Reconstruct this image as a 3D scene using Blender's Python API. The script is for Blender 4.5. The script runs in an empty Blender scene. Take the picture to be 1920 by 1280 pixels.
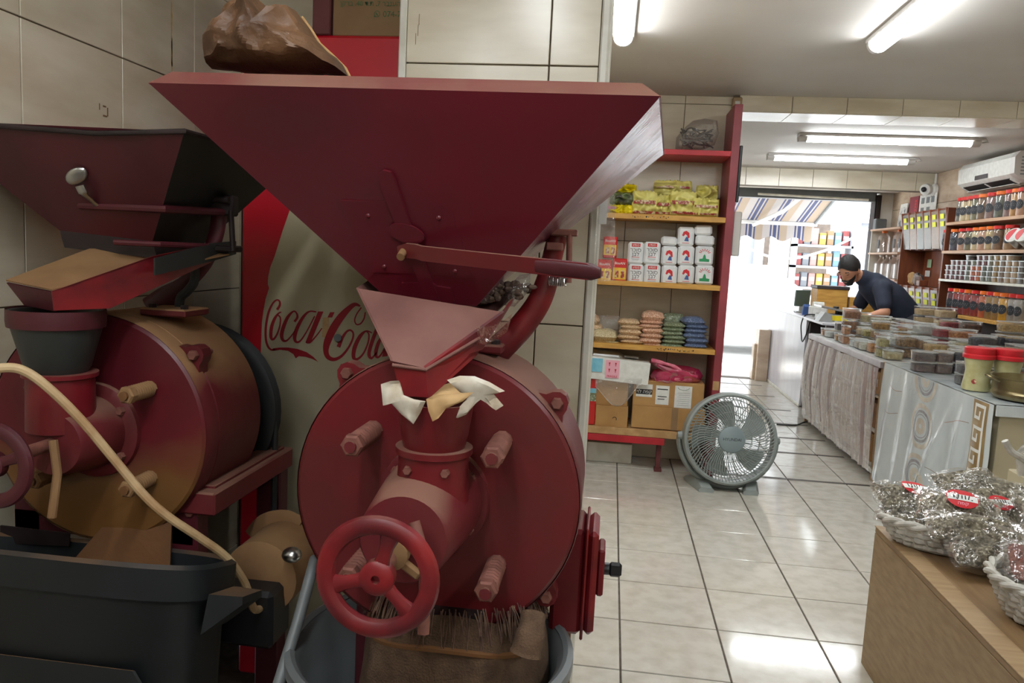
import bpy, bmesh, math, random
from mathutils import Vector, Matrix, noise
random.seed(7)
PI = math.pi
SC = bpy.context.scene
COL = SC.collection

# ------------------------------------------------------------------ camera, world, sun, exposure
CAM_H = 1.3555
YAW, PITCH, ROLL, FPX = 0.1241, -0.1159, 0.0497, 1449.2
_rz = Matrix.Rotation(YAW, 3, 'Z')
_f = _rz @ Vector((0, math.cos(PITCH), math.sin(PITCH)))
_r = _rz @ Vector((1, 0, 0))
_u = _r.cross(_f)
CR = _r * math.cos(ROLL) + _u * math.sin(ROLL)
CU = _u * math.cos(ROLL) - _r * math.sin(ROLL)
CF = _f
cam_d = bpy.data.cameras.new('camera')
cam = bpy.data.objects.new('camera', cam_d)
COL.objects.link(cam)
cam_d.sensor_width = 36.0
cam_d.lens = FPX / 1920 * 36.0
cam_d.clip_start = 0.02
cam_d.clip_end = 200
M = Matrix.Identity(4)
for i in range(3):
    M[i][0], M[i][1], M[i][2] = CR[i], CU[i], -CF[i]
M[2][3] = CAM_H
cam.matrix_world = M
SC.camera = cam

world = bpy.data.worlds.new('world')
SC.world = world
world.use_nodes = True
_bg = world.node_tree.nodes['Background']
_bg.inputs[0].default_value = (0.86, 0.93, 1.0, 1)
_bg.inputs[1].default_value = 4.2

sun_d = bpy.data.lights.new('sun', 'SUN')
sun_d.energy = 9.0
sun_d.angle = 0.01
sun_d.color = (1.0, 0.96, 0.88)
sun = bpy.data.objects.new('sun', sun_d)
COL.objects.link(sun)
sun.rotation_euler = (math.radians(-27), math.radians(12), 0)
sun.location = (2, 12, 8)

TUBE_POWER = 26.0           # emission of the fluorescent diffusers
SC.view_settings.view_transform = 'Standard'
SC.view_settings.look = 'None'
SC.view_settings.exposure = 0.8
SC.view_settings.gamma = 1.0
SC.view_settings.use_curve_mapping = False
SC.cycles.use_denoising = True
SC.cycles.max_bounces = 7
SC.cycles.transparent_max_bounces = 16
SC.cycles.caustics_reflective = False
SC.cycles.caustics_refractive = False
SC.cycles.sample_clamp_indirect = 6.0

# ------------------------------------------------------------------ measuring helpers (photograph 1920 x 1280 -> metres)
CP = Vector((0, 0, CAM_H))
def ray(x, y):
    return CF + CR * ((x - 960) / FPX) - CU * ((y - 640) / FPX)
def at(x, y, Y):
    d = ray(x, y); return CP + d * (Y / d.y)
def atX(x, y, X):
    d = ray(x, y); return CP + d * (X / d.x)
def atZ(x, y, Z):
    d = ray(x, y); return CP + d * ((Z - CAM_H) / d.z)
def on_plane(x, y, p0, n):
    d = ray(x, y); return CP + d * ((p0 - CP).dot(n) / d.dot(n))

# ------------------------------------------------------------------ materials
def S(r, g, b):
    f = lambda c: (c / 255 / 12.92) if c / 255 <= 0.04045 else ((c / 255 + 0.055) / 1.055) ** 2.4
    return (f(r), f(g), f(b), 1.0)
MATS = {}
def pm(name, c1, c2=None, scale=6.0, rough=0.5, metal=0.0, bump=0.0, bscale=60.0, dust=None, dust_amt=0.0,
       spec=0.5, coat=0.0, rough2=None, detail=6.0, stretch=None, contrast=(0.35, 0.65), emit=None, trans=0.0, aniso=None, sheen=0.0, speck=None, speck_scale=200.0, speck_lvl=0.62):
    m = bpy.data.materials.new(name); m.use_nodes = True
    nt = m.node_tree; N = nt.nodes; L = nt.links
    b = N['Principled BSDF']
    b.inputs['Roughness'].default_value = rough
    b.inputs['Metallic'].default_value = metal
    b.inputs['Specular IOR Level'].default_value = spec
    b.inputs['Coat Weight'].default_value = coat
    b.inputs['Transmission Weight'].default_value = trans
    geo = N.new('ShaderNodeNewGeometry')
    pos = geo.outputs['Position']
    if stretch:
        mp = N.new('ShaderNodeMapping'); mp.inputs['Scale'].default_value = stretch
        L.new(pos, mp.inputs['Vector']); pos = mp.outputs[0]
    col = None
    if c2 is not None:
        nz = N.new('ShaderNodeTexNoise'); nz.inputs['Scale'].default_value = scale; nz.inputs['Detail'].default_value = detail
        L.new(pos, nz.inputs['Vector'])
        mr = N.new('ShaderNodeMapRange'); mr.inputs[1].default_value = contrast[0]; mr.inputs[2].default_value = contrast[1]
        L.new(nz.outputs['Fac'], mr.inputs[0])
        mx = N.new('ShaderNodeMix'); mx.data_type = 'RGBA'
        mx.inputs[6].default_value = c1; mx.inputs[7].default_value = c2
        L.new(mr.outputs[0], mx.inputs[0]); col = mx.outputs[2]
        if rough2 is not None:
            m2 = N.new('ShaderNodeMapRange'); m2.inputs[1].default_value = contrast[0]; m2.inputs[2].default_value = contrast[1]
            m2.inputs[3].default_value = rough; m2.inputs[4].default_value = rough2
            L.new(nz.outputs['Fac'], m2.inputs[0]); L.new(m2.outputs[0], b.inputs['Roughness'])
    if speck is not None:
        n3 = N.new('ShaderNodeTexNoise'); n3.inputs['Scale'].default_value = speck_scale; n3.inputs['Detail'].default_value = 2.0
        L.new(geo.outputs['Position'], n3.inputs['Vector'])
        mr3 = N.new('ShaderNodeMapRange'); mr3.inputs[1].default_value = speck_lvl - .08; mr3.inputs[2].default_value = speck_lvl + .04
        L.new(n3.outputs['Fac'], mr3.inputs[0])
        mx3 = N.new('ShaderNodeMix'); mx3.data_type = 'RGBA'; mx3.inputs[7].default_value = speck
        if col is not None: L.new(col, mx3.inputs[6])
        else: mx3.inputs[6].default_value = c1
        L.new(mr3.outputs[0], mx3.inputs[0]); col = mx3.outputs[2]
    if dust is not None:      # dust that has settled on faces looking up
        sx = N.new('ShaderNodeSeparateXYZ'); L.new(geo.outputs['Normal'], sx.inputs[0])
        nd = N.new('ShaderNodeTexNoise'); nd.inputs['Scale'].default_value = 5.0; nd.inputs['Detail'].default_value = 8.0
        L.new(geo.outputs['Position'], nd.inputs['Vector'])
        ad = N.new('ShaderNodeMath'); ad.operation = 'MULTIPLY_ADD'; ad.inputs[1].default_value = 0.9; ad.inputs[2].default_value = -0.45
        L.new(nd.outputs['Fac'], ad.inputs[0])
        a2 = N.new('ShaderNodeMath'); a2.operation = 'ADD'; L.new(sx.outputs['Z'], a2.inputs[0]); L.new(ad.outputs[0], a2.inputs[1])
        md = N.new('ShaderNodeMapRange'); md.inputs[1].default_value = 0.75 - dust_amt; md.inputs[2].default_value = 1.1 - dust_amt
        md.inputs[3].default_value = 0.0; md.inputs[4].default_value = 0.92
        L.new(a2.outputs[0], md.inputs[0])
        mxd = N.new('ShaderNodeMix'); mxd.data_type = 'RGBA'; mxd.inputs[7].default_value = dust
        if col is not None: L.new(col, mxd.inputs[6])
        else: mxd.inputs[6].default_value = c1
        L.new(md.outputs[0], mxd.inputs[0]); col = mxd.outputs[2]
        mrr = N.new('ShaderNodeMapRange'); mrr.inputs[3].default_value = rough; mrr.inputs[4].default_value = 0.9
        L.new(md.outputs[0], mrr.inputs[0]); L.new(mrr.outputs[0], b.inputs['Roughness'])
    if col is not None: L.new(col, b.inputs['Base Color'])
    else: b.inputs['Base Color'].default_value = c1
    if bump:
        nb = N.new('ShaderNodeTexNoise'); nb.inputs['Scale'].default_value = bscale; nb.inputs['Detail'].default_value = 4.0
        L.new(pos, nb.inputs['Vector'])
        bp = N.new('ShaderNodeBump'); bp.inputs['Strength'].default_value = bump; bp.inputs['Distance'].default_value = 0.01
        L.new(nb.outputs['Fac'], bp.inputs['Height']); L.new(bp.outputs[0], b.inputs['Normal'])
    if emit:
        b.inputs['Emission Color'].default_value = emit[0]; b.inputs['Emission Strength'].default_value = emit[1]
    if sheen: b.inputs['Sheen Weight'].default_value = sheen
    MATS[name] = m
    return m
def film(name, tint=(1, 1, 1, 1), opacity=0.12, gloss=0.12, bump=0.0, bscale=30.0, rough=0.08, body=(0.9, 0.9, 0.9, 1)):
    m = bpy.data.materials.new(name); m.use_nodes = True
    nt = m.node_tree; N = nt.nodes; L = nt.links
    N.remove(N['Principled BSDF'])
    out = N['Material Output']
    tr = N.new('ShaderNodeBsdfTransparent'); tr.inputs[0].default_value = tint
    df = N.new('ShaderNodeBsdfDiffuse'); df.inputs[0].default_value = body
    tl = N.new('ShaderNodeBsdfTranslucent'); tl.inputs[0].default_value = body
    ms = N.new('ShaderNodeMixShader'); ms.inputs[0].default_value = 0.45; L.new(df.outputs[0], ms.inputs[1]); L.new(tl.outputs[0], ms.inputs[2])
    m1 = N.new('ShaderNodeMixShader'); m1.inputs[0].default_value = opacity; L.new(tr.outputs[0], m1.inputs[1]); L.new(ms.outputs[0], m1.inputs[2])
    gl = N.new('ShaderNodeBsdfGlossy'); gl.inputs['Roughness'].default_value = rough; gl.inputs[0].default_value = (1, 1, 1, 1)
    fr = N.new('ShaderNodeLayerWeight'); fr.inputs[0].default_value = 0.35
    mr = N.new('ShaderNodeMapRange'); mr.inputs[3].default_value = gloss * 0.6; mr.inputs[4].default_value = min(1.0, gloss * 3.2)
    L.new(fr.outputs['Fresnel'], mr.inputs[0])
    m2 = N.new('ShaderNodeMixShader'); L.new(mr.outputs[0], m2.inputs[0]); L.new(m1.outputs[0], m2.inputs[1]); L.new(gl.outputs[0], m2.inputs[2])
    L.new(m2.outputs[0], out.inputs[0])
    if bump:
        nb = N.new('ShaderNodeTexNoise'); nb.inputs['Scale'].default_value = bscale; nb.inputs['Detail'].default_value = 3.0
        ge = N.new('ShaderNodeNewGeometry'); L.new(ge.outputs['Position'], nb.inputs['Vector'])
        bp = N.new('ShaderNodeBump'); bp.inputs['Strength'].default_value = bump; bp.inputs['Distance'].default_value = 0.02
        L.new(nb.outputs['Fac'], bp.inputs['Height']); L.new(bp.outputs[0], gl.inputs['Normal']); L.new(bp.outputs[0], df.inputs['Normal'])
    MATS[name] = m
    return m

DUST = S(124, 88, 74)
pm('wall_tile', S(216, 207, 186), S(196, 184, 160), 3.0, rough=0.22, stretch=(1, 1, 3.5), bump=0.02, bscale=8)
pm('wall_tile_pink', S(206, 186, 164), S(184, 160, 138), 4.0, rough=0.25, stretch=(1, 1, 3.0))
pm('grout', S(122, 110, 92), S(96, 82, 66), 20, rough=0.9)
pm('floor_tile', S(206, 202, 192), S(192, 186, 174), 14.0, rough=0.10, spec=0.6, detail=12, contrast=(0.40, 0.66))
pm('floor_grout', S(104, 94, 84), S(80, 72, 64), 30, rough=0.9)
pm('floor_strip', S(76, 66, 60), S(60, 52, 48), 30, rough=0.5)
pm('ceiling_paint', S(206, 202, 196), S(196, 190, 184), 1.2, rough=0.7)
pm('white_plaster', S(226, 222, 214), S(208, 202, 192), 5.0, rough=0.6)
pm('white_trim', S(222, 220, 210), S(200, 196, 182), 10.0, rough=0.35)
pm('red_paint', S(108, 21, 30), S(90, 32, 32), 5.0, rough=0.36, dust=DUST, dust_amt=0.05, bump=0.05, bscale=30, spec=0.4)
pm('red_paint_dusty', S(100, 26, 34), S(98, 40, 40), 5.0, rough=0.5, dust=DUST, dust_amt=0.30, bump=0.06, bscale=40, spec=0.3)
pm('drum_tan', S(96, 26, 34), S(92, 38, 38), 5.0, rough=0.5, dust=S(146, 110, 76), dust_amt=0.48, bump=0.06, bscale=40, spec=0.3)
pm('red_bright', S(132, 28, 32), S(84, 24, 30), 9.0, rough=0.35, dust=DUST, dust_amt=-0.12)
pm('red_hopper', S(96, 21, 34), S(82, 23, 33), 2.5, rough=0.30, bump=0.04, bscale=12, spec=0.5)
pm('hopper_sheen', S(172, 132, 146), S(112, 56, 72), 7.0, rough=0.20, bump=0.25, bscale=14, stretch=(1, 1, 0.3), spec=0.9)  # pale tone paints the doorway's reflection into the side colour
pm('maroon_old', S(80, 21, 31), S(64, 17, 25), 4.0, rough=0.5, bump=0.05)
pm('grey_black_paint', S(44, 46, 44), S(34, 34, 34), 5.0, rough=0.45)
pm('dust_pink', S(122, 82, 73), S(102, 62, 56), 7.0, rough=0.75, bump=0.08, bscale=30)
pm('dust_tan', S(142, 108, 72), S(120, 86, 54), 6.0, rough=0.85, bump=0.05)
pm('dust_brown', S(112, 74, 38), S(92, 58, 30), 6.0, rough=0.85, bump=0.1)
pm('iron_dark', S(52, 40, 40), S(36, 28, 28), 10.0, rough=0.55, metal=0.4, bump=0.1)
pm('bolt_dusty', S(138, 88, 76), S(104, 62, 52), 30, rough=0.7, metal=0.2)
pm('steel', S(190, 190, 188), S(160, 160, 158), 12, rough=0.28, metal=1.0)
pm('steel_brushed', S(206, 206, 210), S(184, 184, 190), 3.0, rough=0.24, metal=0.75, stretch=(1, 1, 0.2))
pm('black_plastic', S(26, 26, 28), rough=0.4)
pm('black_rubber', S(20, 21, 23), S(30, 32, 33), 8, rough=0.5)
pm('bin_black', S(24, 28, 31), S(17, 20, 22), 5, rough=0.55, dust=S(104, 76, 50), dust_amt=0.12)
pm('grey_plastic', S(104, 108, 110), S(88, 92, 94), 4, rough=0.45)
pm('wood_pale', S(160, 134, 98), S(144, 116, 82), 5, rough=0.5, stretch=(1.2, 14, 14))
pm('wood_pale_v', S(150, 126, 92), S(134, 108, 76), 5, rough=0.5, stretch=(14, 3, 14))
pm('wood_shelf', S(206, 158, 78), S(184, 134, 62), 8, rough=0.5, stretch=(1, 6, 6))
pm('wood_brown', S(122, 66, 40), S(96, 50, 30), 5, rough=0.42, stretch=(4, 4, 0.6))
pm('wood_orange', S(150, 84, 52), S(126, 66, 40), 5, rough=0.4, stretch=(4, 4, 0.6))
pm('shelf_red', S(150, 62, 70), S(132, 50, 58), 6, rough=0.45)
pm('shelf_red_bright', S(190, 34, 48), S(168, 30, 42), 8, rough=0.45)
pm('cardboard', S(184, 142, 88), S(168, 126, 76), 7, rough=0.8)
pm('cardboard_dim', S(150, 122, 88), S(138, 108, 76), 7, rough=0.8)
pm('paper_white', S(228, 228, 224), S(214, 214, 208), 30, rough=0.8)
pm('paper_dusty', S(208, 202, 188), S(176, 160, 138), 26, rough=0.85)
pm('paper_tan', S(196, 160, 112), S(170, 132, 86), 18, rough=0.8)
pm('print_black', S(30, 30, 34), rough=0.7)
pm('print_green', S(70, 110, 66), rough=0.7)
pm('print_red', S(196, 30, 40), rough=0.5)
pm('print_blue', S(60, 90, 150), rough=0.6)
pm('print_grey', S(120, 124, 126), rough=0.7)
pm('fan_grey', S(148, 156, 154), S(136, 144, 142), 6, rough=0.42)
pm('fan_hub', S(124, 138, 142), rough=0.4)

_m = pm('lid_dusty', S(98, 20, 30), S(78, 16, 25), 4.0, rough=0.4, bump=0.05, bscale=30)
_nt = _m.node_tree; _b = _nt.nodes['Principled BSDF']; _src = _b.inputs['Base Color'].links[0].from_socket
_g = _nt.nodes.new('ShaderNodeNewGeometry'); _sx = _nt.nodes.new('ShaderNodeSeparateXYZ'); _nt.links.new(_g.outputs['Position'], _sx.inputs[0])
_nz = _nt.nodes.new('ShaderNodeTexNoise'); _nz.inputs['Scale'].default_value = 6.0; _nt.links.new(_g.outputs['Position'], _nz.inputs['Vector'])
_ma = _nt.nodes.new('ShaderNodeMath'); _ma.operation = 'MULTIPLY_ADD'; _ma.inputs[1].default_value = 0.22; _nt.links.new(_nz.outputs['Fac'], _ma.inputs[0]); _nt.links.new(_sx.outputs['Z'], _ma.inputs[2])
_mr = _nt.nodes.new('ShaderNodeMapRange'); _mr.inputs[1].default_value = 1.04; _mr.inputs[2].default_value = 0.95; _nt.links.new(_ma.outputs[0], _mr.inputs[0])
_mx = _nt.nodes.new('ShaderNodeMix'); _mx.data_type = 'RGBA'; _mx.inputs[7].default_value = S(112, 76, 40); _nt.links.new(_src, _mx.inputs[6]); _nt.links.new(_mr.outputs[0], _mx.inputs[0])
_nt.links.new(_mx.outputs[2], _b.inputs['Base Color'])
# ------------------------------------------------------------------ mesh building
class MB:
    def __init__(s): s.v = []; s.f = []
    def add(s, vs, fs):
        o = len(s.v); s.v += [Vector(p) for p in vs]; s.f += [tuple(i + o for i in f) for f in fs]; return s
    def box(s, c, size, rot=None, bev=0.0):
        c = Vector(c); hx, hy, hz = size[0] / 2, size[1] / 2, size[2] / 2
        tr = (lambda p: c + rot @ Vector(p)) if rot is not None else (lambda p: c + Vector(p))
        if bev <= 0:
            vs = [(x, y, z) for x in (-hx, hx) for y in (-hy, hy) for z in (-hz, hz)]
            return s.add([tr(p) for p in vs], [(0, 1, 3, 2), (4, 6, 7, 5), (0, 4, 5, 1), (2, 3, 7, 6), (0, 2, 6, 4), (1, 5, 7, 3)])
        b = min(bev, hx * .95, hy * .95, hz * .95)
        vs = []; ix = {}
        for sx in (-1, 1):
            for sy in (-1, 1):
                for sz in (-1, 1):
                    for a in range(3):
                        p = [sx * (hx - b), sy * (hy - b), sz * (hz - b)]
                        p[a] = (sx * hx, sy * hy, sz * hz)[a]
                        ix[(sx, sy, sz, a)] = len(vs); vs.append(tr(p))
        fs = []
        def key(a, sa, b_, sb, c_, sc, f): 
            k = [0, 0, 0]; k[a] = sa; k[b_] = sb; k[c_] = sc; return ix[(k[0], k[1], k[2], f)]
        for a in range(3):
            b_, c_ = (a + 1) % 3, (a + 2) % 3
            for sa in (-1, 1):
                q = [key(a, sa, b_, -1, c_, -1, a), key(a, sa, b_, 1, c_, -1, a), key(a, sa, b_, 1, c_, 1, a), key(a, sa, b_, -1, c_, 1, a)]
                fs.append(tuple(q if sa > 0 else q[::-1]))
            for sb in (-1, 1):
                for sc in (-1, 1):
                    q = [key(a, -1, b_, sb, c_, sc, b_), key(a, 1, b_, sb, c_, sc, b_), key(a, 1, b_, sb, c_, sc, c_), key(a, -1, b_, sb, c_, sc, c_)]
                    fs.append(tuple(q if sb * sc < 0 else q[::-1]) if False else tuple(q if sb * sc > 0 else q[::-1]))
        for sx in (-1, 1):
            for sy in (-1, 1):
                for sz in (-1, 1):
                    t = [ix[(sx, sy, sz, 0)], ix[(sx, sy, sz, 1)], ix[(sx, sy, sz, 2)]]
                    fs.append(tuple(t if sx * sy * sz > 0 else t[::-1]))
        return s.add(vs, fs)
    def bx(s, x0, x1, y0, y1, z0, z1, bev=0.0):
        return s.box(((x0 + x1) / 2, (y0 + y1) / 2, (z0 + z1) / 2), (abs(x1 - x0), abs(y1 - y0), abs(z1 - z0)), None, bev)
    def ring_loft(s, rings, closed=True, cap0=True, cap1=True):
        n = len(rings[0]); vs = [p for r in rings for p in r]; fs = []
        for k in range(len(rings) - 1):
            for i in range(n if closed else n - 1):
                j = (i + 1) % n
                fs.append((k * n + i, k * n + j, (k + 1) * n + j, (k + 1) * n + i))
        if cap0: fs.append(tuple(range(n))[::-1])
        if cap1: fs.append(tuple((len(rings) - 1) * n + i for i in range(n)))
        return s.add(vs, fs)
    def lathe(s, prof, o=(0, 0, 0), axis=(0, 0, 1), n=32, cap0=True, cap1=True, squash=(1, 1)):
        o = Vector(o); ax = Vector(axis).normalized()
        t = Vector((1, 0, 0)) if abs(ax.x) < .9 else Vector((0, 0, 1))
        e2 = ax.cross(t).normalized(); e1 = e2.cross(ax).normalized()
        rings = [[o + ax * h + (e1 * (math.cos(2 * PI * i / n) * squash[0]) + e2 * (math.sin(2 * PI * i / n) * squash[1])) * max(r, 1e-5) for i in range(n)] for r, h in prof]
        return s.ring_loft(rings, True, cap0, cap1)
    def cyl(s, p0, p1, r0, r1=None, n=20, cap=True):
        p0 = Vector(p0); p1 = Vector(p1); r1 = r0 if r1 is None else r1
        return s.lathe([(r0, 0), (r1, (p1 - p0).length)], p0, p1 - p0, n, cap, cap)
    def tube(s, pts, r, n=10, cap=True, flat=None, up=None):
        pts = [Vector(p) for p in pts]; m = len(pts)
        rs = [r] * m if not isinstance(r, (list, tuple)) else r
        rings = []; prev = None
        for i, p in enumerate(pts):
            d = (pts[min(i + 1, m - 1)] - pts[max(i - 1, 0)]).normalized()
            if prev is None:
                a = Vector(up) if up is not None else (Vector((0, 0, 1)) if abs(d.z) < .9 else Vector((0, 1, 0)))
                e1 = (a - d * a.dot(d)).normalized()
            else:
                e1 = (prev - d * prev.dot(d)).normalized()
            prev = e1; e2 = d.cross(e1)
            fx = flat if flat else (1, 1)
            rings.append([p + (e1 * math.cos(2 * PI * k / n) * fx[0] + e2 * math.sin(2 * PI * k / n) * fx[1]) * rs[i] for k in range(n)])
        return s.ring_loft(rings, True, cap, cap)
    def ball(s, c, r, n=16, m=10):
        c = Vector(c); r = (r, r, r) if not isinstance(r, (list, tuple)) else r
        rings = []
        for j in range(m + 1):
            a = -PI / 2 + PI * j / m; q = max(math.cos(a), 1e-4)
            rings.append([c + Vector((r[0] * q * math.cos(2 * PI * i / n), r[1] * q * math.sin(2 * PI * i / n), r[2] * math.sin(a))) for i in range(n)])
        return s.ring_loft(rings)
    def prism(s, poly, d):
        d = Vector(d); n = len(poly); a = [Vector(p) for p in poly]
        vs = a + [p + d for p in a]
        fs = [tuple(range(n)), tuple(range(2 * n - 1, n - 1, -1))] + [(i, i + n, (i + 1) % n + n, (i + 1) % n) for i in range(n)]
        return s.add(vs, fs)
    def sheet(s, quad_pts, th):     # polygon -> thin plate, thickness along its normal (towards -normal)
        a = [Vector(p) for p in quad_pts]
        nrm = (a[1] - a[0]).cross(a[-1] - a[0]).normalized()
        return s.prism(a, nrm * th)
    def grid(s, f, nu, nv, closed=False):
        vs = [f(i / nu, j / nv) for j in range(nv + 1) for i in range(nu + (0 if closed else 1))]
        w = nu if closed else nu + 1
        fs = [(j * w + i, j * w + (i + 1) % w, (j + 1) * w + (i + 1) % w, (j + 1) * w + i) for j in range(nv) for i in range(nu)]
        return s.add(vs, fs)
    def xf(s, m):
        s.v = [m @ p for p in s.v]; return s
    def mesh(s, name, mat=None, smooth=True, ang=35, fix=True):
        me = bpy.data.meshes.new(name)
        me.from_pydata([tuple(p) for p in s.v], [], s.f)
        if fix:
            bm = bmesh.new(); bm.from_mesh(me); bmesh.ops.recalc_face_normals(bm, faces=bm.faces); bm.to_mesh(me); bm.free()
        if mat is not None: me.materials.append(MATS[mat] if isinstance(mat, str) else mat)
        if smooth:
            me.polygons.foreach_set('use_smooth', [True] * len(me.polygons))
            me.set_sharp_from_angle(angle=math.radians(ang))
        me.update()
        return me
def link(name, data, parent=None, loc=None, rot=None):
    o = bpy.data.objects.new(name, data); COL.objects.link(o)
    if parent is not None: o.parent = parent
    if loc is not None: o.location = loc
    if rot is not None: o.rotation_euler = rot
    return o
def obj(name, mb, mat, parent=None, loc=None, rot=None, smooth=True, ang=35, fix=True):
    return link(name, mb.mesh(name, mat, smooth, ang, fix), parent, loc, rot)
def tag(o, label=None, cat=None, group=None, kind=None):
    if label: o['label'] = label
    if cat: o['category'] = cat
    if group: o['group'] = group
    if kind: o['kind'] = kind
    return o
def thing(name, label, cat, loc=(0, 0, 0), rz=0.0, group=None):
    o = link(name, None, None, loc, (0, 0, rz)); o.empty_display_size = .05
    return tag(o, label, cat, group)
def dup(o, parent=None, loc=None, rz=None):
    c = o.copy(); COL.objects.link(c)
    if parent is not None: c.parent = parent
    for ch in list(o.children): dup(ch, c)
    if loc is not None: c.location = loc
    if rz is not None: c.rotation_euler = (0, 0, rz)
    return c
def smoothpath(pts, k=6):
    P = [Vector(p) for p in pts]; out = []
    for i in range(len(P) - 1):
        p0 = P[max(i - 1, 0)]; p1 = P[i]; p2 = P[i + 1]; p3 = P[min(i + 2, len(P) - 1)]
        for j in range(k):
            t = j / k
            out.append(0.5 * ((2 * p1) + (p2 - p0) * t + (2 * p0 - 5 * p1 + 4 * p2 - p3) * t * t + (3 * p1 - p0 - 3 * p2 + p3) * t ** 3))
    out.append(P[-1]); return out
def pillow(w, d, h, nu=12, nv=8, wob=0.0, seed=0, pw=0.5):
    mb = MB(); rings = []
    def f(sgn):
        def g(u, v):
            a = 2 * u - 1; b = 2 * v - 1
            t = max(0.0, (1 - a * a) * (1 - b * b)) ** pw
            k = noise.noise(Vector((a * 2 + seed * 3.1, b * 2 + sgn, seed))) * wob
            pin = 1 - .07 * (a * a) * (1 if abs(b) > .5 else .4)
            return Vector((a * w / 2 * (1 - .05 * b * b), b * d / 2 * pin, sgn * h / 2 * t * (1 + 2 * k) + k * h * .2 * (1 - b * b)))
        return g
    mb.grid(f(1), nu, nv); mb.grid(f(-1), nu, nv)
    return mb
# text -> flat mesh, made once before the scene fills up
def text_geo(body, size=1.0, align='CENTER'):
    cu = bpy.data.curves.new('lettering', 'FONT'); cu.body = body; cu.size = size; cu.align_x = align; cu.align_y = 'CENTER'; cu.resolution_u = 3
    ob = bpy.data.objects.new('lettering', cu); COL.objects.link(ob)
    bpy.context.view_layer.update()
    me = bpy.data.meshes.new_from_object(ob.evaluated_get(bpy.context.evaluated_depsgraph_get()))
    g = ([v.co.copy() for v in me.vertices], [tuple(p.vertices) for p in me.polygons])
    bpy.data.objects.remove(ob); bpy.data.curves.remove(cu); bpy.data.meshes.remove(me)
    return g
def put_text(mb, g, o, ux, uy, sx=1.0, sy=None):
    o = Vector(o); ux = Vector(ux); uy = Vector(uy); sy = sx if sy is None else sy
    return mb.add([o + ux * (v.x * sx) + uy * (v.y * sy) for v in g[0]], g[1])
TX = {k: text_geo(k) for k in ['ןקרב .40 ד.ת ,7 רבנעה', '074-7', 'רכוס', 'ןבל', 'אדגוס', 'יול הפק', 'FRAGILE', 'HYUNDAI', 'הפק', 'BissAN', '5', '8', '6', '9', '4']}

# ------------------------------------------------------------------ the setting
def struct(name, mb, mat, parent=None, smooth=False):
    o = obj(name, mb, mat, parent, smooth=smooth)
    if parent is None: o['kind'] = 'structure'
    return o
_tc = {}
def tile(parent, lo, hi, mat, name='tile', bev=0.0012):
    sz = tuple(round(hi[i] - lo[i], 4) for i in range(3)); k = (sz, mat)
    if k not in _tc: _tc[k] = MB().box((0, 0, 0), sz, None, bev).mesh(name, mat, False)
    return link(name, _tc[k], parent, tuple((lo[i] + hi[i]) / 2 for i in range(3)))
def cuts(a, b, origin, step):
    k = math.ceil((a - origin) / step - 1e-6); c = [a]
    while origin + k * step < b - 1e-6:
        p = origin + k * step
        if p > a + 1e-4: c.append(p)
        k += 1
    c.append(b); return c
G = 0.0034
XL, XR, YB, YS, YD = -1.332, 3.15, -2.6, 5.27, 9.5
ZC, ZC2 = 2.415, 2.335

fl = struct('floor', MB().bx(XL, XR, YB, YD, -0.06, -0.006), 'floor_grout')
stripY = [5.0, 5.72, 6.22, 6.78, 7.42, 8.16, 8.86]
gx0, gy0, gs = 0.110, 3.531, 0.36
for i in range(-2, 6):
    for j in range(-17, 9):
        x0 = gx0 + i * gs; y1 = gy0 - j * gs; y0 = y1 - gs
        if y1 > YD or y0 < 0.6: continue
        if i >= 5 and y0 > 3.2: continue
        if i <= -2 and y0 > 5.3: continue
        tile(fl, (x0 + G, y0 + G, -0.012), (x0 + gs - G, y1 - G, 0.0), 'floor_tile', 'floor_tile', 0.0015)
for y in stripY:
    obj('dark_strip', MB().bx(0.78, 1.74, y - 0.017, y + 0.017, -0.004, 0.0012), 'floor_strip', fl, smooth=False)
# left wall with its tiles
wl = struct('wall_left', MB().bx(XL - 0.1, XL - 0.006, YB, 2.66, 0, ZC), 'grout')
zl = cuts(0, ZC, 1.176, 0.32)
yl = cuts(0.5, 2.65, 1.62, 0.36)
for a, b in zip(yl[:-1], yl[1:]):
    for c, d in zip(zl[:-1], zl[1:]):
        if b - a > .03 and d - c > .02: tile(wl, (XL - .012, a + G / 2, c + G / 2), (XL, b - G / 2, d - G / 2), 'wall_tile')
stain = MB()
for y, z, w, h in ((2.215, 2.0, .006, .30), (2.215, 1.86, .004, .14)):
    stain.grid(lambda u, v: Vector((XL + .0008, y + (u - .5) * w * (1 + .5 * math.sin(v * 17)), z + (v - .5) * h)), 2, 10)
pm('stain_yellow', S(190, 160, 92), S(204, 184, 140), 60, rough=0.7)
obj('stain', stain, 'stain_yellow', wl, smooth=False)
mark = MB()
for dy, dz, w, h in ((0, 0, .012, .004), (.012, -.012, .004, .022), (.002, -.024, .016, .004), (-.02, -.004, .003, .016)):
    mark.bx(XL, XL + .0008, 1.905 + dy - w / 2, 1.905 + dy + w / 2, 1.676 + dz - h / 2, 1.676 + dz + h / 2)
pm('mark_brown', S(118, 92, 66), rough=0.9)
obj('adhesive_mark', mark, 'mark_brown', wl, smooth=False)
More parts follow.
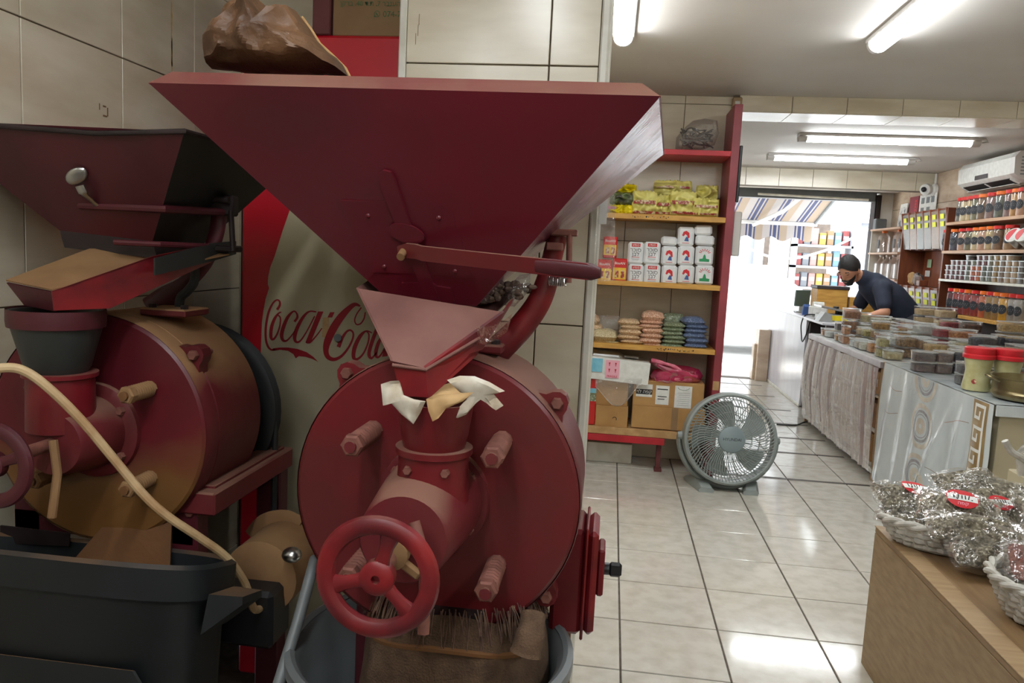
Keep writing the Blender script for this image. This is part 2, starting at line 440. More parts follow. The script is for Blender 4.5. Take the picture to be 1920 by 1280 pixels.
# alcove wall behind the fridge, pillar in front of it
wa = struct('wall_alcove', MB().bx(XL - .1, -0.36, 2.66, 2.76, 0, ZC).bx(-0.46, -0.36, 2.76, 5.5, 0, ZC), 'wall_tile')
pl = struct('pillar', MB().bx(-0.544, -0.052, 1.90, 2.06, 0, ZC), 'grout')
for a, b in ((-0.53, -0.18), (-0.18, -0.062)):
    zz = cuts(0, ZC, 1.182, 0.3075)
    for c, d in zip(zz[:-1], zz[1:]): tile(pl, (a + G / 2, 1.890, c + G / 2), (b - G / 2, 1.902, d - G / 2), 'wall_tile')
zz = cuts(0, ZC, 1.182, 0.3075); yy = [1.91, 2.058]
for a, b in zip(yy[:-1], yy[1:]):
    for c, d in zip(zz[:-1], zz[1:]): tile(pl, (-0.056, a + G / 2, c + G / 2), (-0.046, b - G / 2, d - G / 2), 'wall_tile')
t1 = MB().bx(-0.062, -0.042, 1.884, 1.905, 0, ZC, .004); t1.bx(-0.05, -0.036, 1.892, 1.925, 0, ZC, .004)
struct('trim_1', t1, 'white_trim')
struct('trim_2', MB().bx(-0.547, -0.529, 1.884, 1.91, 0, ZC, .003), 'white_trim')
cr = MB()
for i, (a, b) in enumerate(((0, 0), (-.006, -.02), (-.008, -.045), (-.013, -.065))):
    if i: cr.bx(-0.494 + a, -0.4928 + a, 1.8893, 1.8898, 1.905 + b, 1.905 + b + .026)
obj('crack', cr, 'mark_brown', pl, smooth=False)
# back wall of the front room behind the shelves
wb = struct('wall_back', MB().bx(-0.36, 0.735, YS + .006, YS + .25, 0, ZC), 'grout')
for a, b in zip(*(lambda c: (c[:-1], c[1:]))(cuts(-0.355, 0.735, 0.065, 0.335))):
    zz = cuts(0, ZC, 2.362 - 8 * .30, 0.30)
    for c, d in zip(zz[:-1], zz[1:]): tile(wb, (a + G / 2, YS - .004, c + G / 2), (b - G / 2, YS + .008, d - G / 2), 'wall_tile')
# the tiled beam between the two rooms
be = struct('beam', MB().bx(0.70, XR, 5.228, 5.545, 2.322, ZC - .002), 'grout')
xs = cuts(0.735, XR, 1.062, 0.333)
for a, b in zip(xs[:-1], xs[1:]):
    tile(be, (a + G / 2, 5.218, 2.318), (b - G / 2, 5.230, ZC), 'wall_tile')
    tile(be, (a + G / 2, 5.224, 2.312), (b - G / 2, 5.548, 2.3235), 'wall_tile')
# ceilings
struct('ceiling', MB().bx(XL - .1, XR + .1, YB - .1, 5.60, ZC, ZC + .1), 'ceiling_paint')
struct('ceiling_back', MB().bx(0.60, XR + .1, 5.54, 8.36, ZC2, ZC2 + .1), 'ceiling_paint')
# right wall, rear wall, inner wall of the shop's far half
wr = struct('wall_right', MB().bx(XR + .006, XR + .12, YB, YD + .1, 0, ZC), 'grout')
yy = cuts(5.55, 9.5, 8.33, 0.333); zz = cuts(1.2, ZC2, 2.335, 0.30)
for a, b in zip(yy[:-1], yy[1:]):
    for c, d in zip(zz[:-1], zz[1:]):
        if d - c > .03: tile(wr, (XR - .004, a + G / 2, c + G / 2), (XR + .008, b - G / 2, d - G / 2), 'wall_tile_pink')
obj('plain_tiling', MB().bx(XR - .003, XR + .008, YB, 5.54, 0, ZC), 'wall_tile', wr, smooth=False)
struct('wall_rear', MB().bx(XL - .1, XR + .1, YB - .1, YB, 0, ZC), 'wall_tile')
struct('wall_inner', MB().bx(0.60, 0.74, 5.30, 9.5, 0, ZC2 + .05), 'white_plaster')
# far beam, door head, jambs
b2 = struct('beam_far', MB().bx(0.70, XR, 8.358, 8.60, 2.165, ZC2 + .04), 'grout')
xs = cuts(0.74, XR, 1.30, 0.333)
for a, b in zip(xs[:-1], xs[1:]): tile(b2, (a + G / 2, 8.348, 2.158), (b - G / 2, 8.360, ZC2), 'wall_tile')
struct('ceiling_porch', MB().bx(0.6, XR + .1, 8.59, 9.62, 2.23, 2.32), 'white_plaster')
dh = struct('door_1', MB().bx(0.74, 2.95, 9.46, 9.60, 2.125, 2.235), 'grey_plastic')
obj('guide_rail', MB().bx(2.935, 3.0, 9.44, 9.60, 0, 2.20).bx(2.95, 2.975, 9.42, 9.46, 0, 2.2), 'iron_dark', dh, smooth=False)
obj('shutter_box', MB().bx(2.93, 3.05, 9.34, 9.44, 1.80, 1.93, .01), 'grey_plastic', dh)
obj('edge_lamp', MB().cyl((1.1, 9.42, 2.15), (1.40, 9.42, 2.15), .012).cyl((1.62, 9.42, 2.16), (2.85, 9.42, 2.14), .012), 'white_trim', dh)
struct('wall_front', MB().bx(3.0, XR + .12, 9.5, 9.62, 0, 2.5).bx(-1, 0.76, 9.5, 9.62, 0, 3.0).bx(0.74, 4, 9.5, 9.62, 2.235, 3.0), 'white_plaster')
struct('trim_3', MB().bx(0.735, 0.75, 5.26, 5.56, 0, 2.32, .003), 'white_trim')

# ------------------------------------------------------------------ ceiling lamps
pm('lamp_tube', (1, 1, 1, 1), rough=0.4, emit=((0.93, 0.98, 1.0, 1), TUBE_POWER))
pm('lamp_cap', S(196, 192, 188), rough=0.4)
def lamp(label, c, L, along, z, r=0.038, cap=0.06):
    t = thing('fluorescent_lamp', label, 'ceiling lamp', (c[0], c[1], z), 0 if along == 'x' else PI / 2, 'fluorescent ceiling lamps')
    h = MB().bx(-L / 2, L / 2, -.052, .052, .0, .022, .004); obj('housing', h, 'lamp_cap', t)
    prof = [Vector((0, math.cos(a) * r * 1.05, -math.sin(a) * r - .002)) for a in [PI * k / 10 for k in range(11)]]
    d = MB().ring_loft([[p + Vector((x, 0, 0)) for p in prof] for x in (-L / 2 + cap, L / 2 - cap)])
    obj('diffuser', d, 'lamp_tube', t)
    for sgn in (-1, 1):
        x0, x1 = sorted((sgn * (L / 2 - cap), sgn * L / 2))
        obj('end_cap', MB().ring_loft([[Vector((x, p.y * 1.03, p.z * 1.03)) for p in prof] for x in (x0, x1)]), 'lamp_cap', t)
    obj('conduit', MB().tube([(-L / 2 + .02, -.036, .012), (L * .1, -.036, .014), (L / 2 + .03, -.036, .012), (L / 2 + .05, -.03, -.006), (L / 2 + .01, -.02, -.012)], .006), 'lamp_cap', t)
    return t
lamp('white tube lamp across the back room ceiling, nearer the tiled beam', (1.945, 6.13), 1.27, 'x', ZC2 - .022)
lamp('white tube lamp across the back room ceiling, farther from the beam', (1.92, 7.26), 1.24, 'x', ZC2 - .022)
lamp('bright tube lamp on the front ceiling at the upper right corner', (1.15, 3.24), 1.34, 'y', ZC - .022, .042, .03)
lamp('bright tube lamp on the front ceiling beside the tiled pillar', (-0.02, 3.20), 1.34, 'y', ZC - .022, .042, .03)
lamp('added fill tube on the front ceiling above the wooden table, out of frame', (1.15, 0.55), 1.34, 'y', ZC - .022, .042, .03)  # unseen fixture, added to raise the front room's brightness
lamp('added fill tube on the front ceiling over the mills, out of frame', (-0.35, 0.30), 1.34, 'y', ZC - .022, .042, .03)  # unseen fixture, added to brighten the left wall and mills
lamp('added fill tube on the front ceiling near the left wall, behind the viewer', (-0.75, -0.75), 1.34, 'y', ZC - .022, .042, .03)  # unseen fixture, added as more fill for the left side
lamp('added fill tube on the front ceiling at the rear of the shop, behind the viewer', (0.4, -1.75), 1.34, 'x', ZC - .022, .042, .03)  # unseen fixture, added for frontal fill on drums and walls
# ------------------------------------------------------------------ spice mills
def hexnut(mb, c, ax, r, h):
    return mb.lathe([(r, 0), (r, h * .8), (r * .82, h)], c, ax, 6)
def spring_bolt(parent, x, z, y0, L, r=.0175, mat='bolt_dusty', nutmat='red_paint_dusty'):
    b = obj('spring_bolt', MB().cyl((x, y0 + .005, z), (x, y0 - L, z), r * .55, None, 14), nutmat, parent)
    pts = [(x + math.cos(a) * r * .82, y0 - (L - .022) * k / 90, z + math.sin(a) * r * .82) for k in range(91) for a in [2 * PI * k / 10]]
    obj('spring', MB().tube(pts, r * .26, 6), mat, b)
    obj('nut', hexnut(MB(), (x, y0 - L + .024, z), (0, -1, 0), r * 1.12, .018), mat, b)
def handwheel(parent, x, y, z, R, mat, rot0):
    w = MB(); n = 48
    pts = [(x + math.cos(2 * PI * k / n) * (R - .012), y, z + math.sin(2 * PI * k / n) * (R - .012)) for k in range(n)]
    rings = []
    for k in range(n):
        a = 2 * PI * k / n; d = Vector((math.cos(a), 0, math.sin(a))); c = Vector((x, y, z)) + d * (R - .0125)
        rings.append([c + d * (math.cos(b) * .0135) + Vector((0, math.sin(b) * .0105, 0)) for b in [2 * PI * q / 10 for q in range(10)]])
    rings.append(rings[0])
    w.ring_loft(rings, True, False, False)
    o = obj('handwheel', w, mat, parent)
    hb = MB().lathe([(.012, 0), (.024, .002), (.024, .018), (.018, .022), (.006, .022), (.006, .012)], (x, y + .012, z), (0, -1, 0), 24)
    obj('hub', hb, mat, o)
    for k in range(3):
        a = rot0 + 2 * PI * k / 3; d = Vector((math.cos(a), 0, math.sin(a)))
        t = Vector((-math.sin(a), 0, math.cos(a))); c = Vector((x, y, z))
        rg = []
        for s_, wd in ((.016, .012), (.03, .0095), (.045, .010), (R - .014, .017)):
            rg.append([c + d * s_ + t * (math.cos(b) * wd) + Vector((0, math.sin(b) * .0065, 0)) for b in [2 * PI * q / 10 for q in range(10)]])
        obj('spoke', MB().ring_loft(rg), mat, o)
    return o
def drum(parent, L, R, lidmat, bodymat, az, lugs, plate_x):
    # local: x from the axis, y from the face of the lid, z absolute
    lid = MB().lathe([(R - .006, 0), (R, .005), (R, .052)], (0, 0, az), (0, 1, 0), 72)
    obj('drum_lid', lid, lidmat, parent)
    rim = MB().lathe([(R + .0015, .004), (R + .0035, .010), (R + .0035, .050), (R + .0005, .053)], (0, 0, az), (0, 1, 0), 72, False, False)
    obj('lid_rim', rim, bodymat, parent)
    body = MB().lathe([(R - .002, .0535), (R + .002, .058), (R + .002, L - .012), (R - .008, L), (R * .6, L + .02)], (0, 0, az), (0, 1, 0), 72, False, True)
    obj('drum_body', body, bodymat, parent)
    for i, a in enumerate(lugs):
        c = Vector((math.cos(a), 0, math.sin(a))); t = Vector((-math.sin(a), 0, math.cos(a))); o = Vector((0, .052, az)) + c * R
        poly = []
        for s_, h in ((-.040, -.004), (-.024, .010), (-.020, .022), (-.012, .032), (0, .036), (.012, .032), (.020, .022), (.024, .010), (.040, -.004)):
            poly.append(o + t * s_ + c * h)
        lug = obj('lug', MB().prism([p - Vector((0, .016, 0)) for p in poly], (0, .034, 0)), lidmat, parent)
        obj('lug_bolt', hexnut(MB(), o + c * .016 - Vector((0, .014, 0)), (0, -1, 0), .011, .014).cyl(o + c * .016, o + c * .016 + Vector((0, .05, 0)), .006), 'bolt_dusty', lug)
    if plate_x is not None:
        x, hw = plate_x
        p = obj('foot_plate', MB().box((x, .125, az + R + .004), (hw * 2, .10, .016), None, .003), bodymat, parent)
        for q in (-.7, .7): obj('plate_bolt', hexnut(MB(), (x + hw * q, .10, az + R + .012), (0, 0, 1), .009, .008), 'iron_dark', p)
def hub_set(parent, az, Lt, r0, r1, mat, flange_r=.098):
    f = obj('flange', MB().lathe([(flange_r + .002, .002), (flange_r, -.010), (r0 + .01, -.016)], (0, 0, az), (0, 1, 0), 40, True, True), mat, parent)
    for a in (35, 145, -35, 215):
        a = math.radians(a)
        obj('flange_bolt', hexnut(MB(), ((flange_r - .016) * math.cos(a), -.012, az + (flange_r - .016) * math.sin(a)), (0, -1, 0), .009, .014), 'bolt_dusty', f)
    tb = MB().lathe([(r0, -.0), (r0 * .97, -Lt * .3), (r1, -Lt + .006), (r1 - .004, -Lt), (.02, -Lt - .001)], (0, 0, az), (0, 1, 0), 40)
    obj('feed_tube', tb, mat, parent)

# ---- the large red mill in the middle
AX, AZ, AY = -0.287, 0.916, 1.305
m1 = thing('spice_mill', 'large red spice mill with a wide hopper and round drum in the foreground', 'mill', (AX, AY, 0))
o1 = Vector((AX, AY, 0))
q1 = lambda x, y, Y: at(x, y, Y) - o1
drum(m1, .235, .256, 'red_paint', 'red_paint_dusty', AZ, [math.radians(a) for a in (131, 41, -41)], (.045, .052))
hub_set(m1, AZ, .21, .088, .071, 'red_paint_dusty')
for sx in (-1, 1):
    for sz in (-1, 1): spring_bolt(m1, sx * .116, AZ + sz * .112, 0, .125)
handwheel(m1, 0, -.338, AZ - .004, .085, 'red_bright', math.radians(75))
obj('spindle', MB().cyl((0, -.19, AZ), (0, -.33, AZ), .012).cyl((0, -.20, AZ), (0, -.222, AZ), .026, .024), 'bolt_dusty', m1)
ln = obj('lock_nut', MB().lathe([(.014, 0), (.022, .004), (.022, .022), (.013, .026)], (.004, -.26, AZ + .004), (0, -1, 0), 18).box((.026, -.272, AZ + .024), (.022, .012, .018), Matrix.Rotation(-.7, 3, 'Y'), .003).box((.03, -.272, AZ - .018), (.03, .012, .014), Matrix.Rotation(.6, 3, 'Y'), .003), 'dust_tan', m1)
obj('locking_rod', MB().tube([(.026, -.25, AZ + .045), (.045, -.262, AZ + .0), (.052, -.275, AZ - .06), (.054, -.285, AZ - .105)], .0085, 12), 'bolt_dusty', ln)
# inlet collar standing on the feed tube
cx = q1(815, 850, 1.215).x; cy = -.095
zc0 = AZ + .03; zc1 = q1(815, 835, 1.21).z
col = MB().lathe([(.060, zc0), (.0575, zc1 - .02), (.0575, zc1 - .012), (.063, zc1 - .010), (.063, zc1), (.052, zc1)], (cx, cy, 0), (0, 0, 1), 36)
co = obj('inlet_collar', col, 'red_paint', m1)
for dx in (-.030, .030): obj('collar_bolt', hexnut(MB(), (cx + dx, cy - .045, zc1 - .03), (dx * .6, -1, 0), .0075, .012), 'bolt_dusty', co)
bowl = MB().lathe([(.040, zc1 - .005), (.050, zc1), (.055, zc1 + .02), (.062, zc1 + .075), (.058, zc1 + .075), (.045, zc1 + .01)], (cx, cy, 0), (0, 0, 1), 36, False, False)
obj('inlet_bowl', bowl, 'red_paint', m1)
# chute between hopper and inlet
A = q1(668, 540, 1.30); B = q1(945, 585, 1.30); Cc = q1(797, 690, 1.19); D = q1(733, 676, 1.19)
A2 = q1(700, 520, 1.50); B2 = q1(975, 545, 1.50); C2 = q1(850, 660, 1.27); D2 = q1(760, 655, 1.27)
ch = MB().sheet([A, B, Cc, D], .003).sheet([A, D, D2, A2], .003).sheet([A2, D2, C2, B2], .003)
obj('chute_front', ch, 'dust_pink', m1, ang=20)
obj('chute_side', MB().sheet([B, B2, q1(905, 655, 1.27), Cc], .004), 'red_bright', m1, ang=20)
E_ = q1(737, 686, 1.19); F_ = q1(798, 694, 1.185)
sp = MB().sheet([E_, F_, q1(803, 745, 1.185), q1(752, 742, 1.19)], .003).sheet([F_, q1(905, 640, 1.27), q1(895, 665, 1.27), q1(803, 748, 1.185)], .003)
sp.sheet([E_, q1(752, 742, 1.19), q1(790, 720, 1.25), q1(770, 670, 1.25)], .003)
obj('spout', sp, 'red_bright', m1, ang=20)
obj('spout_band', MB().tube([q1(736, 684, 1.185), q1(798, 693, 1.182), q1(905, 630, 1.268)], .003, 8), 'dust_pink', m1)
# hopper
TFL, TFR = q1(278, 155, 1.192), q1(1239, 180, 1.162)
TBR = q1(1246, 288, 1.73); TBL = TFL + (TBR - TFR)
BFL, BFR, BBR = q1(727, 560, 1.36), q1(893, 574, 1.35), q1(962, 512, 1.53)
BBL = BFL + (BBR - BFR)
zt = (TFL.z + TFR.z) / 2
def wavy(a, b, c, d, amp, n=24, seed=0):
    def f(u, v):
        p = (a * (1 - u) + b * u) * (1 - v) + (d * (1 - u) + c * u) * v
        nr = (b - a).cross(d - a).normalized()
        e = min(1, 6 * u, 6 * (1 - u)) * min(1, 6 * v, 6 * (1 - v))
        return p + nr * (amp * e * noise.noise(Vector((u * 2 + seed, v * 2, seed * 1.7))))
    return f
hf = MB().grid(wavy(TFL, TFR, BFR, BFL, .006, seed=1), 24, 16)
hop = obj('hopper', hf, 'red_hopper', m1, ang=60)
obj('hopper_side', MB().grid(wavy(TFR, TBR, BBR, BFR, .006, seed=4), 20, 16), 'hopper_sheen', m1, ang=60)
obj('hopper_side', MB().grid(wavy(TBL, TFL, BFL, BBL, .004, seed=6), 12, 12), 'red_hopper', m1, ang=60)
obj('hopper_back', MB().grid(wavy(TBR, TBL, BBL, BBR, .004, seed=8), 12, 12), 'red_hopper', m1, ang=60)
ins = Vector(((TFL + TBR) / 2)); up = Vector((0, 0, .022))
def inn(p, k=.035): 
    d = ins - p; d.z = 0; return p + d.normalized() * k
rim = MB()
cor = [TFL, TFR, TBR, TBL]
for i in range(4):
    a, b = cor[i], cor[(i + 1) % 4]
    rim.sheet([a, b, inn(b) + up, inn(a) + up], -.003)
    rim.sheet([inn(a) + up, inn(b) + up, inn(b, .05) + up * .9, inn(a, .05) + up * .9], -.003)
obj('hopper_rim', rim, 'red_paint_dusty', m1, ang=25)
# slide gate on the front of the hopper
hn = (TFR - TFL).cross(BFL - TFL).normalized()
if hn.y > 0: hn = -hn
hp = TFL + o1
def hq(x, y, off=0.0): return on_plane(x, y, hp, hn) + hn * off - o1
gp = MB().prism([hq(x, y, .001) for x, y in ((640, 374), (822, 377), (850, 398), (888, 516), (700, 508), (668, 440))], hn * .003)
gt = obj('gate_plate', gp, 'red_hopper', m1)
for x, y in ((692, 402), (824, 406), (829, 466), (854, 506), (722, 497)): obj('rivet', MB().ball(hq(x, y, .004), (.0045, .0035, .0045), 10, 6), 'red_hopper', gt)
st = [(712, 322), (722, 315), (736, 319), (744, 334), (780, 440), (832, 572), (806, 570), (760, 455), (716, 345)]
obj('gate_strap', MB().prism([hq(x, y, .004) for x, y in st], hn * .006), 'red_hopper', m1)
pk = [(755, 527), (812, 526), (820, 533), (846, 537), (856, 573), (770, 568)]
obj('gate_guide', MB().prism([hq(x, y, .003) for x, y in pk], hn * .004), 'red_hopper', m1)
obj('gate_disc', MB().prism([hq(765 + 34 * math.cos(a) , 432 + 17 * math.sin(a) + 8 * math.cos(a), .008) for a in [2 * PI * k / 24 for k in range(24)]], hn * .004), 'red_hopper', m1)
l0 = hq(748, 459, .020); l1 = q1(1122, 511, 1.16)
lv = []
d = (l1 - l0); nseg = 20
e_up = Vector((0, -.25, 1)).normalized(); e_up = (e_up - d.normalized() * e_up.dot(d.normalized())).normalized(); e_n = d.normalized().cross(e_up)
for k in range(nseg + 1):
    t = k / nseg; w = .0125 if 0 < k < nseg else .006
    p = l0 + d * t + (e_n * -.008 if t < .12 else Vector((0, 0, 0)))
    lv.append([p + e_up * w + e_n * .003, p + e_up * w - e_n * .003, p - e_up * w - e_n * .003, p - e_up * w + e_n * .003])
lever = obj('gate_lever', MB().ring_loft(lv), 'red_paint', m1, ang=30)
obj('lever_peg', MB().cyl(hq(762, 463, .004), hq(762, 463, .036), .007, None, 14), 'dust_tan', lever)
obj('lever_grip', MB().tube([l0 + d * .72, l0 + d * .8, l0 + d * .97, l0 + d * 1.01], [.011, .0125, .012, .007], 12, flat=(1.1, .45), up=e_up), 'maroon_old', lever)
# bracket that carries the hopper
arm = [q1(*p) for p in ((905, 690, 1.44), (935, 655, 1.44), (975, 615, 1.44), (1008, 570, 1.44), (1026, 525, 1.44), (1036, 480, 1.44), (1046, 440, 1.44))]
obj('bracket_arm', MB().tube(smoothpath(arm), [.026 - .009 * min(1, i / 30) for i in range(37)], 12, flat=(.75, 1.1), up=(0, -1, 0)), 'red_bright', m1)
hk = obj('hook_clamp', MB().box(q1(1055, 436, 1.42), (.055, .03, .012), None, .002).cyl(q1(1068, 438, 1.41), q1(1066, 530, 1.41), .0055).box(q1(1040, 462, 1.41), (.03, .02, .014), None, .002), 'bolt_dusty', m1)
sp0, sp1 = q1(1028, 526, 1.41), q1(1062, 528, 1.41)
obj('clamp_spring', MB().tube([sp0 + (sp1 - sp0) * (k / 70) + Vector((0, math.cos(k * .75) * .008, math.sin(k * .75) * .008)) for k in range(71)], .0016, 5), 'steel', hk)
# pedestal and outlet
ped = MB().bx(-.17, .17, .09, .22, 0, AZ - .19, .01).bx(-.20, .20, .06, .24, AZ - .21, AZ - .17, .006)
obj('pedestal', ped, 'maroon_old', m1)
obj('outlet_pipe', MB().lathe([(.105, AZ - .20), (.10, AZ - .30)], (.01, .05, 0), (0, 0, 1), 28), 'iron_dark', m1)
# switch box beside the drum
sb0 = q1(1025, 1015, 1.44) + Vector((.018, 0, 0))
sw = obj('switch_box', MB().bx(-.005 + sb0.x, sb0.x + .056, .13, .26, .620, .832, .008), 'red_paint', m1)
obj('switch_lid', MB().bx(sb0.x + .056, sb0.x + .062, .124, .266, .614, .838, .003).bx(sb0.x + .062, sb0.x + .082, .13, .26, .622, .830, .008), 'red_bright', sw)
obj('switch_plate', MB().bx(sb0.x + .082, sb0.x + .096, .16, .23, .69, .785, .004), 'red_paint', sw)
obj('switch_knob', MB().cyl((sb0.x + .096, .195, .735), (sb0.x + .106, .195, .735), .012).box((sb0.x + .118, .195, .735), (.026, .012, .03), None, .005), 'black_plastic', sw)
obj('switch_cable', MB().tube(smoothpath([(sb0.x + .03, .2, .66), (sb0.x + .035, .19, .5), (sb0.x + .05, .19, .2), (sb0.x + .03, .2, .01)]), .006, 8), 'dust_tan', sw)

# ---- the older mill at the left
BX, BZ, BY = -1.04, 0.947, 1.45
m2 = thing('spice_mill', 'older red mill with dark patched hopper beside the tiled left wall', 'mill', (BX, BY, 0))
o2 = Vector((BX, BY, 0)); q2 = lambda x, y, Y: at(x, y, Y) - o2
drum(m2, .26, .239, 'lid_dusty', 'drum_tan', BZ, [math.radians(a) for a in (40, -42)], (.10, .052))
hub_set(m2, BZ, .13, .076, .064, 'red_paint_dusty')
for sx in (-1, 1):
    for sz in (-1, 1): spring_bolt(m2, sx * .10 + .02, BZ + sz * .094, 0, .09, .016, 'dust_tan', 'dust_brown')
handwheel(m2, -.02, -.25, BZ - .01, .078, 'maroon_old', math.radians(20))
obj('spindle', MB().cyl((0, -.11, BZ), (0, -.21, BZ), .012), 'bolt_dusty', m2)
obj('locking_rod', MB().tube([(.035, -.17, BZ + .02), (.05, -.18, BZ - .04), (.045, -.19, BZ - .12)], .008, 10), 'dust_tan', m2)
c2 = q2(150, 720, 1.42); zb1 = q2(150, 692, 1.40).z
co2 = obj('inlet_collar', MB().lathe([(.062, BZ + .02), (.060, zb1 - .01), (.067, zb1 - .008), (.067, zb1), (.05, zb1)], (c2.x, -.085, 0), (0, 0, 1), 32), 'red_paint', m2)
obj('inlet_bowl', MB().lathe([(.046, zb1 - .01), (.058, zb1 + .01), (.078, zb1 + .085), (.083, zb1 + .12), (.078, zb1 + .118), (.05, zb1 + .02)], (c2.x - .005, -.085, 0), (0, 0, 1), 32, False, False), 'grey_black_paint', m2)
obj('bowl_tape', MB().lathe([(.0845, zb1 + .088), (.086, zb1 + .10), (.0855, zb1 + .122)], (c2.x - .005, -.085, 0), (0, 0, 1), 32, False, False), 'maroon_old', m2)
# tray that shakes grain into the bowl
T = [(12, 527, 1.34), (185, 462, 1.52), (430, 478, 1.62), (285, 480, 1.44), (98, 545, 1.30)]
tp = [q2(*t) for t in T]
obj('feed_tray', MB().sheet([tp[0], tp[4], tp[2], tp[1]], .003), 'dust_tan', m2, ang=20)
obj('tray_side', MB().sheet([q2(96, 546, 1.30), q2(100, 582, 1.30), q2(205, 578, 1.36), q2(395, 492, 1.60), q2(392, 458, 1.60), q2(285, 480, 1.44)], .004), 'red_bright', m2, ang=20)
obj('tray_nose', MB().sheet([q2(12, 530, 1.34), q2(98, 548, 1.30), q2(104, 584, 1.31), q2(45, 572, 1.34)], .004), 'maroon_old', m2, ang=20)
obj('tray_strap', MB().sheet([q2(288, 484, 1.43), q2(288, 516, 1.43), q2(400, 488, 1.60), q2(440, 476, 1.66), q2(440, 452, 1.66), q2(390, 456, 1.60)], .004), 'grey_black_paint', m2, ang=20)
# hopper
H = dict(TFL=q2(-155, 224, 1.36), TFR=q2(346, 246, 1.36), BFL=q2(112, 432, 1.50), BFR=q2(286, 452, 1.50))
dv = Vector((0.02, .46, 0)); db = Vector((0.02, .17, 0))
TBR2, TBL2, BBR2, BBL2 = H['TFR'] + dv, H['TFL'] + dv, H['BFR'] + db, H['BFL'] + db
obj('hopper', MB().grid(wavy(H['TFL'], H['TFR'], H['BFR'], H['BFL'], .006, seed=2), 20, 14), 'maroon_old', m2, ang=60)
obj('hopper_side', MB().grid(wavy(H['TFR'], TBR2, BBR2, H['BFR'], .006, seed=3), 14, 14), 'grey_black_paint', m2, ang=60)
obj('hopper_side', MB().grid(wavy(TBL2, H['TFL'], H['BFL'], BBL2, .004, seed=5), 10, 10), 'maroon_old', m2, ang=60)
obj('hopper_back', MB().grid(wavy(TBR2, TBL2, BBL2, BBR2, .004, seed=9), 10, 10), 'maroon_old', m2, ang=60)
r2 = MB().tube([H['TFL'], (H['TFL'] + H['TFR']) / 2 + Vector((.1, 0, -.012)), H['TFR'], TBR2, TBL2, H['TFL']], .005, 8)
obj('hopper_rim', r2, 'iron_dark', m2)
nk = [H['BFL'], H['BFR'], BBR2, BBL2]
obj('hopper_throat', MB().ring_loft([nk, [p + Vector((.01, 0, -.035)) for p in nk]], True, False, False), 'iron_dark', m2, ang=20)
obj('hopper_band', MB().tube([q2(215, 454, 1.47), q2(300, 458, 1.47), q2(395, 462, 1.60)], .006, 8).tube([q2(150, 385, 1.46), q2(310, 392, 1.45), q2(425, 398, 1.62)], .008, 8), 'maroon_old', m2)
arm2 = [q2(*p) for p in ((290, 580, 1.63), (310, 560, 1.63), (345, 535, 1.63), (385, 490, 1.63), (405, 440, 1.63), (412, 395, 1.63))]
obj('bracket_arm', MB().tube(smoothpath(arm2), [.036 - .018 * min(1, i / 14) for i in range(31)], 12, flat=(.6, 1.0), up=(0, -1, 0)), 'maroon_old', m2)
hw = obj('hook_clamp', MB().box(q2(412, 385, 1.62), (.075, .03, .045), None, .004).cyl(q2(433, 395, 1.60), q2(437, 470, 1.60), .006).box(q2(428, 466, 1.62), (.045, .05, .014), None, .003).cyl(q2(396, 372, 1.60), q2(430, 375, 1.60), .008), 'iron_dark', m2)
obj('bent_rod', MB().tube(smoothpath([q2(336, 590, 1.60), q2(338, 560, 1.60), q2(352, 545, 1.60), q2(364, 528, 1.60), q2(366, 500, 1.60)]), .010, 10), 'black_rubber', m2)
sn = H['TFR'] - H['TFL']
# outlet chute, pulley, stand
oc = MB().ring_loft([[q2(*p) for p in ((215, 960, 1.46), (322, 975, 1.46), (335, 960, 1.62), (230, 945, 1.62))], [q2(*p) for p in ((118, 1072, 1.42), (318, 1080, 1.42), (330, 1050, 1.58), (140, 1045, 1.58))]])
obj('outlet_chute', oc, 'dust_brown', m2, ang=25)
obj('outlet_flap', MB().sheet([q2(0, 985, 1.44), q2(130, 1000, 1.44), q2(128, 1024, 1.44), q2(0, 1018, 1.44)], .004), 'iron_dark', m2)
pc = Vector((.02, .36, BZ - .02))
pu = MB().lathe([(.05, 0), (.20, .0), (.215, .004), (.205, .014), (.215, .022), (.205, .030), (.215, .038), (.20, .042), (.05, .042)], pc + Vector((-.0, -.02, 0)), (0, 1, 0), 48)
obj('pulley', pu, 'black_rubber', m2)
obj('drive_belt', MB().tube([pc + Vector((.208, .0, -.02)), pc + Vector((.206, 0, -.3)), pc + Vector((.20, 0, -.62))], .008, 8), 'black_rubber', m2)
stb = MB().box(q2(490, 910, 1.74), (.05, .40, .045), None, .004)
obj('stand_beam', MB().bx(.17, .25, .02, .42, .775, .825, .004).bx(.185, .235, .05, .40, .82, .832, .002), 'red_paint_dusty', m2)
for x0, y0 in ((.14, .03), (.16, .40), (-.22, .03), (-.22, .40)):
    obj('stand_leg', MB().bx(x0, x0 + .065, y0, y0 + .05, 0, .78, .004), 'maroon_old', m2)
for z_ in (.70, .15): obj('stand_rail', MB().bx(-.22, .20, .03, .07, z_, z_ + .05, .004), 'maroon_old', m2)
obj('belt_guard', MB().tube(smoothpath([q2(478, 1010, 1.72), q2(500, 985, 1.72), q2(535, 978, 1.72), q2(560, 990, 1.72)]), .012, 8, flat=(2.5, .5)), 'dust_tan', m2)
mo = MB().lathe([(.06, 0), (.085, .01), (.085, .2), (.07, .22)], (.30, .12, .60), (0, 1, 0), 28)
mt = obj('motor', mo, 'dust_tan', m2)
obj('motor_box', MB().bx(.20, .36, .06, .16, .47, .60, .01), 'black_plastic', mt)
obj('motor_knob', MB().ball(q2(547, 1040, 1.55), (.022, .02, .017), 16, 10), 'steel', mt)
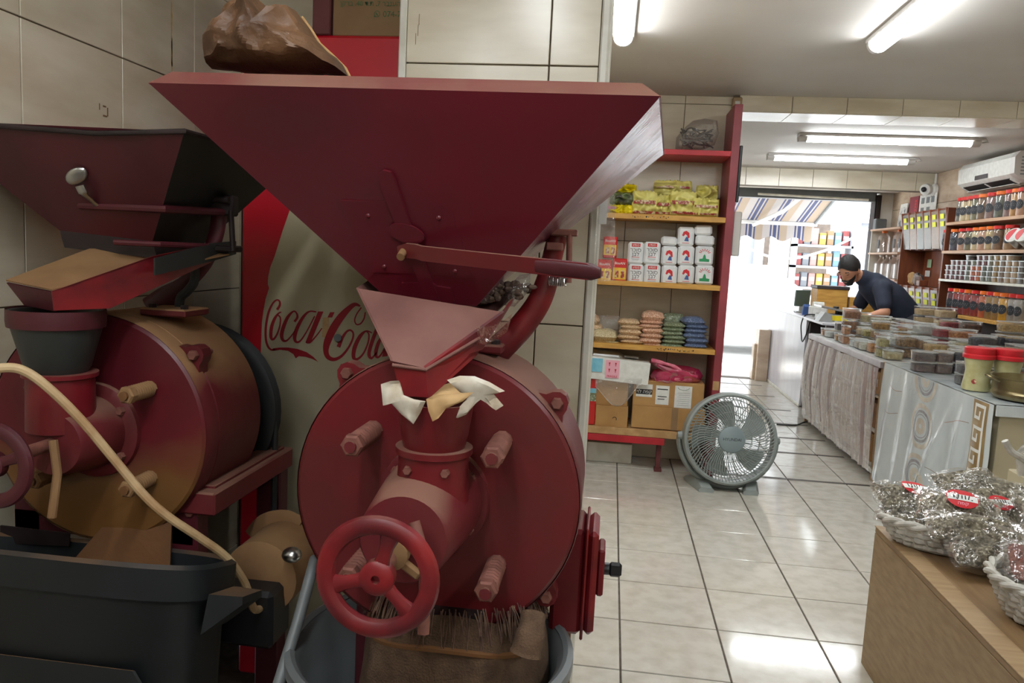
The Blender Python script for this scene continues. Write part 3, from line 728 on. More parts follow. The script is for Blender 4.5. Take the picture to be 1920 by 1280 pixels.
# ------------------------------------------------------------------ loose things on and under the mills
def puff(outline, depth, n, rings=7, amp=.01, seed=0, y_dir=Vector((0, 1, 0)), dense=3, fscale=14.0):
    P = [Vector(p) for p in outline]
    Q = []
    for i in range(len(P)):
        a, b = P[i], P[(i + 1) % len(P)]
        for k in range(dense): Q.append(a + (b - a) * (k / dense))
    c = sum(Q, Vector()) / len(Q)
    mb = MB()
    for sgn in (-1, 1):
        rg = []
        for k in range(rings + 1):
            s_ = 1 - k / rings * .98
            ring = []
            for p in Q:
                q = c + (p - c) * s_
                h = depth * math.sqrt(max(0, 1 - s_ ** 3))
                nz = noise.noise(q * fscale + Vector((seed, sgn * 2, 0)))
                rd = abs(noise.noise(q * fscale * .6 + Vector((0, seed, sgn))))
                ring.append(q + y_dir * (sgn * (h * (1 - .75 * rd) + (amp * nz if k else 0))))
            rg.append(ring)
        mb.ring_loft(rg, True, False, True)
    return mb
pm('bag_brown', S(112, 80, 54), S(74, 50, 34), 12, rough=0.5, bump=0.5, bscale=40, spec=0.35)
pm('burlap', S(100, 76, 56), S(74, 54, 38), 30, rough=0.9, bump=0.4, bscale=260)
pm('burlap_fringe', S(110, 84, 68), S(76, 52, 46), 60, rough=0.9)
pm('grain', S(112, 92, 78), S(70, 54, 46), 90, rough=0.8)
pm('cord_cream', S(196, 170, 130), S(164, 128, 88), 14, rough=0.6)

ob = [(406, 137), (408, 95), (418, 62), (440, 35), (462, 22), (478, 8), (490, 4), (498, 20), (515, 38), (528, 52), (546, 33), (566, 32), (584, 56), (600, 82), (625, 105), (648, 128), (657, 146), (600, 146), (520, 143), (450, 139)]
bag = puff([at(x, y, 1.30) for x, y in ob], .085, 0, 16, .012, 3, dense=5)
for v in bag.v:      # sharp creases
    a_ = 1 - abs(noise.noise(v * 11 + Vector((1, 2, 3)))) * 2; b_ = 1 - abs(noise.noise(v * 23 + Vector((5, 1, 0)))) * 2
    v.y -= .020 * a_ + .010 * b_; v.z += .004 * b_
bo = obj('crumpled_bag', bag, 'bag_brown', ang=18)
tag(bo, 'crumpled brown wrapping bag lying on the rim of the large red hopper', 'bag')
obj('torn_edge', MB().tube([at(x, y, 1.30) for x, y in ((566, 32), (584, 56), (600, 82), (625, 105), (648, 128), (657, 146))], .0022, 6).tube([at(x, y, 1.27) for x, y in ((492, 58), (530, 76), (570, 98), (610, 122))], .003, 6), 'paper_tan', bo)

# paper tucked round the inlet
pw = [(714, 720), (732, 714), (748, 713), (756, 740), (776, 748), (798, 752), (788, 774), (775, 795), (752, 776), (732, 754), (718, 760)]
pr = puff([at(x, y, 1.135) for x, y in pw], .004, 0, 6, .008, 5, fscale=30)
po = obj('paper_collar', pr, 'paper_dusty', ang=40)
tag(po, 'torn white paper tucked around the inlet under the red spout', 'paper')
pw2 = [(838, 712), (862, 704), (890, 705), (918, 716), (947, 733), (926, 739), (944, 760), (930, 769), (909, 743), (893, 755), (874, 777), (852, 786), (862, 762), (880, 742), (862, 735)]
obj('paper_flap', puff([at(x, y, 1.17) for x, y in pw2], .004, 0, 6, .010, 8, fscale=30), 'paper_dusty', po, ang=40)
pw3 = [(799, 748), (812, 741), (845, 738), (888, 735), (868, 752), (836, 766), (822, 784), (811, 790), (803, 770)]
obj('brown_scrap', puff([at(x, y, 1.125) for x, y in pw3], .004, 0, 6, .008, 2, fscale=30), 'paper_tan', po, ang=40)
obj('brown_piece', MB().sheet([at(x, y, Y) for x, y, Y in ((808, 728, 1.20), (868, 710, 1.27), (880, 722, 1.27), (875, 737, 1.24), (812, 744, 1.19))], .001), 'paper_tan', po)

gr = MB()
rg = random.Random(4)
for k in range(150):
    t = rg.random(); c = at(885 + 110 * t * rg.random() + 10, 570 - 22 * rg.random() - 18 * t, 1.40 + rg.random() * .06)
    gr.ball(c, (.006 + .004 * rg.random(), .005, .004 + .003 * rg.random()), 6, 4)
go = obj('raw_spice', gr, 'grain'); tag(go, 'dry grey brown roots in the gap below the large hopper', 'spice', kind='stuff')
tp_ = MB().grid(lambda u, v: at(893 + 68 * u - 10 * v, 612 + 34 * v - 26 * u + 10 * math.sin(u * 3), 1.262 - .012 * math.sin(PI * u)), 8, 6)
film('tape_film', (1, .8, .78, 1), .25, .2, .4, 60, .1, S(140, 60, 60))
to = obj('plastic_scrap', tp_, 'tape_film'); tag(to, 'clear plastic scrap taped to the chute of the large mill', 'plastic')
sc = puff([at(x, y, 1.41) for x, y in ((942, 572), (950, 540), (975, 515), (995, 512), (992, 545), (965, 575))], .02, 0, 5, .01, 7)
film('clear_bag', (1, 1, 1, 1), .10, .16, .6, 40, .08)
so = obj('plastic_bag', sc, 'clear_bag'); tag(so, 'small clear plastic bag stuffed between hopper and curved bracket', 'bag')

# burlap sack tied under the drum, in the grey tub
sk = MB(); scx, scy = AX + .035, 1.37
def sackf(u, v):
    a = 2 * PI * u; r = .128 + .035 * math.sin(PI * min(1, v * 1.4)) - .02 * v
    r *= 1 + .07 * math.sin(a * 5 + 6 * v) * v + .05 * noise.noise(Vector((math.cos(a) * 2, math.sin(a) * 2, v * 5)))
    return Vector((scx + math.cos(a) * r * 1.18, scy + math.sin(a) * r * .95, .715 - .62 * v + .012 * math.sin(a * 3)))
sk.grid(sackf, 40, 24, True)
sko = obj('burlap_sack', sk, 'burlap', ang=60)
tag(sko, 'brown burlap sack hanging frayed from the underside of the large drum', 'sack')
fr = MB(); rg = random.Random(9)
for k in range(320):
    a = 2 * PI * rg.random(); p = Vector((scx + math.cos(a) * .150, scy + math.sin(a) * .122, .728 + rg.random() * .012))
    d = Vector((math.cos(a) * .015 + rg.uniform(-.01, .01), math.sin(a) * .015, -.03 - .035 * rg.random()))
    fr.tube([p, p + d * .5 + Vector((0, 0, .006)), p + d], .0012, 4)
fo = obj('fringe', fr, 'burlap_fringe', sko); fo['kind'] = 'stuff'
obj('sack_tie', MB().tube([Vector((scx + math.cos(a) * .164, scy + math.sin(a) * .134, .66 + .01 * math.sin(3 * a))) for a in [2 * PI * k / 36 for k in range(37)]], .006, 6), 'dust_brown', sko)
obj('hose_end', MB().tube(smoothpath([at(1000, 1150, 1.27), at(995, 1185, 1.25), at(985, 1225, 1.24)]), [.022] * 6 + [.026] * 6 + [.028], 12), 'burlap', sko)

bc = at(808, 1215, 1.30)
bk = MB().lathe([(.185, .0), (.19, .02), (.243, .602), (.252, .612), (.254, .630), (.244, .632), (.234, .62), (.180, .02), (.01, .018)], (-.288, 1.33, 0), (0, 0, 1), 56)
bko = obj('grey_tub', bk, 'grey_plastic'); tag(bko, 'round grey plastic tub standing under the large red mill', 'tub')
obj('tub_rim', MB().lathe([(.252, .606), (.262, .612), (.262, .634), (.252, .640), (.244, .634)], (-.288, 1.33, 0), (0, 0, 1), 56, False, False), 'grey_plastic', bko)

# black bin leaning under the older mill
bn = MB(); bcn = Vector((-1.005, 1.345, 0))
def sup(a, rx, ry, e=.55):
    c_, s_ = math.cos(a), math.sin(a)
    return math.copysign(abs(c_) ** e, c_) * rx, math.copysign(abs(s_) ** e, s_) * ry
def lean(p): return bcn + Vector((p[0], p[1], p[2] - .30 * p[1] * p[2] / .74))
rings = []
for rx, ry, z in ((.235, .085, 0.0), (.245, .09, .06), (.280, .112, .66), (.284, .116, .665), (.298, .124, .67), (.302, .127, .728), (.294, .12, .736), (.280, .112, .728), (.27, .105, .66), (.23, .085, .03)):
    rings.append([lean((*sup(2 * PI * k / 64, rx, ry), z)) for k in range(64)])
bn.ring_loft(rings)
bno = obj('black_bin', bn, 'bin_black', ang=40); tag(bno, 'large black plastic bin under the older mill at the lower left', 'bin')
obj('bin_handle', MB().ring_loft([[lean(p) for p in q] for q in (((.282, -.05, .60), (.282, .05, .60), (.298, .05, .68), (.298, -.05, .68)), ((.36, -.04, .665), (.36, .04, .665), (.36, .04, .68), (.36, -.04, .68)))]), 'bin_black', bno, ang=20)
obj('bin_panel', MB().ring_loft([[lean((x * s_, -.0905 - .0225 * (z - .06) / .60 - .003 - .003 * k, z)) for x, z in ((-.17, .1), (.17, .1), (.20, .14), (.215, .50), (.19, .54), (-.19, .54), (-.215, .50), (-.20, .14))] for k, s_ in ((0, 1.0), (1, .98))]), 'bin_black', bno, ang=30)

cb = [(-40, 700, 1.16), (0, 690, 1.18), (40, 693, 1.2), (85, 722, 1.22), (150, 785, 1.25), (215, 862, 1.28), (270, 928, 1.30), (315, 968, 1.32), (375, 1008, 1.36), (425, 1045, 1.40), (458, 1090, 1.44), (473, 1135, 1.47), (482, 1143, 1.50), (492, 1136, 1.52)]
co_ = obj('power_cable', MB().tube(smoothpath([at(*p) for p in cb]), .0082, 10), 'cord_cream')
tag(co_, 'thick cream cable hanging in front of the older red mill', 'cable')
pp = obj('metal_pole', MB().tube([at(590, 1050, 1.36), at(560, 1160, 1.28), at(520, 1290, 1.20), at(470, 1480, 1.08)], .0105, 14).ball(at(590, 1050, 1.36), .0108), 'grey_plastic')
tag(pp, 'thin grey pole leaning between the grey tub and the dark motor', 'pole')
hpt = H['TFL'] + o2; hn2 = (H['TFR'] - H['TFL']).cross(H['BFL'] - H['TFL']).normalized()
if hn2.y > 0: hn2 = -hn2
def sq(x, y, o=0.0): return on_plane(x, y, hpt, hn2) + hn2 * o
spn = MB().tube(smoothpath([sq(160, 338, .020), sq(170, 352, .024), sq(178, 368, .014), sq(188, 388, .004)]), [.009] * 6 + [.006] * 6 + [.005] * 6 + [.006], 10, flat=(.5, 1.2), up=hn2)
spo = obj('metal_spoon', spn, 'steel')
bwl = MB().ball((0, 0, 0), (.024, .006, .015), 20, 10).xf(Matrix.Translation(sq(152, 322, .016)) @ Matrix.Rotation(math.radians(-32), 4, 'Y') @ Matrix.Rotation(math.radians(28), 4, 'X'))
obj('bowl', bwl, 'steel', spo); tag(spo, 'old metal spoon hooked on the older maroon hopper', 'spoon')

# ------------------------------------------------------------------ drinks fridge behind the mills
YF = 2.12
pm('fridge_red', S(200, 22, 44), S(188, 20, 40), 3, rough=0.35)
pm('fridge_cream', S(196, 188, 160), S(182, 172, 142), 2.5, rough=0.4)
pm('fridge_letter', S(158, 22, 36), rough=0.45)
pm('maroon_card', S(104, 52, 52), S(92, 44, 46), 6, rough=0.7)
fx0, fx1, ftop = -1.062, -0.40, 1.921
fr_ = thing('drinks_fridge', 'red and cream drinks fridge with script lettering behind the mills', 'fridge', (-.73, 2.36, 0))
fo_ = Vector((-.73, 2.36, 0))
obj('cabinet', MB().bx(fx0 + .73, fx1 + .73, YF - 2.36, .24, .03, ftop, .008), 'fridge_red', fr_)
obj('black_side', MB().bx(fx0 + .73 - .006, fx0 + .73, YF - 2.36 + .01, .23, .03, ftop - .4, .001), 'black_plastic', fr_)
lb = [(556, 330), (544, 392), (530, 432), (515, 480), (507, 500), (503, 518), (502, 532), (504.5, 540), (498, 560), (494, 582), (491, 605), (489, 665), (489, 760), (491, 860), (497, 1000)]
poly = [at(x, y, YF - .001) - fo_ for x, y in lb]
xm = (fx0 + fx1) / 2 + .73
rightp = [Vector((2 * xm - p.x, p.y, p.z)) for p in poly]
zlo = .12
poly = [Vector((poly[0].x + .05, poly[0].y, 1.72))] + poly + [Vector((poly[-1].x, poly[-1].y, zlo))]
rightp = [Vector((2 * xm - p.x, p.y, p.z)) for p in poly][::-1]
obj('bottle_panel', MB().prism(poly + rightp, (0, .0008, 0)), 'fridge_cream', fr_, smooth=False)
def z2(x, y): return at(440 + x / 4, 380 + y / 4, YF - .0022) - fo_
def ribbon(mb, pts, ws, k=5):
    P = smoothpath([(x, y, 0) for x, y in pts], k); n = len(P)
    W = [ws[min(int(i / k), len(ws) - 1)] * (1 - (i % k) / k) + ws[min(int(i / k) + 1, len(ws) - 1)] * ((i % k) / k) for i in range(n)]
    L_, R_ = [], []
    for i in range(n):
        d = (P[min(i + 1, n - 1)] - P[max(i - 1, 0)]); d.normalize() if d.length > 0 else None
        nn = Vector((-d.y, d.x, 0)) * (W[i] / 2)
        L_.append(P[i] + nn); R_.append(P[i] - nn)
    vs = [z2(p.x, p.y) for p in L_ + R_]
    mb.add(vs, [(i, i + 1, n + i + 1, n + i) for i in range(n - 1)])
lt = MB()
ribbon(lt, [(318, 802), (338, 768), (336, 738), (315, 729), (285, 755), (256, 815), (239, 890), (232, 960), (235, 1030), (250, 1078), (275, 1102), (305, 1100)], [20, 18, 13, 12, 14, 17, 18, 18, 17, 16, 14, 12])
sw_ = [(285, 1092), (340, 1085), (400, 1085), (470, 1095), (540, 1120), (590, 1155), (627, 1193), (580, 1170), (530, 1155), (480, 1150), (458, 1167), (440, 1135), (400, 1110), (340, 1102), (290, 1110)]
lt.add([z2(*p) for p in sw_], [tuple(range(len(sw_)))])
ribbon(lt, [(318, 838), (342, 862), (338, 925), (315, 990), (288, 1024), (272, 1005), (276, 935), (300, 868), (330, 828), (350, 820)], [9, 12, 12, 13, 16, 24, 26, 22, 12, 8])
ribbon(lt, [(448, 892), (470, 858), (462, 824), (438, 815), (398, 858), (368, 925), (352, 990), (362, 1030), (392, 1032), (435, 985), (455, 950)], [18, 18, 12, 12, 24, 28, 28, 20, 13, 9, 8])
ribbon(lt, [(612, 818), (560, 815), (515, 855), (470, 935), (450, 1005), (460, 1042), (492, 1035), (540, 965), (600, 850)], [10, 12, 22, 28, 28, 18, 12, 10, 10])
lt.add([z2(*p) for p in ((625, 815), (666, 815), (572, 1042), (530, 1048))], [(0, 1, 2, 3)])
ribbon(lt, [(535, 1045), (565, 1046), (610, 1000), (655, 940)], [14, 14, 10, 8])
lt.add([z2(*p) for p in ((716, 820), (749, 820), (731, 860), (696, 860))], [(0, 1, 2, 3)])
ribbon(lt, [(942, 775), (905, 762), (865, 785), (800, 852), (740, 942), (696, 1040), (684, 1110), (702, 1158), (748, 1174), (802, 1148), (852, 1088), (885, 1020), (888, 975), (866, 955), (838, 968), (808, 1012), (778, 1082)], [10, 28, 38, 54, 60, 54, 40, 34, 26, 20, 16, 15, 14, 14, 16, 22, 30])
ribbon(lt, [(950, 785), (915, 835), (900, 880), (914, 912), (945, 905), (970, 868), (980, 820)], [10, 10, 10, 10, 11, 11, 10])
ribbon(lt, [(985, 962), (1006, 985), (1000, 1050), (965, 1130), (920, 1172), (892, 1158), (900, 1085), (940, 1002), (985, 962), (1030, 975)], [9, 12, 13, 14, 18, 28, 32, 28, 12, 8])
ribbon(lt, [(1095, 905), (1070, 940), (1042, 1010), (1014, 1095), (1008, 1145), (1028, 1165), (1065, 1120)], [14, 26, 28, 28, 26, 16, 9])
ribbon(lt, [(1140, 985), (1110, 1000), (1078, 1050), (1058, 1120), (1068, 1158), (1100, 1135), (1150, 1040)], [10, 14, 26, 28, 18, 12, 10])
lt.add([z2(*p) for p in ((1150, 985), (1185, 985), (1145, 1150), (1105, 1155))], [(0, 1, 2, 3)])
obj('lettering', lt, 'fridge_letter', fr_, smooth=False, fix=False)
obj('lock', MB().cyl(at(633, 633, YF) - fo_, at(633, 633, YF - .012) - fo_, .011, None, 18), 'grey_plastic', fr_)
obj('sticker', MB().prism([at(x, y, YF - .001) - fo_ for x, y in ((606, 595), (617, 595), (616, 632), (604, 632))], (0, -.001, 0)), 'paper_tan', fr_, smooth=False)
obj('torn_sticker', MB().prism([at(x, y, YF - .001) - fo_ for x, y in ((630, 468), (640, 462), (668, 482), (672, 497), (655, 500), (648, 511), (632, 507))], (0, -.001, 0)), 'fridge_cream', fr_, smooth=False)
# things on top of the fridge
cbx = thing('carton', 'brown cardboard carton with green print on top of the red fridge', 'carton', (-.62, 2.36, ftop))
c0 = at(623, 66, YF + .01)
obj('box', MB().bx(c0.x + .62, .20, YF + .01 - 2.36, .2, 0, .30, .003), 'cardboard_dim', cbx)
pt = MB(); oo = Vector((-.62, 2.36, ftop))
put_text(pt, TX['ןקרב .40 ד.ת ,7 רבנעה'], at(694, 7, YF + .008) - oo, (1, 0, 0), (0, 0, 1), .0185)
put_text(pt, TX['074-7'], at(735, 27, YF + .008) - oo, (1, 0, 0), (0, 0, 1), .022)
ic = at(707, 26, YF + .008) - oo
ringp = [(math.cos(a), math.sin(a)) for a in [2 * PI * k / 24 for k in range(24)]]
pt.add([ic + Vector((c * r, 0, s_ * r)) for r in (.0085, .0070) for c, s_ in ringp], [(i, (i + 1) % 24, 24 + (i + 1) % 24, 24 + i) for i in range(24)])
pt.add([ic + Vector(p) for p in ((-.009, 0, -.009), (-.004, 0, -.0075), (-.0075, 0, -.004))], [(0, 1, 2)])
pt.add([ic + Vector(p) for p in ((-.004, 0, .003), (-.002, 0, .004), (-.0005, 0, .001), (.002, 0, -.002), (.004, 0, -.003), (.003, 0, -.005), (-.001, 0, -.003), (-.004, 0, .001))], [tuple(range(8))])
obj('print', pt, 'print_green', cbx, smooth=False, fix=False)
m0 = at(585, 66, YF)
mc = obj('maroon_board', MB().bx(m0.x, c0.x - .003, YF, 2.5, ftop, ftop + .30, .003), 'maroon_card'); tag(mc, 'narrow maroon board standing beside the carton on the fridge', 'board')
bl = obj('black_bracket', MB().prism([at(x, y, 2.5) for x, y in ((430, 15), (437, 13), (450, 22), (446, 40), (429, 42))], (0, .03, 0)), 'black_plastic'); tag(bl, 'small black speaker high on the wall behind the brown bag', 'speaker')
# ------------------------------------------------------------------ shelf unit against the back wall
sh = thing('shelf_unit', 'tall red shelf unit with yellow boards beside the doorway', 'shelf', (.31, 5.08, 0))
so1 = Vector((.31, 5.08, 0))
def sbx(name, x0, x1, y0, y1, z0, z1, mat, bev=.002):
    return obj(name, MB().bx(x0 - .31, x1 - .31, y0 - 5.08, y1 - 5.08, z0, z1, bev), mat, sh)
YFs = 4.905
sbx('side_panel', .665, .714, YFs, 5.262, 0.0, 2.30, 'shelf_red')
sbx('side_panel', -.35, -.31, YFs, 5.262, 0.0, 2.30, 'shelf_red')
sbx('top_board', -.31, .665, YFs, 5.262, 1.991, 2.023, 'shelf_red_bright')
for z in (1.592, 1.176, .777): sbx('board', -.31, .664, YFs - .012, 5.262, z, z + .032, 'wood_shelf')
bb = sbx('bottom_board', -.31, .664, YFs, 5.262, .222, .268, 'paper_tan')
sbx('front_rail', -.31, .396, YFs - .01, YFs + .02, .178, .221, 'shelf_red_bright')
sbx('foot', .352, .382, 4.93, 4.97, 0, .178, 'maroon_card'); sbx('foot', .345, .392, 4.91, 4.98, 0, .018, 'maroon_card')
scr = MB(); rg = random.Random(2)
for z0, xa, n in ((.793, .30, 26), (1.608, .10, 14)):
    for k in range(n):
        x = xa + .24 * k / n + rg.uniform(-.004, .004)
        scr.box((x - .31, YFs - .0125 - 5.08, z0 + rg.uniform(-.005, .005)), (rg.uniform(.002, .009), .001, rg.uniform(.002, .010)), Matrix.Rotation(rg.uniform(-.6, .6), 3, 'Y'))
obj('handwriting', scr, 'print_black', sh, smooth=False)
obj('sticker', MB().bx(.668 - .31, .706 - .31, YFs - .001 - 5.08, YFs - 5.08, .555, .612), 'paper_tan', sh, smooth=False)
obj('control_box', MB().bx(.714 - .31, .765 - .31, 4.93 - 5.08, 5.09 - 5.08, 1.395, 1.665, .006), 'lamp_cap', sh)
obj('panel_screen', MB().bx(.716 - .31, .735 - .31, 4.92 - 5.08, 5.22 - 5.08, 1.72, 2.06, .004), 'black_plastic', sh)
mtr = obj('sensor_box', MB().bx(.69, .75, 5.20, 5.25, 2.335, 2.40, .006), 'wood_pale'); tag(mtr, 'small beige sensor box under the ceiling above the shelf unit', 'sensor')
obj('sensor_lens', MB().bx(.705, .735, 5.196, 5.20, 2.35, 2.375, .002), 'lamp_cap', mtr)

def rect(x0, x1, y0, y1, Y): return at(x0, (y0 + y1) / 2, Y).x, at(x1, (y0 + y1) / 2, Y).x, at((x0 + x1) / 2, y1, Y).z, at((x0 + x1) / 2, y0, Y).z
# clear bag on the top board
film('clear_crinkle', (.93, .93, .93, 1), .10, .14, .8, 55, .10)
pm('wire_dark', S(70, 64, 60), S(110, 100, 92), 40, rough=0.5)
tb_ = puff([at(x, y, 5.0) for x, y in ((1266, 280), (1268, 258), (1285, 238), (1300, 226), (1322, 222), (1345, 226), (1348, 250), (1340, 272), (1318, 281))], .09, 0, 7, .02, 11)
tbo = obj('clear_bag_bundle', tb_, 'clear_crinkle', ang=60); tag(tbo, 'clear crinkled plastic bag of dark oddments on the top red board', 'bag')
rg = random.Random(12); wr_ = MB(); bc0 = at(1308, 256, 5.0)
for k in range(26):
    p = [bc0 + Vector((rg.uniform(-.11, .10), rg.uniform(-.05, .05), rg.uniform(-.07, .05))) for _ in range(3)]
    wr_.tube(smoothpath(p, 4), .005, 5)
obj('contents', wr_, 'wire_dark', tbo)

# snack bags on the upper yellow board
pm('bag_pale', S(222, 214, 130), S(206, 196, 104), 12, rough=0.32, bump=.25, bscale=30)
pm('bag_yellow', S(232, 212, 30), S(214, 192, 20), 12, rough=0.3, bump=.2, bscale=30)
pm('bag_dark', S(70, 66, 60), S(110, 128, 80), 18, rough=0.3, bump=.2, bscale=30)
pm('band_red', S(150, 52, 50), S(206, 190, 150), 60, rough=0.4, contrast=(.45, .6))
def snack(label, x0, x1, y0, y1, Y, mat, bands, seed, group='snack bags on the upper yellow board'):
    X0, X1, z0, z1 = rect(x0, x1, y0, y1, Y); w = X1 - X0; h = z1 - z0
    t = thing('snack_bag', label, 'snack bag', ((X0 + X1) / 2, Y, z0), 0, group)
    m = pillow(w, h, .075, 26, 22, .55, seed, .42)
    for v in m.v:
        e_ = abs(v.y) / (h / 2); v.z += .007 * noise.noise(v * 38 + Vector((seed, 0, 0))) * (1 if e_ < .9 else 2.2); v.y += .004 * math.sin(v.x * 260) * (e_ > .93) + .006 * noise.noise(Vector((v.x * 25, seed, 0)))
    m = m.xf(Matrix.Translation((0, 0, h / 2)) @ Matrix.Rotation(PI / 2, 4, 'X'))
    obj('bag', m, mat, t, ang=70)
    for b0, b1, bm in bands:
        def g(u, v): 
            a = (2 * u - 1) * .86; b = 2 * (b0 + (b1 - b0) * v) - 1
            tt = math.sqrt(max(0, (1 - a * a) * (1 - b * b)))
            return Vector((a * w / 2, -(.0375 * max(0, (1 - a * a) * (1 - b * b)) ** .42 * 1.25 + .006), h / 2 + b * h / 2))
        obj('print_band', MB().grid(g, 10, 3), bm, t)
RB = [(.12, .22, 'band_red'), (.48, .62, 'band_red')]
snack('pale yellow snack bag lying at the back of the row, wide one', 1225, 1298, 338, 368, 5.12, 'bag_pale', RB[1:], 1)
snack('pale yellow snack bag at the back corner next to the red post', 1304, 1347, 347, 382, 5.10, 'bag_pale', RB[:1], 2)
snack('pale yellow snack bag standing leftmost of the front row of four', 1184, 1232, 357, 407, 4.97, 'bag_pale', RB, 3)
snack('narrow pale yellow snack bag second in the front row of four', 1227, 1259, 365, 407, 4.99, 'bag_pale', RB, 4)
snack('pale yellow snack bag third in the front row of four', 1255, 1306, 358, 408, 4.97, 'bag_pale', RB, 5)
snack('pale yellow snack bag slumped rightmost in the front row of four', 1298, 1348, 371, 408, 4.95, 'bag_pale', RB, 6)
snack('bright yellow bag lying on top of the small dark bag', 1148, 1194, 345, 362, 5.0, 'bag_yellow', [], 7)
snack('dark bag with green picture between two bright yellow bags', 1143, 1189, 361, 385, 4.97, 'bag_dark', [], 8)
snack('bright yellow bag at the bottom under the small dark bag', 1143, 1186, 383, 408, 4.96, 'bag_yellow', [(.2, .3, 'print_black')], 9)

# sugar and boxes on the middle board
pm('pack_white', S(224, 226, 228), S(210, 212, 214), 14, rough=0.5, bump=.1, bscale=40)
pm('pack_red', S(204, 40, 36), S(188, 34, 32), 8, rough=0.4)
pm('pack_yellow', S(226, 190, 60), S(210, 160, 50), 20, rough=0.45)
pm('print_leafgreen', S(40, 140, 90), rough=0.5)
def pack(label, x0, x1, y0, y1, Y, kind, group, rot=0.0):
    X0, X1, z0, z1 = rect(x0, x1, y0, y1, Y); w = X1 - X0 - .001; h = z1 - z0 - .001
    t = thing('sugar_pack' if kind != 'box' else 'food_box', label, 'sugar pack' if kind != 'box' else 'box', ((X0 + X1) / 2, Y + .045, z0), 0, group)
    obj('pack', MB().box((0, 0, h / 2), (w, .09, h), Matrix.Rotation(rot, 3, 'Y'), .006 if kind == 'box' else .012), 'pack_red' if kind == 'box' else 'pack_white', t)
    yf = -.0456
    if kind == 'sugar':
        obj('brand_patch', MB().bx(-w * .28, w * .28, yf - .0003, yf, h * .78, h * .93), 'print_red', t, smooth=False)
        p = MB(); put_text(p, TX['אדגוס'], (0, yf - .0008, h * .855), (1, 0, 0), (0, 0, 1), .018)
        obj('brand_text', p, 'paper_white', t, smooth=False, fix=False)
        p = MB(); put_text(p, TX['רכוס'], (0, yf - .0004, h * .63), (1, 0, 0), (0, 0, 1), .034); put_text(p, TX['ןבל'], (0, yf - .0004, h * .44), (1, 0, 0), (0, 0, 1), .034)
        obj('lettering', p, 'print_black', t, smooth=False, fix=False)
        obj('red_line', MB().bx(-w * .25, w * .25, yf - .0003, yf, h * .30, h * .325), 'print_red', t, smooth=False)
        obj('grey_lines', MB().bx(-w * .25, w * .25, yf - .0003, yf, h * .23, h * .245).bx(-w * .2, w * .2, yf - .0003, yf, h * .18, h * .195), 'print_grey', t, smooth=False)
    elif kind == 'blue':
        poly = [(-.25, .55), (-.18, .74), (.0, .80), (.18, .70), (.22, .45), (.10, .40), (.06, .55), (-.05, .62), (-.16, .50)]
        obj('red_emblem', MB().add([(x * w, yf - .0004, z * h) for x, z in poly], [tuple(range(9))]), 'print_red', t, smooth=False)
        poly = [(-.10, .26), (.18, .24), (.14, .42), (.02, .50), (-.04, .40)]
        obj('blue_emblem', MB().add([(x * w, yf - .0004, z * h) for x, z in poly], [tuple(range(5))]), 'print_blue', t, smooth=False)
        obj('red_line', MB().bx(-w * .22, w * .22, yf - .0003, yf, h * .14, h * .165), 'print_red', t, smooth=False)
    elif kind == 'green':
        p = MB()
        for k in range(7):
            a = PI * (k + .5) / 7; c = Vector((math.cos(a) * w * .26, yf - .0003, h * .62 + math.sin(a) * h * .18))
            p.box(c, (.004, .0006, .016), Matrix.Rotation(PI / 2 - a, 3, 'Y'))
        obj('red_rays', p, 'print_red', t, smooth=False)
        poly = [(-.28, .18), (.28, .18), (.28, .32), (.10, .34), (.06, .50), (0, .58), (-.06, .50), (-.10, .34), (-.28, .32)]
        obj('green_emblem', MB().add([(x * w, yf - .0004, z * h) for x, z in poly], [tuple(range(9))]), 'print_leafgreen', t, smooth=False)
    elif kind == 'box':
        obj('yellow_panel', MB().bx(-w * .46, w * .46, yf - .0004, yf, h * .14, h * .62), 'pack_yellow', t, smooth=False)
        p = MB(); put_text(p, TX['BissAN'], (0, yf - .0008, h * .80), (1, 0, 0), (0, 0, 1), .022)
        obj('lettering', p, 'paper_white', t, smooth=False, fix=False)
        obj('pictures', MB().bx(-w * .3, -w * .05, yf - .0008, yf - .0004, h * .2, h * .5).bx(w * .1, w * .35, yf - .0008, yf - .0004, h * .2, h * .52), 'band_red', t, smooth=False)
g = 'white sugar packs on the middle board'
for (cx0, cx1), cn in (((1177, 1206.5), 'left'), ((1207, 1238), 'right')):
    pack('sugar pack with red patch and Hebrew words, upper %s of the square of four' % cn, cx0, cx1, 453, 495, 4.93, 'sugar', g)
    pack('sugar pack with red patch and Hebrew words, lower %s of the square of four' % cn, cx0, cx1, 495, 537, 4.93, 'sugar', g)
pack('white pack with red and blue emblem under the blank loose pack', 1240, 1270, 461, 497, 4.95, 'blue', g)
pack('white pack with red and blue emblem at the bottom beside the square of four', 1240, 1270, 497, 533, 4.95, 'blue', g)
pack('blank white pack on top of the shorter emblem stack', 1240, 1270, 443, 460, 4.95, 'blank', g, .04)
pack('white emblem pack at the top of the tallest stack', 1271, 1302, 425, 461, 4.95, 'blue', g)
pack('white emblem pack in the middle of the tallest stack', 1271, 1302, 461, 497, 4.95, 'blue', g)
pack('white emblem pack at the bottom of the tallest stack', 1271, 1302, 497, 533, 4.95, 'blue', g)
pack('white pack with green emblem, the upper of two next to the red post', 1304, 1338, 461, 497, 4.95, 'green', g)
pack('white pack with green emblem, the lower of two next to the red post', 1304, 1338, 497, 534, 4.95, 'green', g)
pack('blank white pack lying on the green emblem stack, lower of two', 1304, 1340, 441, 460, 4.95, 'blank', g, .03)
pack('blank white pack lying topmost above the green emblem stack', 1303, 1336, 422, 441, 4.95, 'blank', g, -.05)
g = 'red and yellow boxes on the middle board'
pack('red and yellow food box nearest the sugar packs', 1148, 1175, 484, 530, 4.93, 'box', g)
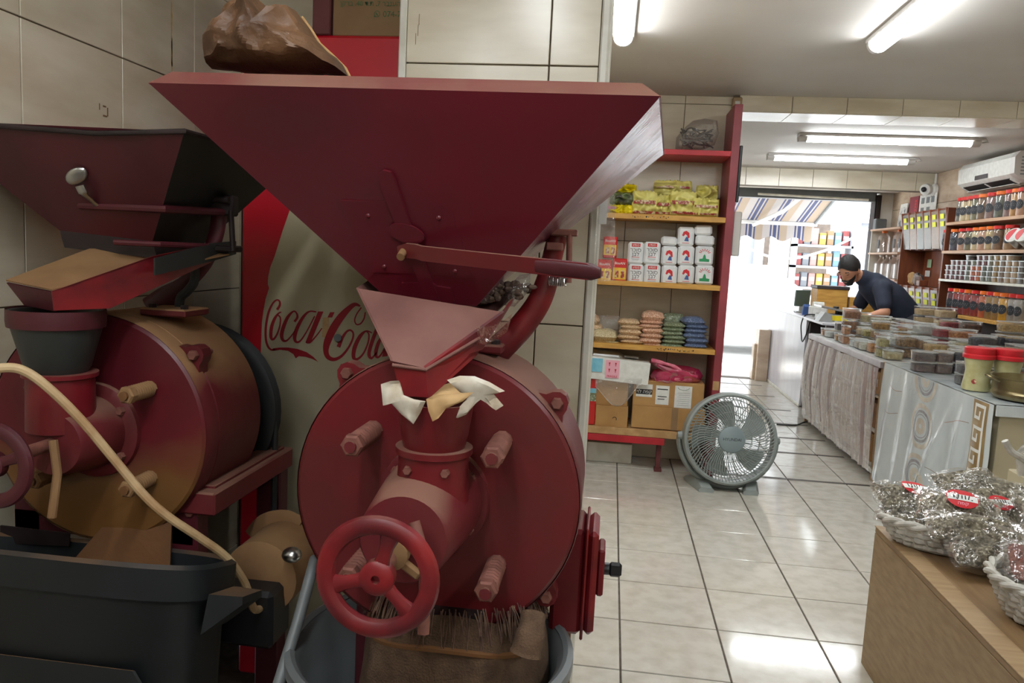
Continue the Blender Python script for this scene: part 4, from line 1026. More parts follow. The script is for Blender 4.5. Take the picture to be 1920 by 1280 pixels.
pack('red and yellow food box half hidden behind the hanging plastic', 1119, 1147, 486, 530, 4.93, 'box', g)
pack('red and yellow food box stacked on top of the other two', 1131, 1157, 443, 484, 4.98, 'box', g)

# bags of beans on the lower yellow board
pm('beans_pink', S(212, 168, 140), S(178, 126, 100), 130, rough=0.45, contrast=(.42, .58), speck=S(236, 222, 206), speck_scale=160)
pm('beans_tan', S(206, 176, 138), S(176, 140, 104), 130, rough=0.45, contrast=(.42, .58), speck=S(240, 228, 204), speck_scale=160)
pm('beans_white', S(206, 194, 160), S(178, 160, 120), 130, rough=0.45, contrast=(.42, .58))
pm('lentil_green', S(128, 138, 110), S(100, 112, 84), 140, rough=0.4, speck=S(186, 194, 176), speck_scale=120)
pm('poppy_blue', S(96, 110, 140), S(78, 92, 122), 60, rough=0.35, speck=S(150, 164, 190), speck_scale=120)
ordn = ['bottom', 'second', 'third', 'fourth', 'fifth', 'sixth', 'seventh', 'eighth']
def stack(what, x0, x1, ys, Y, mat, seed):
    for k in range(len(ys) - 1):
        y1, y0 = ys[k], ys[k + 1]; j = ((k * 7 + seed) % 3 - 1) * 3
        X0, X1, z0, z1 = rect(x0 + j, x1 + j, y0, y1, Y); h = z1 - z0
        m = pillow(X1 - X0 + .01, .17, h * 1.55, 10, 8, .15, seed + k, .35)
        pos = 'topmost of its stack' if k == len(ys) - 2 else ('bottom of its stack' if k == 0 else ordn[k] + ' from the bottom of its stack')
        o = obj('bean_bag', m, mat, None, ((X0 + X1) / 2, Y + .085, (z0 + z1) / 2), (0, 0, ((k * 5 + seed) % 5 - 2) * .04), ang=80)
        tag(o, '%s, %s' % (what, pos), 'bag', 'bags of pulses on the lower yellow board')
stack('flat bag of speckled tan beans', 1162, 1204, [655, 646, 637, 629, 618, 610, 601], 4.94, 'beans_tan', 1)
stack('flat bag of pinkish beans', 1201, 1243, [655, 645.5, 635, 626, 616, 608, 602, 588], 4.94, 'beans_pink', 2)
stack('flat bag of green lentils', 1241, 1284, [655, 645, 638, 630, 622, 615, 607], 4.94, 'lentil_green', 3)
stack('flat bag of blue grey seeds', 1283, 1325, [655, 645, 635, 626, 617, 610, 598], 4.94, 'poppy_blue', 4)
stack('flat bag of pale yellow split peas', 1111, 1160, [651, 641, 622], 4.94, 'beans_white', 5)
stack('flat bag of tan beans beside the white trim', 1094, 1126, [644, 630, 622, 610, 594], 5.0, 'beans_tan', 6)
X0, X1, z0, z1 = rect(1122, 1162, 598, 624, 5.12)
cpo = obj('clear_pouch', pillow(X1 - X0, z1 - z0 + .05, .05, 10, 8, .3, 3).xf(Matrix.Rotation(PI / 2, 4, 'X')), 'clear_crinkle', None, ((X0 + X1) / 2, 5.12, (z0 + z1) / 2)); tag(cpo, 'empty clear pouch standing behind the pale split pea bags', 'bag')
X0, X1, z0, z1 = rect(1246, 1278, 596, 612, 5.08)
gpo = obj('herb_pouch', pillow(X1 - X0 + .02, z1 - z0 + .06, .05, 10, 8, .3, 5).xf(Matrix.Rotation(PI / 2, 4, 'X')), 'lentil_green', None, ((X0 + X1) / 2, 5.1, (z0 + z1) / 2)); tag(gpo, 'upright bag of green herb behind the green lentil stack', 'bag')

# boxes at the bottom of the shelf
def carton(name, label, x0, x1, y0, y1, Y, mat, d=.22, rot=0.0):
    X0, X1, z0, z1 = rect(x0, x1, y0, y1, Y)
    t = thing(name, label, 'box', ((X0 + X1) / 2, Y + d / 2, z0)); w, h = X1 - X0, z1 - z0
    obj('box', MB().box((0, 0, h / 2), (w, d, h), Matrix.Rotation(rot, 3, 'Y'), .003), mat, t)
    return t, w, h, -d / 2
zb = at(1240, 806, YFs + .02).z
t, w, h, yf = carton('carton', 'lower brown carton of the right pair on the bottom board', 1184, 1322, 764, 806, 4.93, 'cardboard')
obj('seam', MB().bx(.02, .06, yf - .0006, yf, 0, h), 'cardboard_dim', t, smooth=False)
t, w, h, yf = carton('carton', 'upper brown carton with three white labels, under the pink bag', 1187, 1320, 716, 764, 4.935, 'cardboard')
def lbl(t, x0, x1, z0, z1, yf, mat='paper_white', nm='label'): return obj(nm, MB().bx(x0, x1, yf - .0012, yf - .0004, z0, z1), mat, t, smooth=False)
a = lbl(t, -w * .46, -w * .23, h * .36, h * .86, yf)
obj('black_bar', MB().bx(-w * .46, -w * .23, yf - .0018, yf - .0012, h * .46, h * .66), 'print_black', a, smooth=False)
p = MB(); put_text(p, TX['יול הפק'], (-w * .345, yf - .0022, h * .56), (1, 0, 0), (0, 0, 1), .030); obj('lettering', p, 'paper_white', a, smooth=False, fix=False)
a = lbl(t, -w * .18, w * .01, h * .10, h * .84, yf)
obj('print_lines', MB().bx(-w * .16, -w * .01, yf - .0018, yf - .0012, h * .68, h * .72).bx(-w * .15, -w * .02, yf - .0018, yf - .0012, h * .40, h * .43).bx(-w * .15, -w * .05, yf - .0018, yf - .0012, h * .3, h * .33), 'print_black', a, smooth=False)
a = lbl(t, w * .09, w * .33, h * .02, h * .88, yf)
pls = MB()
for k in range(7): pls.bx(w * (.13 + .01 * (k % 2)), w * .30, yf - .0018, yf - .0012, h * (.12 + .08 * k), h * (.13 + .08 * k))
obj('print_lines', pls, 'print_grey', a, smooth=False)
obj('print_arc', MB().tube([(w * .21 + math.cos(b) * w * .08, yf - .0015, h * .82 - math.sin(b) * h * .10) for b in [PI * k / 12 for k in range(13)]], .0012, 4), 'print_green', a)
t, w, h, yf = carton('carton', 'lower small brown carton of the left pair with a hand hole', 1116, 1177, 761, 804, 4.93, 'cardboard')
obj('hand_hole', MB().tube([(.02 + math.cos(b) * .012, yf - .0005, h * .45 + math.sin(b) * .012) for b in [-.6 + 3.6 * k / 10 for k in range(11)]], .002, 5), 'print_black', t)
carton('carton', 'upper small brown carton of the left pair behind hanging film', 1117, 1178, 706, 760.5, 4.95, 'cardboard')
t, w, h, yf = carton('fragile_box', 'white box with blue and pink stickers lying under the lower board', 1100, 1218, 674, 716, 4.90, 'paper_white', .26, .06)
lbl(t, -w * .46, -w * .25, h * .40, h * 1.0, yf - .004, 'print_sky' if 'print_sky' in MATS else (pm('print_sky', S(130, 196, 216), S(110, 180, 206), 20, rough=.6), 'print_sky')[1], 'blue_sticker')
pm('print_pink', S(232, 170, 186), rough=.6)
a = lbl(t, -w * .20, w * .02, h * .16, h * .96, yf - .004, 'print_pink', 'pink_sticker')
p = MB(); put_text(p, TX['FRAGILE'], (-w * .09, yf - .007, h * .24), (1, 0, 0), (0, 0, 1), .018)
for qx, qz in ((-.14, .78), (-.04, .78), (-.14, .5), (-.04, .5)):
    c = Vector((w * qx, yf - .007, h * qz)); p.add([c + Vector(v) for v in ((-.006, 0, .011), (.006, 0, .011), (.003, 0, 0), (.0012, 0, -.008), (.005, 0, -.011), (-.005, 0, -.011), (-.0012, 0, -.008), (-.003, 0, 0))], [tuple(range(8))])
obj('symbols', p, 'print_red', a, smooth=False, fix=False)
# scoop
scp = MB()
def scf(u, v):
    a = PI * (u * 1.15 - .08); r = .050 * (1 - .15 * v) * (1 if v < .85 else 1 - (v - .85) * 4)
    return Vector((-.13 + .20 * v, math.cos(a) * r, .006 + math.sin(a) * r * .95))
scp.grid(scf, 16, 14)
spt = thing('metal_scoop', 'shiny metal scoop lying on the white fragile box', 'scoop', at(1150, 672, 5.0) + Vector((0, 0, .006)))
obj('scoop_body', scp, 'steel', spt); obj('handle', MB().tube([(.04, 0, .02), (.08, 0, .012), (.16, .01, .008)], .012, 10), 'steel', spt)
# pink bag
film('pink_bag', (1, .25, .5, 1), .55, .12, .5, 45, .15, S(236, 60, 130))
pk = puff([at(x, y, 5.0) for x, y in ((1222, 716), (1219, 704), (1226, 694), (1236, 690), (1219, 680), (1221, 671), (1245, 678), (1268, 684), (1290, 686), (1310, 692), (1318, 704), (1312, 716), (1290, 720), (1250, 720))], .10, 0, 8, .02, 21)
pko = obj('pink_bag', pk, 'pink_bag', ang=60); tag(pko, 'knotted bright pink plastic bag on the labelled carton', 'bag')
pm('pink_fill', S(214, 120, 140), S(190, 80, 110), 25, rough=.6)
obj('contents', MB().ball(at(1269, 706, 5.0), (.13, .075, .042), 20, 10), 'pink_fill', pko)
obj('knot', MB().tube(smoothpath([at(1222, 675, 4.94), at(1245, 681, 4.92), at(1262, 686, 4.915), at(1276, 695, 4.92)]), [.014] * 6 + [.010] * 6 + [.012] * 7, 10), 'pink_fill', pko)
# film hanging over the left cartons
hf_ = MB().grid(lambda u, v: at(1116 + 88 * u, 712 + v * (12 + 38 * math.sin(PI * min(1, u * 1.05)) ** 1.3) - 3 * u, 4.895 - .012 * math.sin(9 * u + 3 * v) - .01 * v), 20, 10)
film('film_drape', (1, 1, 1, 1), .18, .16, .5, 40, .12)
hfo = obj('hanging_film', hf_, 'film_drape'); tag(hfo, 'clear plastic film drooping from the white box over the small cartons', 'plastic')
obj('film_edge', MB().tube([at(1116 + 88 * u, 712 + 12 + 38 * math.sin(PI * min(1, u * 1.05)) ** 1.3 - 3 * u, 4.882) for u in [k / 20 for k in range(21)]], .003, 6), 'film_drape', hfo)
X0, X1, z0, z1 = rect(1096, 1117, 710, 796, 4.93)
rpk = thing('seed_packet', 'tall red packet with a landscape band beside the small cartons', 'packet', ((X0 + X1) / 2, 4.95, z0))
obj('packet', MB().box((0, 0, (z1 - z0) / 2), (X1 - X0, .04, z1 - z0), None, .006), 'pack_red', rpk)
obj('landscape_band', MB().bx(-(X1 - X0) / 2, (X1 - X0) / 2, -.0212, -.0202, (z1 - z0) * .52, (z1 - z0) * .78), 'lentil_green', rpk, smooth=False)
obj('sky_band', MB().bx(-(X1 - X0) / 2, (X1 - X0) / 2, -.0214, -.0203, (z1 - z0) * .70, (z1 - z0) * .80), 'print_sky', rpk, smooth=False)
X0, X1, z0, z1 = rect(1100, 1185, 834, 858, 5.05)
lbx = obj('beige_plinth', MB().bx(X0, X1, 5.05, 5.2, 0, .13, .004), 'white_trim'); tag(lbx, 'low beige block on the floor under the shelf unit', 'block')

# white tubs stacked behind the pillar, plastic hanging at its edge
pm('tub_white', S(222, 220, 206), S(206, 202, 184), 6, rough=0.35)
def sqring(cx_, cy_, r, z, n=24, e=.5): return [Vector((cx_ + sup(2 * PI * k / n, r, r, e)[0], cy_ + sup(2 * PI * k / n, r, r, e)[1], z)) for k in range(n)]
for k, nm in enumerate(('bottom', 'middle', 'top')):
    z = .125 + .24 * k; X_ = -.165
    t = MB().ring_loft([sqring(0, 0, r, zz_) for r, zz_ in ((.085, .0), (.088, .005), (.102, .205), (.102, .21), (.112, .212), (.112, .236), (.106, .240), (.098, .238), (.082, .01))])
    o = obj('white_tub', t, 'tub_white', None, (X_, 2.42, z)); tag(o, 'white plastic tub stacked behind the tiled pillar, %s of three' % nm, 'tub', 'white tubs stacked behind the pillar')
wc_ = obj('white_crate', MB().bx(-.27, -.06, 2.31, 2.53, 0, .124, .006), 'tub_white'); tag(wc_, 'low white crate under the stack of white tubs', 'crate')
hb = MB().grid(lambda u, v: at(1121 + 32 * u - 8 * v * (1 - u), 362 + 165 * v, 1.875) + Vector((0, -.006 * math.sin(7 * u + 5 * v) - .004, 0)), 8, 14)
hbo = obj('hanging_bag', hb, 'clear_crinkle', ang=60); tag(hbo, 'clear zip bag hanging at the edge of the tiled pillar', 'bag')
obj('zip_strip', MB().sheet([at(x, y, 1.872) for x, y in ((1140, 386), (1156, 387), (1155, 392), (1139, 391))], .001), 'print_pink', hbo)
hto = obj('paper_tag', MB().sheet([at(x, y, 1.866) for x, y in ((1124, 352), (1141, 352), (1137, 420), (1123, 420))], .001), 'paper_white'); tag(hto, 'pale paper tag pinned to the pillar edge above the zip bag', 'tag')

# ------------------------------------------------------------------ floor fan
fc = at(1366, 822, 4.66)
fan = thing('floor_fan', 'round grey floor fan on a low stand in the aisle', 'fan', (fc.x, 4.70, 0), math.radians(4))
FR = .272; fz = fc.z; tiltm = Matrix.Translation((0, -.04, fz)) @ Matrix.Rotation(math.radians(-9), 4, 'X')
def fobj(name, mb, mat, par=fan): return obj(name, mb.xf(tiltm), mat, par)
fobj('outer_ring', MB().lathe([(FR - .022, -.05), (FR - .012, -.058), (FR, -.05), (FR + .006, .0), (FR, .05), (FR - .014, .056), (FR - .016, .0), (FR - .022, -.05)], (0, 0, 0), (0, 1, 0), 72, False, False), 'fan_grey')
gri = MB(); NR = 76
for k in range(NR):
    a0 = 2 * PI * k / NR
    gri.tube([(math.cos(a0 + .35 * t) * r, -.052 - .022 * (1 - (r / FR) ** 2), math.sin(a0 + .35 * t) * r) for t, r in ((0, .078), (.15, .13), (.5, .19), (1.0, FR - .018))], .0026, 4, flat=(1, 1))
for r in (.12, .16, .20, .232):
    gri.tube([(math.cos(2 * PI * q / 60) * r, -.054 - .022 * (1 - (r / FR) ** 2), math.sin(2 * PI * q / 60) * r) for q in range(61)], .0017, 4)
fobj('front_grille', gri, 'fan_grey')
rgr = MB()
for k in range(30):
    a0 = 2 * PI * k / 30
    rgr.tube([(math.cos(a0) * r, .05 + .02 * (1 - (r / FR) ** 2), math.sin(a0) * r) for r in (.06, .16, FR - .01)], .002, 4)
for r in (.1, .15, .2, .24): rgr.tube([(math.cos(2 * PI * q / 60) * r, .05 + .02 * (1 - (r / FR) ** 2), math.sin(2 * PI * q / 60) * r) for q in range(61)], .002, 4)
fobj('rear_grille', rgr, 'fan_grey')
hb_ = fobj('hub_cap', MB().lathe([(.001, -.084), (.06, -.083), (.076, -.076), (.08, -.066), (.07, -.06)], (0, 0, 0), (0, 1, 0), 40), 'fan_hub')
p = MB(); put_text(p, TX['HYUNDAI'], (0, -.0845, .0), (1, 0, 0), (0, 0, 1), .024); obj('lettering', p.xf(tiltm), 'print_black', hb_, smooth=False, fix=False)
for k in range(5):
    a0 = 2 * PI * k / 5 + .3
    def bl(u, v, a0=a0):
        r = .05 + .175 * v; a = a0 + (u - .5) * (.55 + .15 * math.sin(v * 2)) + .35 * v
        return Vector((math.cos(a) * r, (u - .5) * .06 * (1 - .3 * v), math.sin(a) * r))
    fobj('blade', MB().grid(bl, 8, 8), 'fan_grey')
fobj('motor', MB().lathe([(.001, -.03), (.05, -.03), (.058, .02), (.05, .07), (.001, .075)], (0, 0, 0), (0, 1, 0), 24), 'fan_hub')
std = MB()
arc = [(math.cos(a) * (FR + .02), .0, fz + math.sin(a) * (FR + .02)) for a in [math.radians(d_) for d_ in range(182, 360, 8)]]
std.tube(arc, [.022 + .022 * math.sin(PI * k / (len(arc) - 1)) for k in range(len(arc))], 12, flat=(.55, 1.6), up=(1, 0, 0))
obj('stand', std, 'fan_grey', fan)
for sgn in (-1, 1):
    obj('pivot', MB().cyl((sgn * (FR + .004), -.02, fz), (sgn * (FR + .03), -.02, fz), .026, .020, 18), 'fan_grey', fan)
    rgs = [[Vector((sgn * (.13 + .05 * t) + x_, -.14 + .24 * t, z_)) for x_, z_ in ((-.042, .0), (.042, .0), (.046, .016), (.03, .03 + .03 * math.sin(PI * t)), (-.03, .03 + .03 * math.sin(PI * t)), (-.046, .016))] for t in (0, .25, .5, .75, 1)]
    obj('foot', MB().ring_loft(rgs), 'fan_grey', fan, ang=50)
# ------------------------------------------------------------------ the row of counters
CX, CT = 1.75, .78
pm('counter_top', S(206, 208, 206), S(190, 192, 190), 6, rough=0.22)
pm('alu_edge', S(190, 184, 188), S(170, 164, 168), 8, rough=0.35, metal=.6)
pm('counter_white', S(226, 224, 230), S(204, 202, 212), 4, rough=0.2, spec=.6, stretch=(1, 1, .4))
pm('dark_panel', S(62, 54, 56), S(50, 44, 46), 6, rough=0.5)
pm('beige_panel', S(186, 176, 148), S(178, 168, 140), 3, rough=0.55)
pm('skin', S(196, 142, 112), S(182, 126, 98), 12, rough=0.5)
c1 = thing('stock_counter', 'long counter with an open front full of cartons behind draped film', 'counter', (2.15, 6.03, 0))
def cb1(name, x0, x1, y0, y1, z0, z1, mat, bev=.003, par=None): return obj(name, MB().bx(x0 - 2.15, x1 - 2.15, y0 - 6.03, y1 - 6.03, z0, z1, bev), mat, par or c1)
cb1('top', CX - .015, 2.62, 5.12, 6.95, CT - .022, CT, 'counter_top')
cb1('top_edge', CX - .03, CX + .0, 5.12, 6.95, CT - .045, CT - .004, 'alu_edge')
cb1('end_post', CX - .01, 2.55, 6.90, 6.94, .0, CT - .022, 'wood_pale')
cb1('end_post', CX - .01, 2.55, 5.125, 5.155, .0, CT - .022, 'wood_pale')
cb1('back_panel', 2.10, 2.13, 5.15, 6.90, .03, CT - .03, 'wood_pale')
for z in (.06, .29, .52): cb1('shelf', CX + .02, 2.10, 5.15, 6.90, z, z + .015, 'white_trim')
cb1('plinth', CX - .012, CX + .0, 5.13, 6.93, .045, .075, 'white_trim')
rg = random.Random(5)
NTH = ['first', 'second', 'third', 'fourth', 'fifth', 'sixth', 'seventh', 'eighth', 'ninth', 'tenth', 'eleventh', 'twelfth', 'thirteenth', 'fourteenth', 'fifteenth']
rowname = {0: 'bottom', 1: 'middle', 2: 'upper'}
pm('pack_kraft', S(196, 158, 112), S(176, 136, 90), 9, rough=.7)
pm('pack_brown', S(150, 112, 78), S(132, 96, 64), 9, rough=.7)
for r, z in enumerate((.0755, .3055, .5355)):
    y = 5.17; k = 0
    while y < 6.72:
        w = rg.uniform(.10, .17); h = rg.uniform(.13, .19)
        if y + w > 6.88: break
        o = thing('stock_carton', 'small brown carton, %s from the near end of the %s shelf behind the film' % (NTH[k], rowname[r]), 'carton', (CX + .03 + .08, y + w / 2, z), 0, 'cartons behind the draped film')
        obj('box', MB().bx(-.07, .07, -w / 2 + .002, w / 2 - .002, 0, h, .004), rg.choice(['cardboard', 'pack_kraft', 'pack_brown']), o)
        if rg.random() < .55: obj('label', MB().bx(-.0712, -.0702, -w * .25, w * .2, h * .3, h * .65), rg.choice(['paper_white', 'print_sky', 'print_grey']), o, smooth=False)
        y += w + .006; k += 1
film('drape_film', (1, .96, .97, 1), .52, .16, .35, 30, .2, S(226, 212, 214))
def drape(u, v):
    y = 5.13 + 1.80 * u
    f = .016 * math.sin(u * 70 + 6 * math.sin(u * 9) + v * 2) * (1 - .45 * v) + .008 * math.sin(u * 151 + v * 5)
    sag = .03 * math.sin(PI * min(1, v * 1.1)) * (1 if u > .3 else u / .3)
    zb = .06
    return Vector((CX - .033 - f - sag, y - .10 * v * math.sin(u * 5) * .4, CT - .045 - (CT - .045 - zb) * v))
dro = obj('film_curtain', MB().grid(drape, 140, 14), 'drape_film', ang=80); tag(dro, 'pinkish translucent plastic film draped in folds over the open counter front', 'film')
obj('power_cord', MB().tube([p_ - Vector((2.15, 6.03, 0)) for p_ in smoothpath([atZ(1456, 795, .006), atZ(1490, 797, .006), atZ(1505, 792, .006), atZ(1514, 790, .02)])], .006, 6), 'black_plastic', c1)

# white service counter farther back
c2_ = thing('service_counter', 'white panelled service counter where the shopkeeper stands', 'counter', (2.2, 8.75, 0))
def cb2(name, x0, x1, y0, y1, z0, z1, mat, bev=.003): return obj(name, MB().bx(x0 - 2.2, x1 - 2.2, y0 - 8.75, y1 - 8.75, z0, z1, bev), mat, c2_)
cb2('body', 1.89, 2.32, 7.60, 9.42, 0, .85, 'dark_panel')
cb2('front_panel', 1.868, 1.89, 7.66, 9.42, .01, .85, 'counter_white')
cb2('top', 1.845, 2.36, 7.02, 9.44, .85, .872, 'counter_white')
cb2('end_panel', 1.88, 2.33, 7.02, 7.06, 0, .85, 'dark_panel')
cb2('kick_strip', 1.862, 1.869, 7.66, 9.42, 0, .03, 'white_trim')
pk0 = atZ(1398, 698, 0)
psh = thing('pink_shelf', 'pale pink display stand by the doorway at the far counter end', 'stand', (1.80, 9.30, 0))
obj('front', MB().bx(-.07, .06, -.10, .12, 0, .60, .004), 'wall_tile_pink', psh)
obj('step', MB().bx(-.10, -.07, -.02, .12, 0, .42, .004), 'wall_tile_pink', psh)

# counter with the marble-print cloth
c3 = thing('cloth_counter', 'counter under a shiny marble print tablecloth in the right foreground', 'counter', (2.15, 4.38, 0))
def cb3(name, x0, x1, y0, y1, z0, z1, mat, bev=.003, par=None): return obj(name, MB().bx(x0 - 2.15, x1 - 2.15, y0 - 4.38, y1 - 4.38, z0, z1, bev), mat, par or c3)
cb3('body', CX + .02, 2.6, 3.68, 5.11, 0, CT - .01, 'beige_panel')
cb3('edge_strip', CX - .012, CX + .02, 5.085, 5.118, 0, CT, 'wood_pale')
pm('cloth_marble', S(204, 212, 214), S(184, 192, 196), 3.0, rough=0.14, spec=.8, stretch=(1, 1.5, .7), bump=.5, bscale=7)
pm('cloth_gold', S(158, 132, 88), S(140, 112, 70), 10, rough=0.25, spec=.6)
pm('cloth_ink', S(142, 140, 148), S(172, 170, 170), 40, rough=0.25)
pm('cloth_cream', S(204, 198, 186), S(190, 180, 166), 20, rough=0.2)
pm('cloth_vein', S(176, 142, 120), S(120, 110, 104), 20, rough=0.25)
def cloth_x(y, z):
    t = (CT - z)
    ridge = .022 * math.exp(-((y - 4.05 - .55 * (t - .05)) / .035) ** 2) * min(1, t * 3)
    ridge += .018 * math.exp(-((y - 3.93 - .12 * t) / .03) ** 2) * min(1, t * 3)
    w = .006 * math.sin(y * 28 + z * 5) * min(1, t * 4) + .005 * noise.noise(Vector((y * 6, z * 3, 1))) + .010 * math.sin(y * 9) * t
    return CX - .018 - .008 * t - ridge - w
def cw(y, z, off=0.0): return Vector((cloth_x(y, z) - off, y, z)) - Vector((2.15, 4.38, 0))
cl = MB().grid(lambda u, v: cw(3.66 + 1.42 * u, CT - .75 * v), 90, 44)
cl.grid(lambda u, v: Vector((CX - .016 + .86 * v - 2.15, 3.66 + 1.43 * u - 4.38, CT + .002 + .003 * noise.noise(Vector((u * 9, v * 6, 3))))), 40, 20)
clo = obj('tablecloth', cl, 'cloth_marble', c3, ang=80)
cb3('cloth_end', CX - .01, 2.6, 3.652, 3.66, CT - .05, CT, 'cloth_marble', .001)
# printed border: a Greek key running down the near edge
ky0, ky1 = 3.70, 3.85; unit = .0166
gk = MB(); kw = ky1 - ky0
def strip(y0, y1, z0, z1, off, mb):
    ny = max(1, int((y1 - y0) / .03)); nz = max(1, int((z1 - z0) / .03))
    mb.grid(lambda u, v: cw(y0 + (y1 - y0) * u, z0 + (z1 - z0) * v, off), ny, nz)
strip(ky0, ky1, .05, CT - .005, .0012, gk)
bnd = obj('gold_border', gk, 'cloth_gold', clo, fix=False)
kk = MB(); per = .104
for i in range(7):
    zt_ = CT - .02 - i * per
    a, b = ky0 + .02, ky1 - .02; th = .015
    strip(a, b, zt_ - th, zt_, .0022, kk); strip(b - th, b, zt_ - .073, zt_, .0022, kk); strip(a + .042, b, zt_ - .073, zt_ - .073 + th, .0022, kk)
    strip(a + .042, a + .042 + th, zt_ - .073, zt_ - .032, .0022, kk); strip(a, a + th, zt_ - .104, zt_, .0022, kk)
obj('key_pattern', kk, 'paper_white', clo, fix=False)
def oval(yc, zc, ry, rz, r_in, off, mb, a0=0, a1=2 * PI, n=48):
    vs = []
    for k in range(n + 1):
        a = a0 + (a1 - a0) * k / n
        for s_ in (1.0, r_in): vs.append(cw(yc + math.cos(a) * ry * s_, min(CT - .004, zc + math.sin(a) * rz * s_), off))
    mb.add(vs, [(2 * k, 2 * k + 1, 2 * k + 3, 2 * k + 2) for k in range(n)])
oc_, oi_ = MB(), MB()
for zc in (.775, .515, .235):
    a0, a1 = (PI, 2 * PI) if zc > .7 else (0, 2 * PI)
    oval(4.42, zc, .15, .125, .80, .0012, oc_, a0, a1); oval(4.42, zc, .05, .045, .3, .0012, oc_, a0, a1)
    oval(4.42, zc, .105, .09, .84, .0014, oi_, a0, a1); oval(4.42, zc, .078, .066, .93, .0014, oi_, a0, a1)
    for k in range(0, 40):
        a = a0 + (a1 - a0) * (k + .5) / 40
        y_, z_ = 4.42 + math.cos(a) * .093, zc + math.sin(a) * .079
        if z_ < CT - .01: strip(y_ - .004, y_ + .004, z_ - .004, z_ + .004, .0020, oi_)
obj('medallion', oc_, 'cloth_cream', clo, fix=False); obj('medallion_ring', oi_, 'cloth_ink', clo, fix=False)
vn = MB()
for pts in (((4.98, .50), (4.90, .49), (4.78, .515)), ((4.25, .33), (4.15, .32), (4.02, .345), (3.95, .34)), ((4.05, .62), (4.0, .56), (4.04, .48), (4.02, .40)), ((4.12, .60), (3.98, .64), (3.88, .65)), ((4.95, .66), (4.85, .64), (4.75, .65)), ((3.69, .31), (3.60, .315))):
    P_ = smoothpath([(y, z, 0) for y, z in pts], 6)
    for i in range(len(P_) - 1):
        a, b = P_[i], P_[i + 1]
        vn.add([cw(a.x, a.y + .0015, .0012), cw(a.x, a.y - .0015, .0012), cw(b.x, b.y - .0015, .0012), cw(b.x, b.y + .0015, .0012)], [(0, 1, 2, 3)])
obj('marble_vein', vn, 'cloth_vein', clo, fix=False)

# ------------------------------------------------------------------ clear tubs on the counters
film('tub_clear', (1, 1, 1, 1), .06, .10, 0, 30, .06)
film('tub_lid', (1, 1, 1, 1), .34, .16, .15, 20, .12, S(240, 244, 244))
pm('lid_edge', S(226, 230, 230), rough=.3)
FOOD = {
 'mixed nuts': (S(150, 100, 66), S(110, 70, 44)), 'orange lentils': (S(186, 122, 62), S(150, 96, 46)), 'maroon raisins': (S(98, 54, 46), S(66, 36, 34)),
 'green seeds': (S(140, 138, 96), S(112, 108, 74)), 'sesame': (S(186, 172, 128), S(166, 150, 106)), 'pale flakes': (S(186, 178, 156), S(164, 154, 132)),
 'sugared peel': (S(206, 206, 190), S(178, 176, 150)), 'golden raisins': (S(172, 128, 52), S(126, 88, 36)), 'apricot pieces': (S(190, 126, 48), S(150, 92, 36)),
 'red cranberries': (S(150, 40, 50), S(104, 26, 38)), 'coconut': (S(212, 216, 212), S(192, 196, 192)), 'walnuts': (S(150, 118, 74), S(98, 72, 44)),
 'dried figs': (S(140, 104, 64), S(104, 74, 46)), 'almonds': (S(196, 134, 80), S(146, 90, 50)), 'chocolate chips': (S(84, 60, 52), S(64, 44, 40)),
 'cocoa drops': (S(92, 64, 54), S(70, 48, 42)), 'black currants': (S(56, 54, 62), S(36, 34, 42)), 'black raisins': (S(66, 66, 76), S(40, 40, 48)),
 'dark prunes': (S(60, 56, 64), S(40, 36, 44)), 'tan chickpeas': (S(196, 164, 104), S(160, 126, 74)), 'barberries': (S(160, 44, 52), S(118, 30, 40)),
 'goji berries': (S(168, 50, 52), S(124, 34, 40)), 'beige powder': (S(204, 180, 140), S(190, 164, 122)), 'sandy powder': (S(210, 188, 150), S(196, 172, 132)), 'pepper mix': (S(80, 66, 60), S(50, 42, 40)), 'pistachios': (S(176, 168, 104), S(140, 128, 72)),
 'clear sugar': (S(214, 216, 210), S(196, 198, 192)), 'brown dates': (S(110, 70, 50), S(80, 50, 36)) }
for k, (a, b) in FOOD.items(): pm('food_' + k, a, b, 70, rough=.55, bump=.7, bscale=90, contrast=(.4, .6))
_tub = {}
def tub_mesh(w, d, h, kind):
    key = (round(w, 3), round(d, 3), round(h, 3), kind)
    if key not in _tub:
        def rr(w_, d_, z, n=20):
            return [Vector((sup(2 * PI * (k + .5) / n, w_ / 2, d_ / 2, .35)[0], sup(2 * PI * (k + .5) / n, w_ / 2, d_ / 2, .35)[1], z)) for k in range(n)]
        if kind == 's': m = MB().ring_loft([rr(w * .90, d * .88, .0015), rr(w * .97, d * .96, h - .008), rr(w, d, h - .008), rr(w, d, h - .004)], True, True, False)
        elif kind == 'l': m = MB().ring_loft([rr(w * 1.0, d * 1.0, h - .005), rr(w * 1.0, d * 1.0, h - .001), rr(w * .95, d * .94, h - .001), rr(w * .93, d * .92, h - .0035)])
        else: m = MB().ring_loft([rr(w * .885, d * .865, .003), rr(w * .93, d * .92, h * .62), rr(w * .80, d * .78, h * .72)])
        _tub[key] = m
    return _tub[key]
_tubme = {}
def tub(label, x, y, z, w, d, h, food, group, rz=0.0):
    t = thing('food_tub', label, 'tub', (x, y, z), rz, group)
    for kind, nm, mat in (('s', 'shell', 'tub_clear'), ('l', 'lid', 'tub_lid'), ('c', 'contents', 'food_' + food)):
        k = (round(w, 3), round(d, 3), round(h, 3), kind, mat)
        if k not in _tubme: _tubme[k] = tub_mesh(w, d, h, kind).mesh(nm, mat, True, 40)
        link(nm, _tubme[k], t)
    return t
lev = {1: ['only tub of its stack'], 2: ['bottom of two', 'top of two'], 3: ['bottom of three', 'middle of three', 'top of three'], 4: ['bottom of four', 'second of four', 'third of four', 'top of four']}
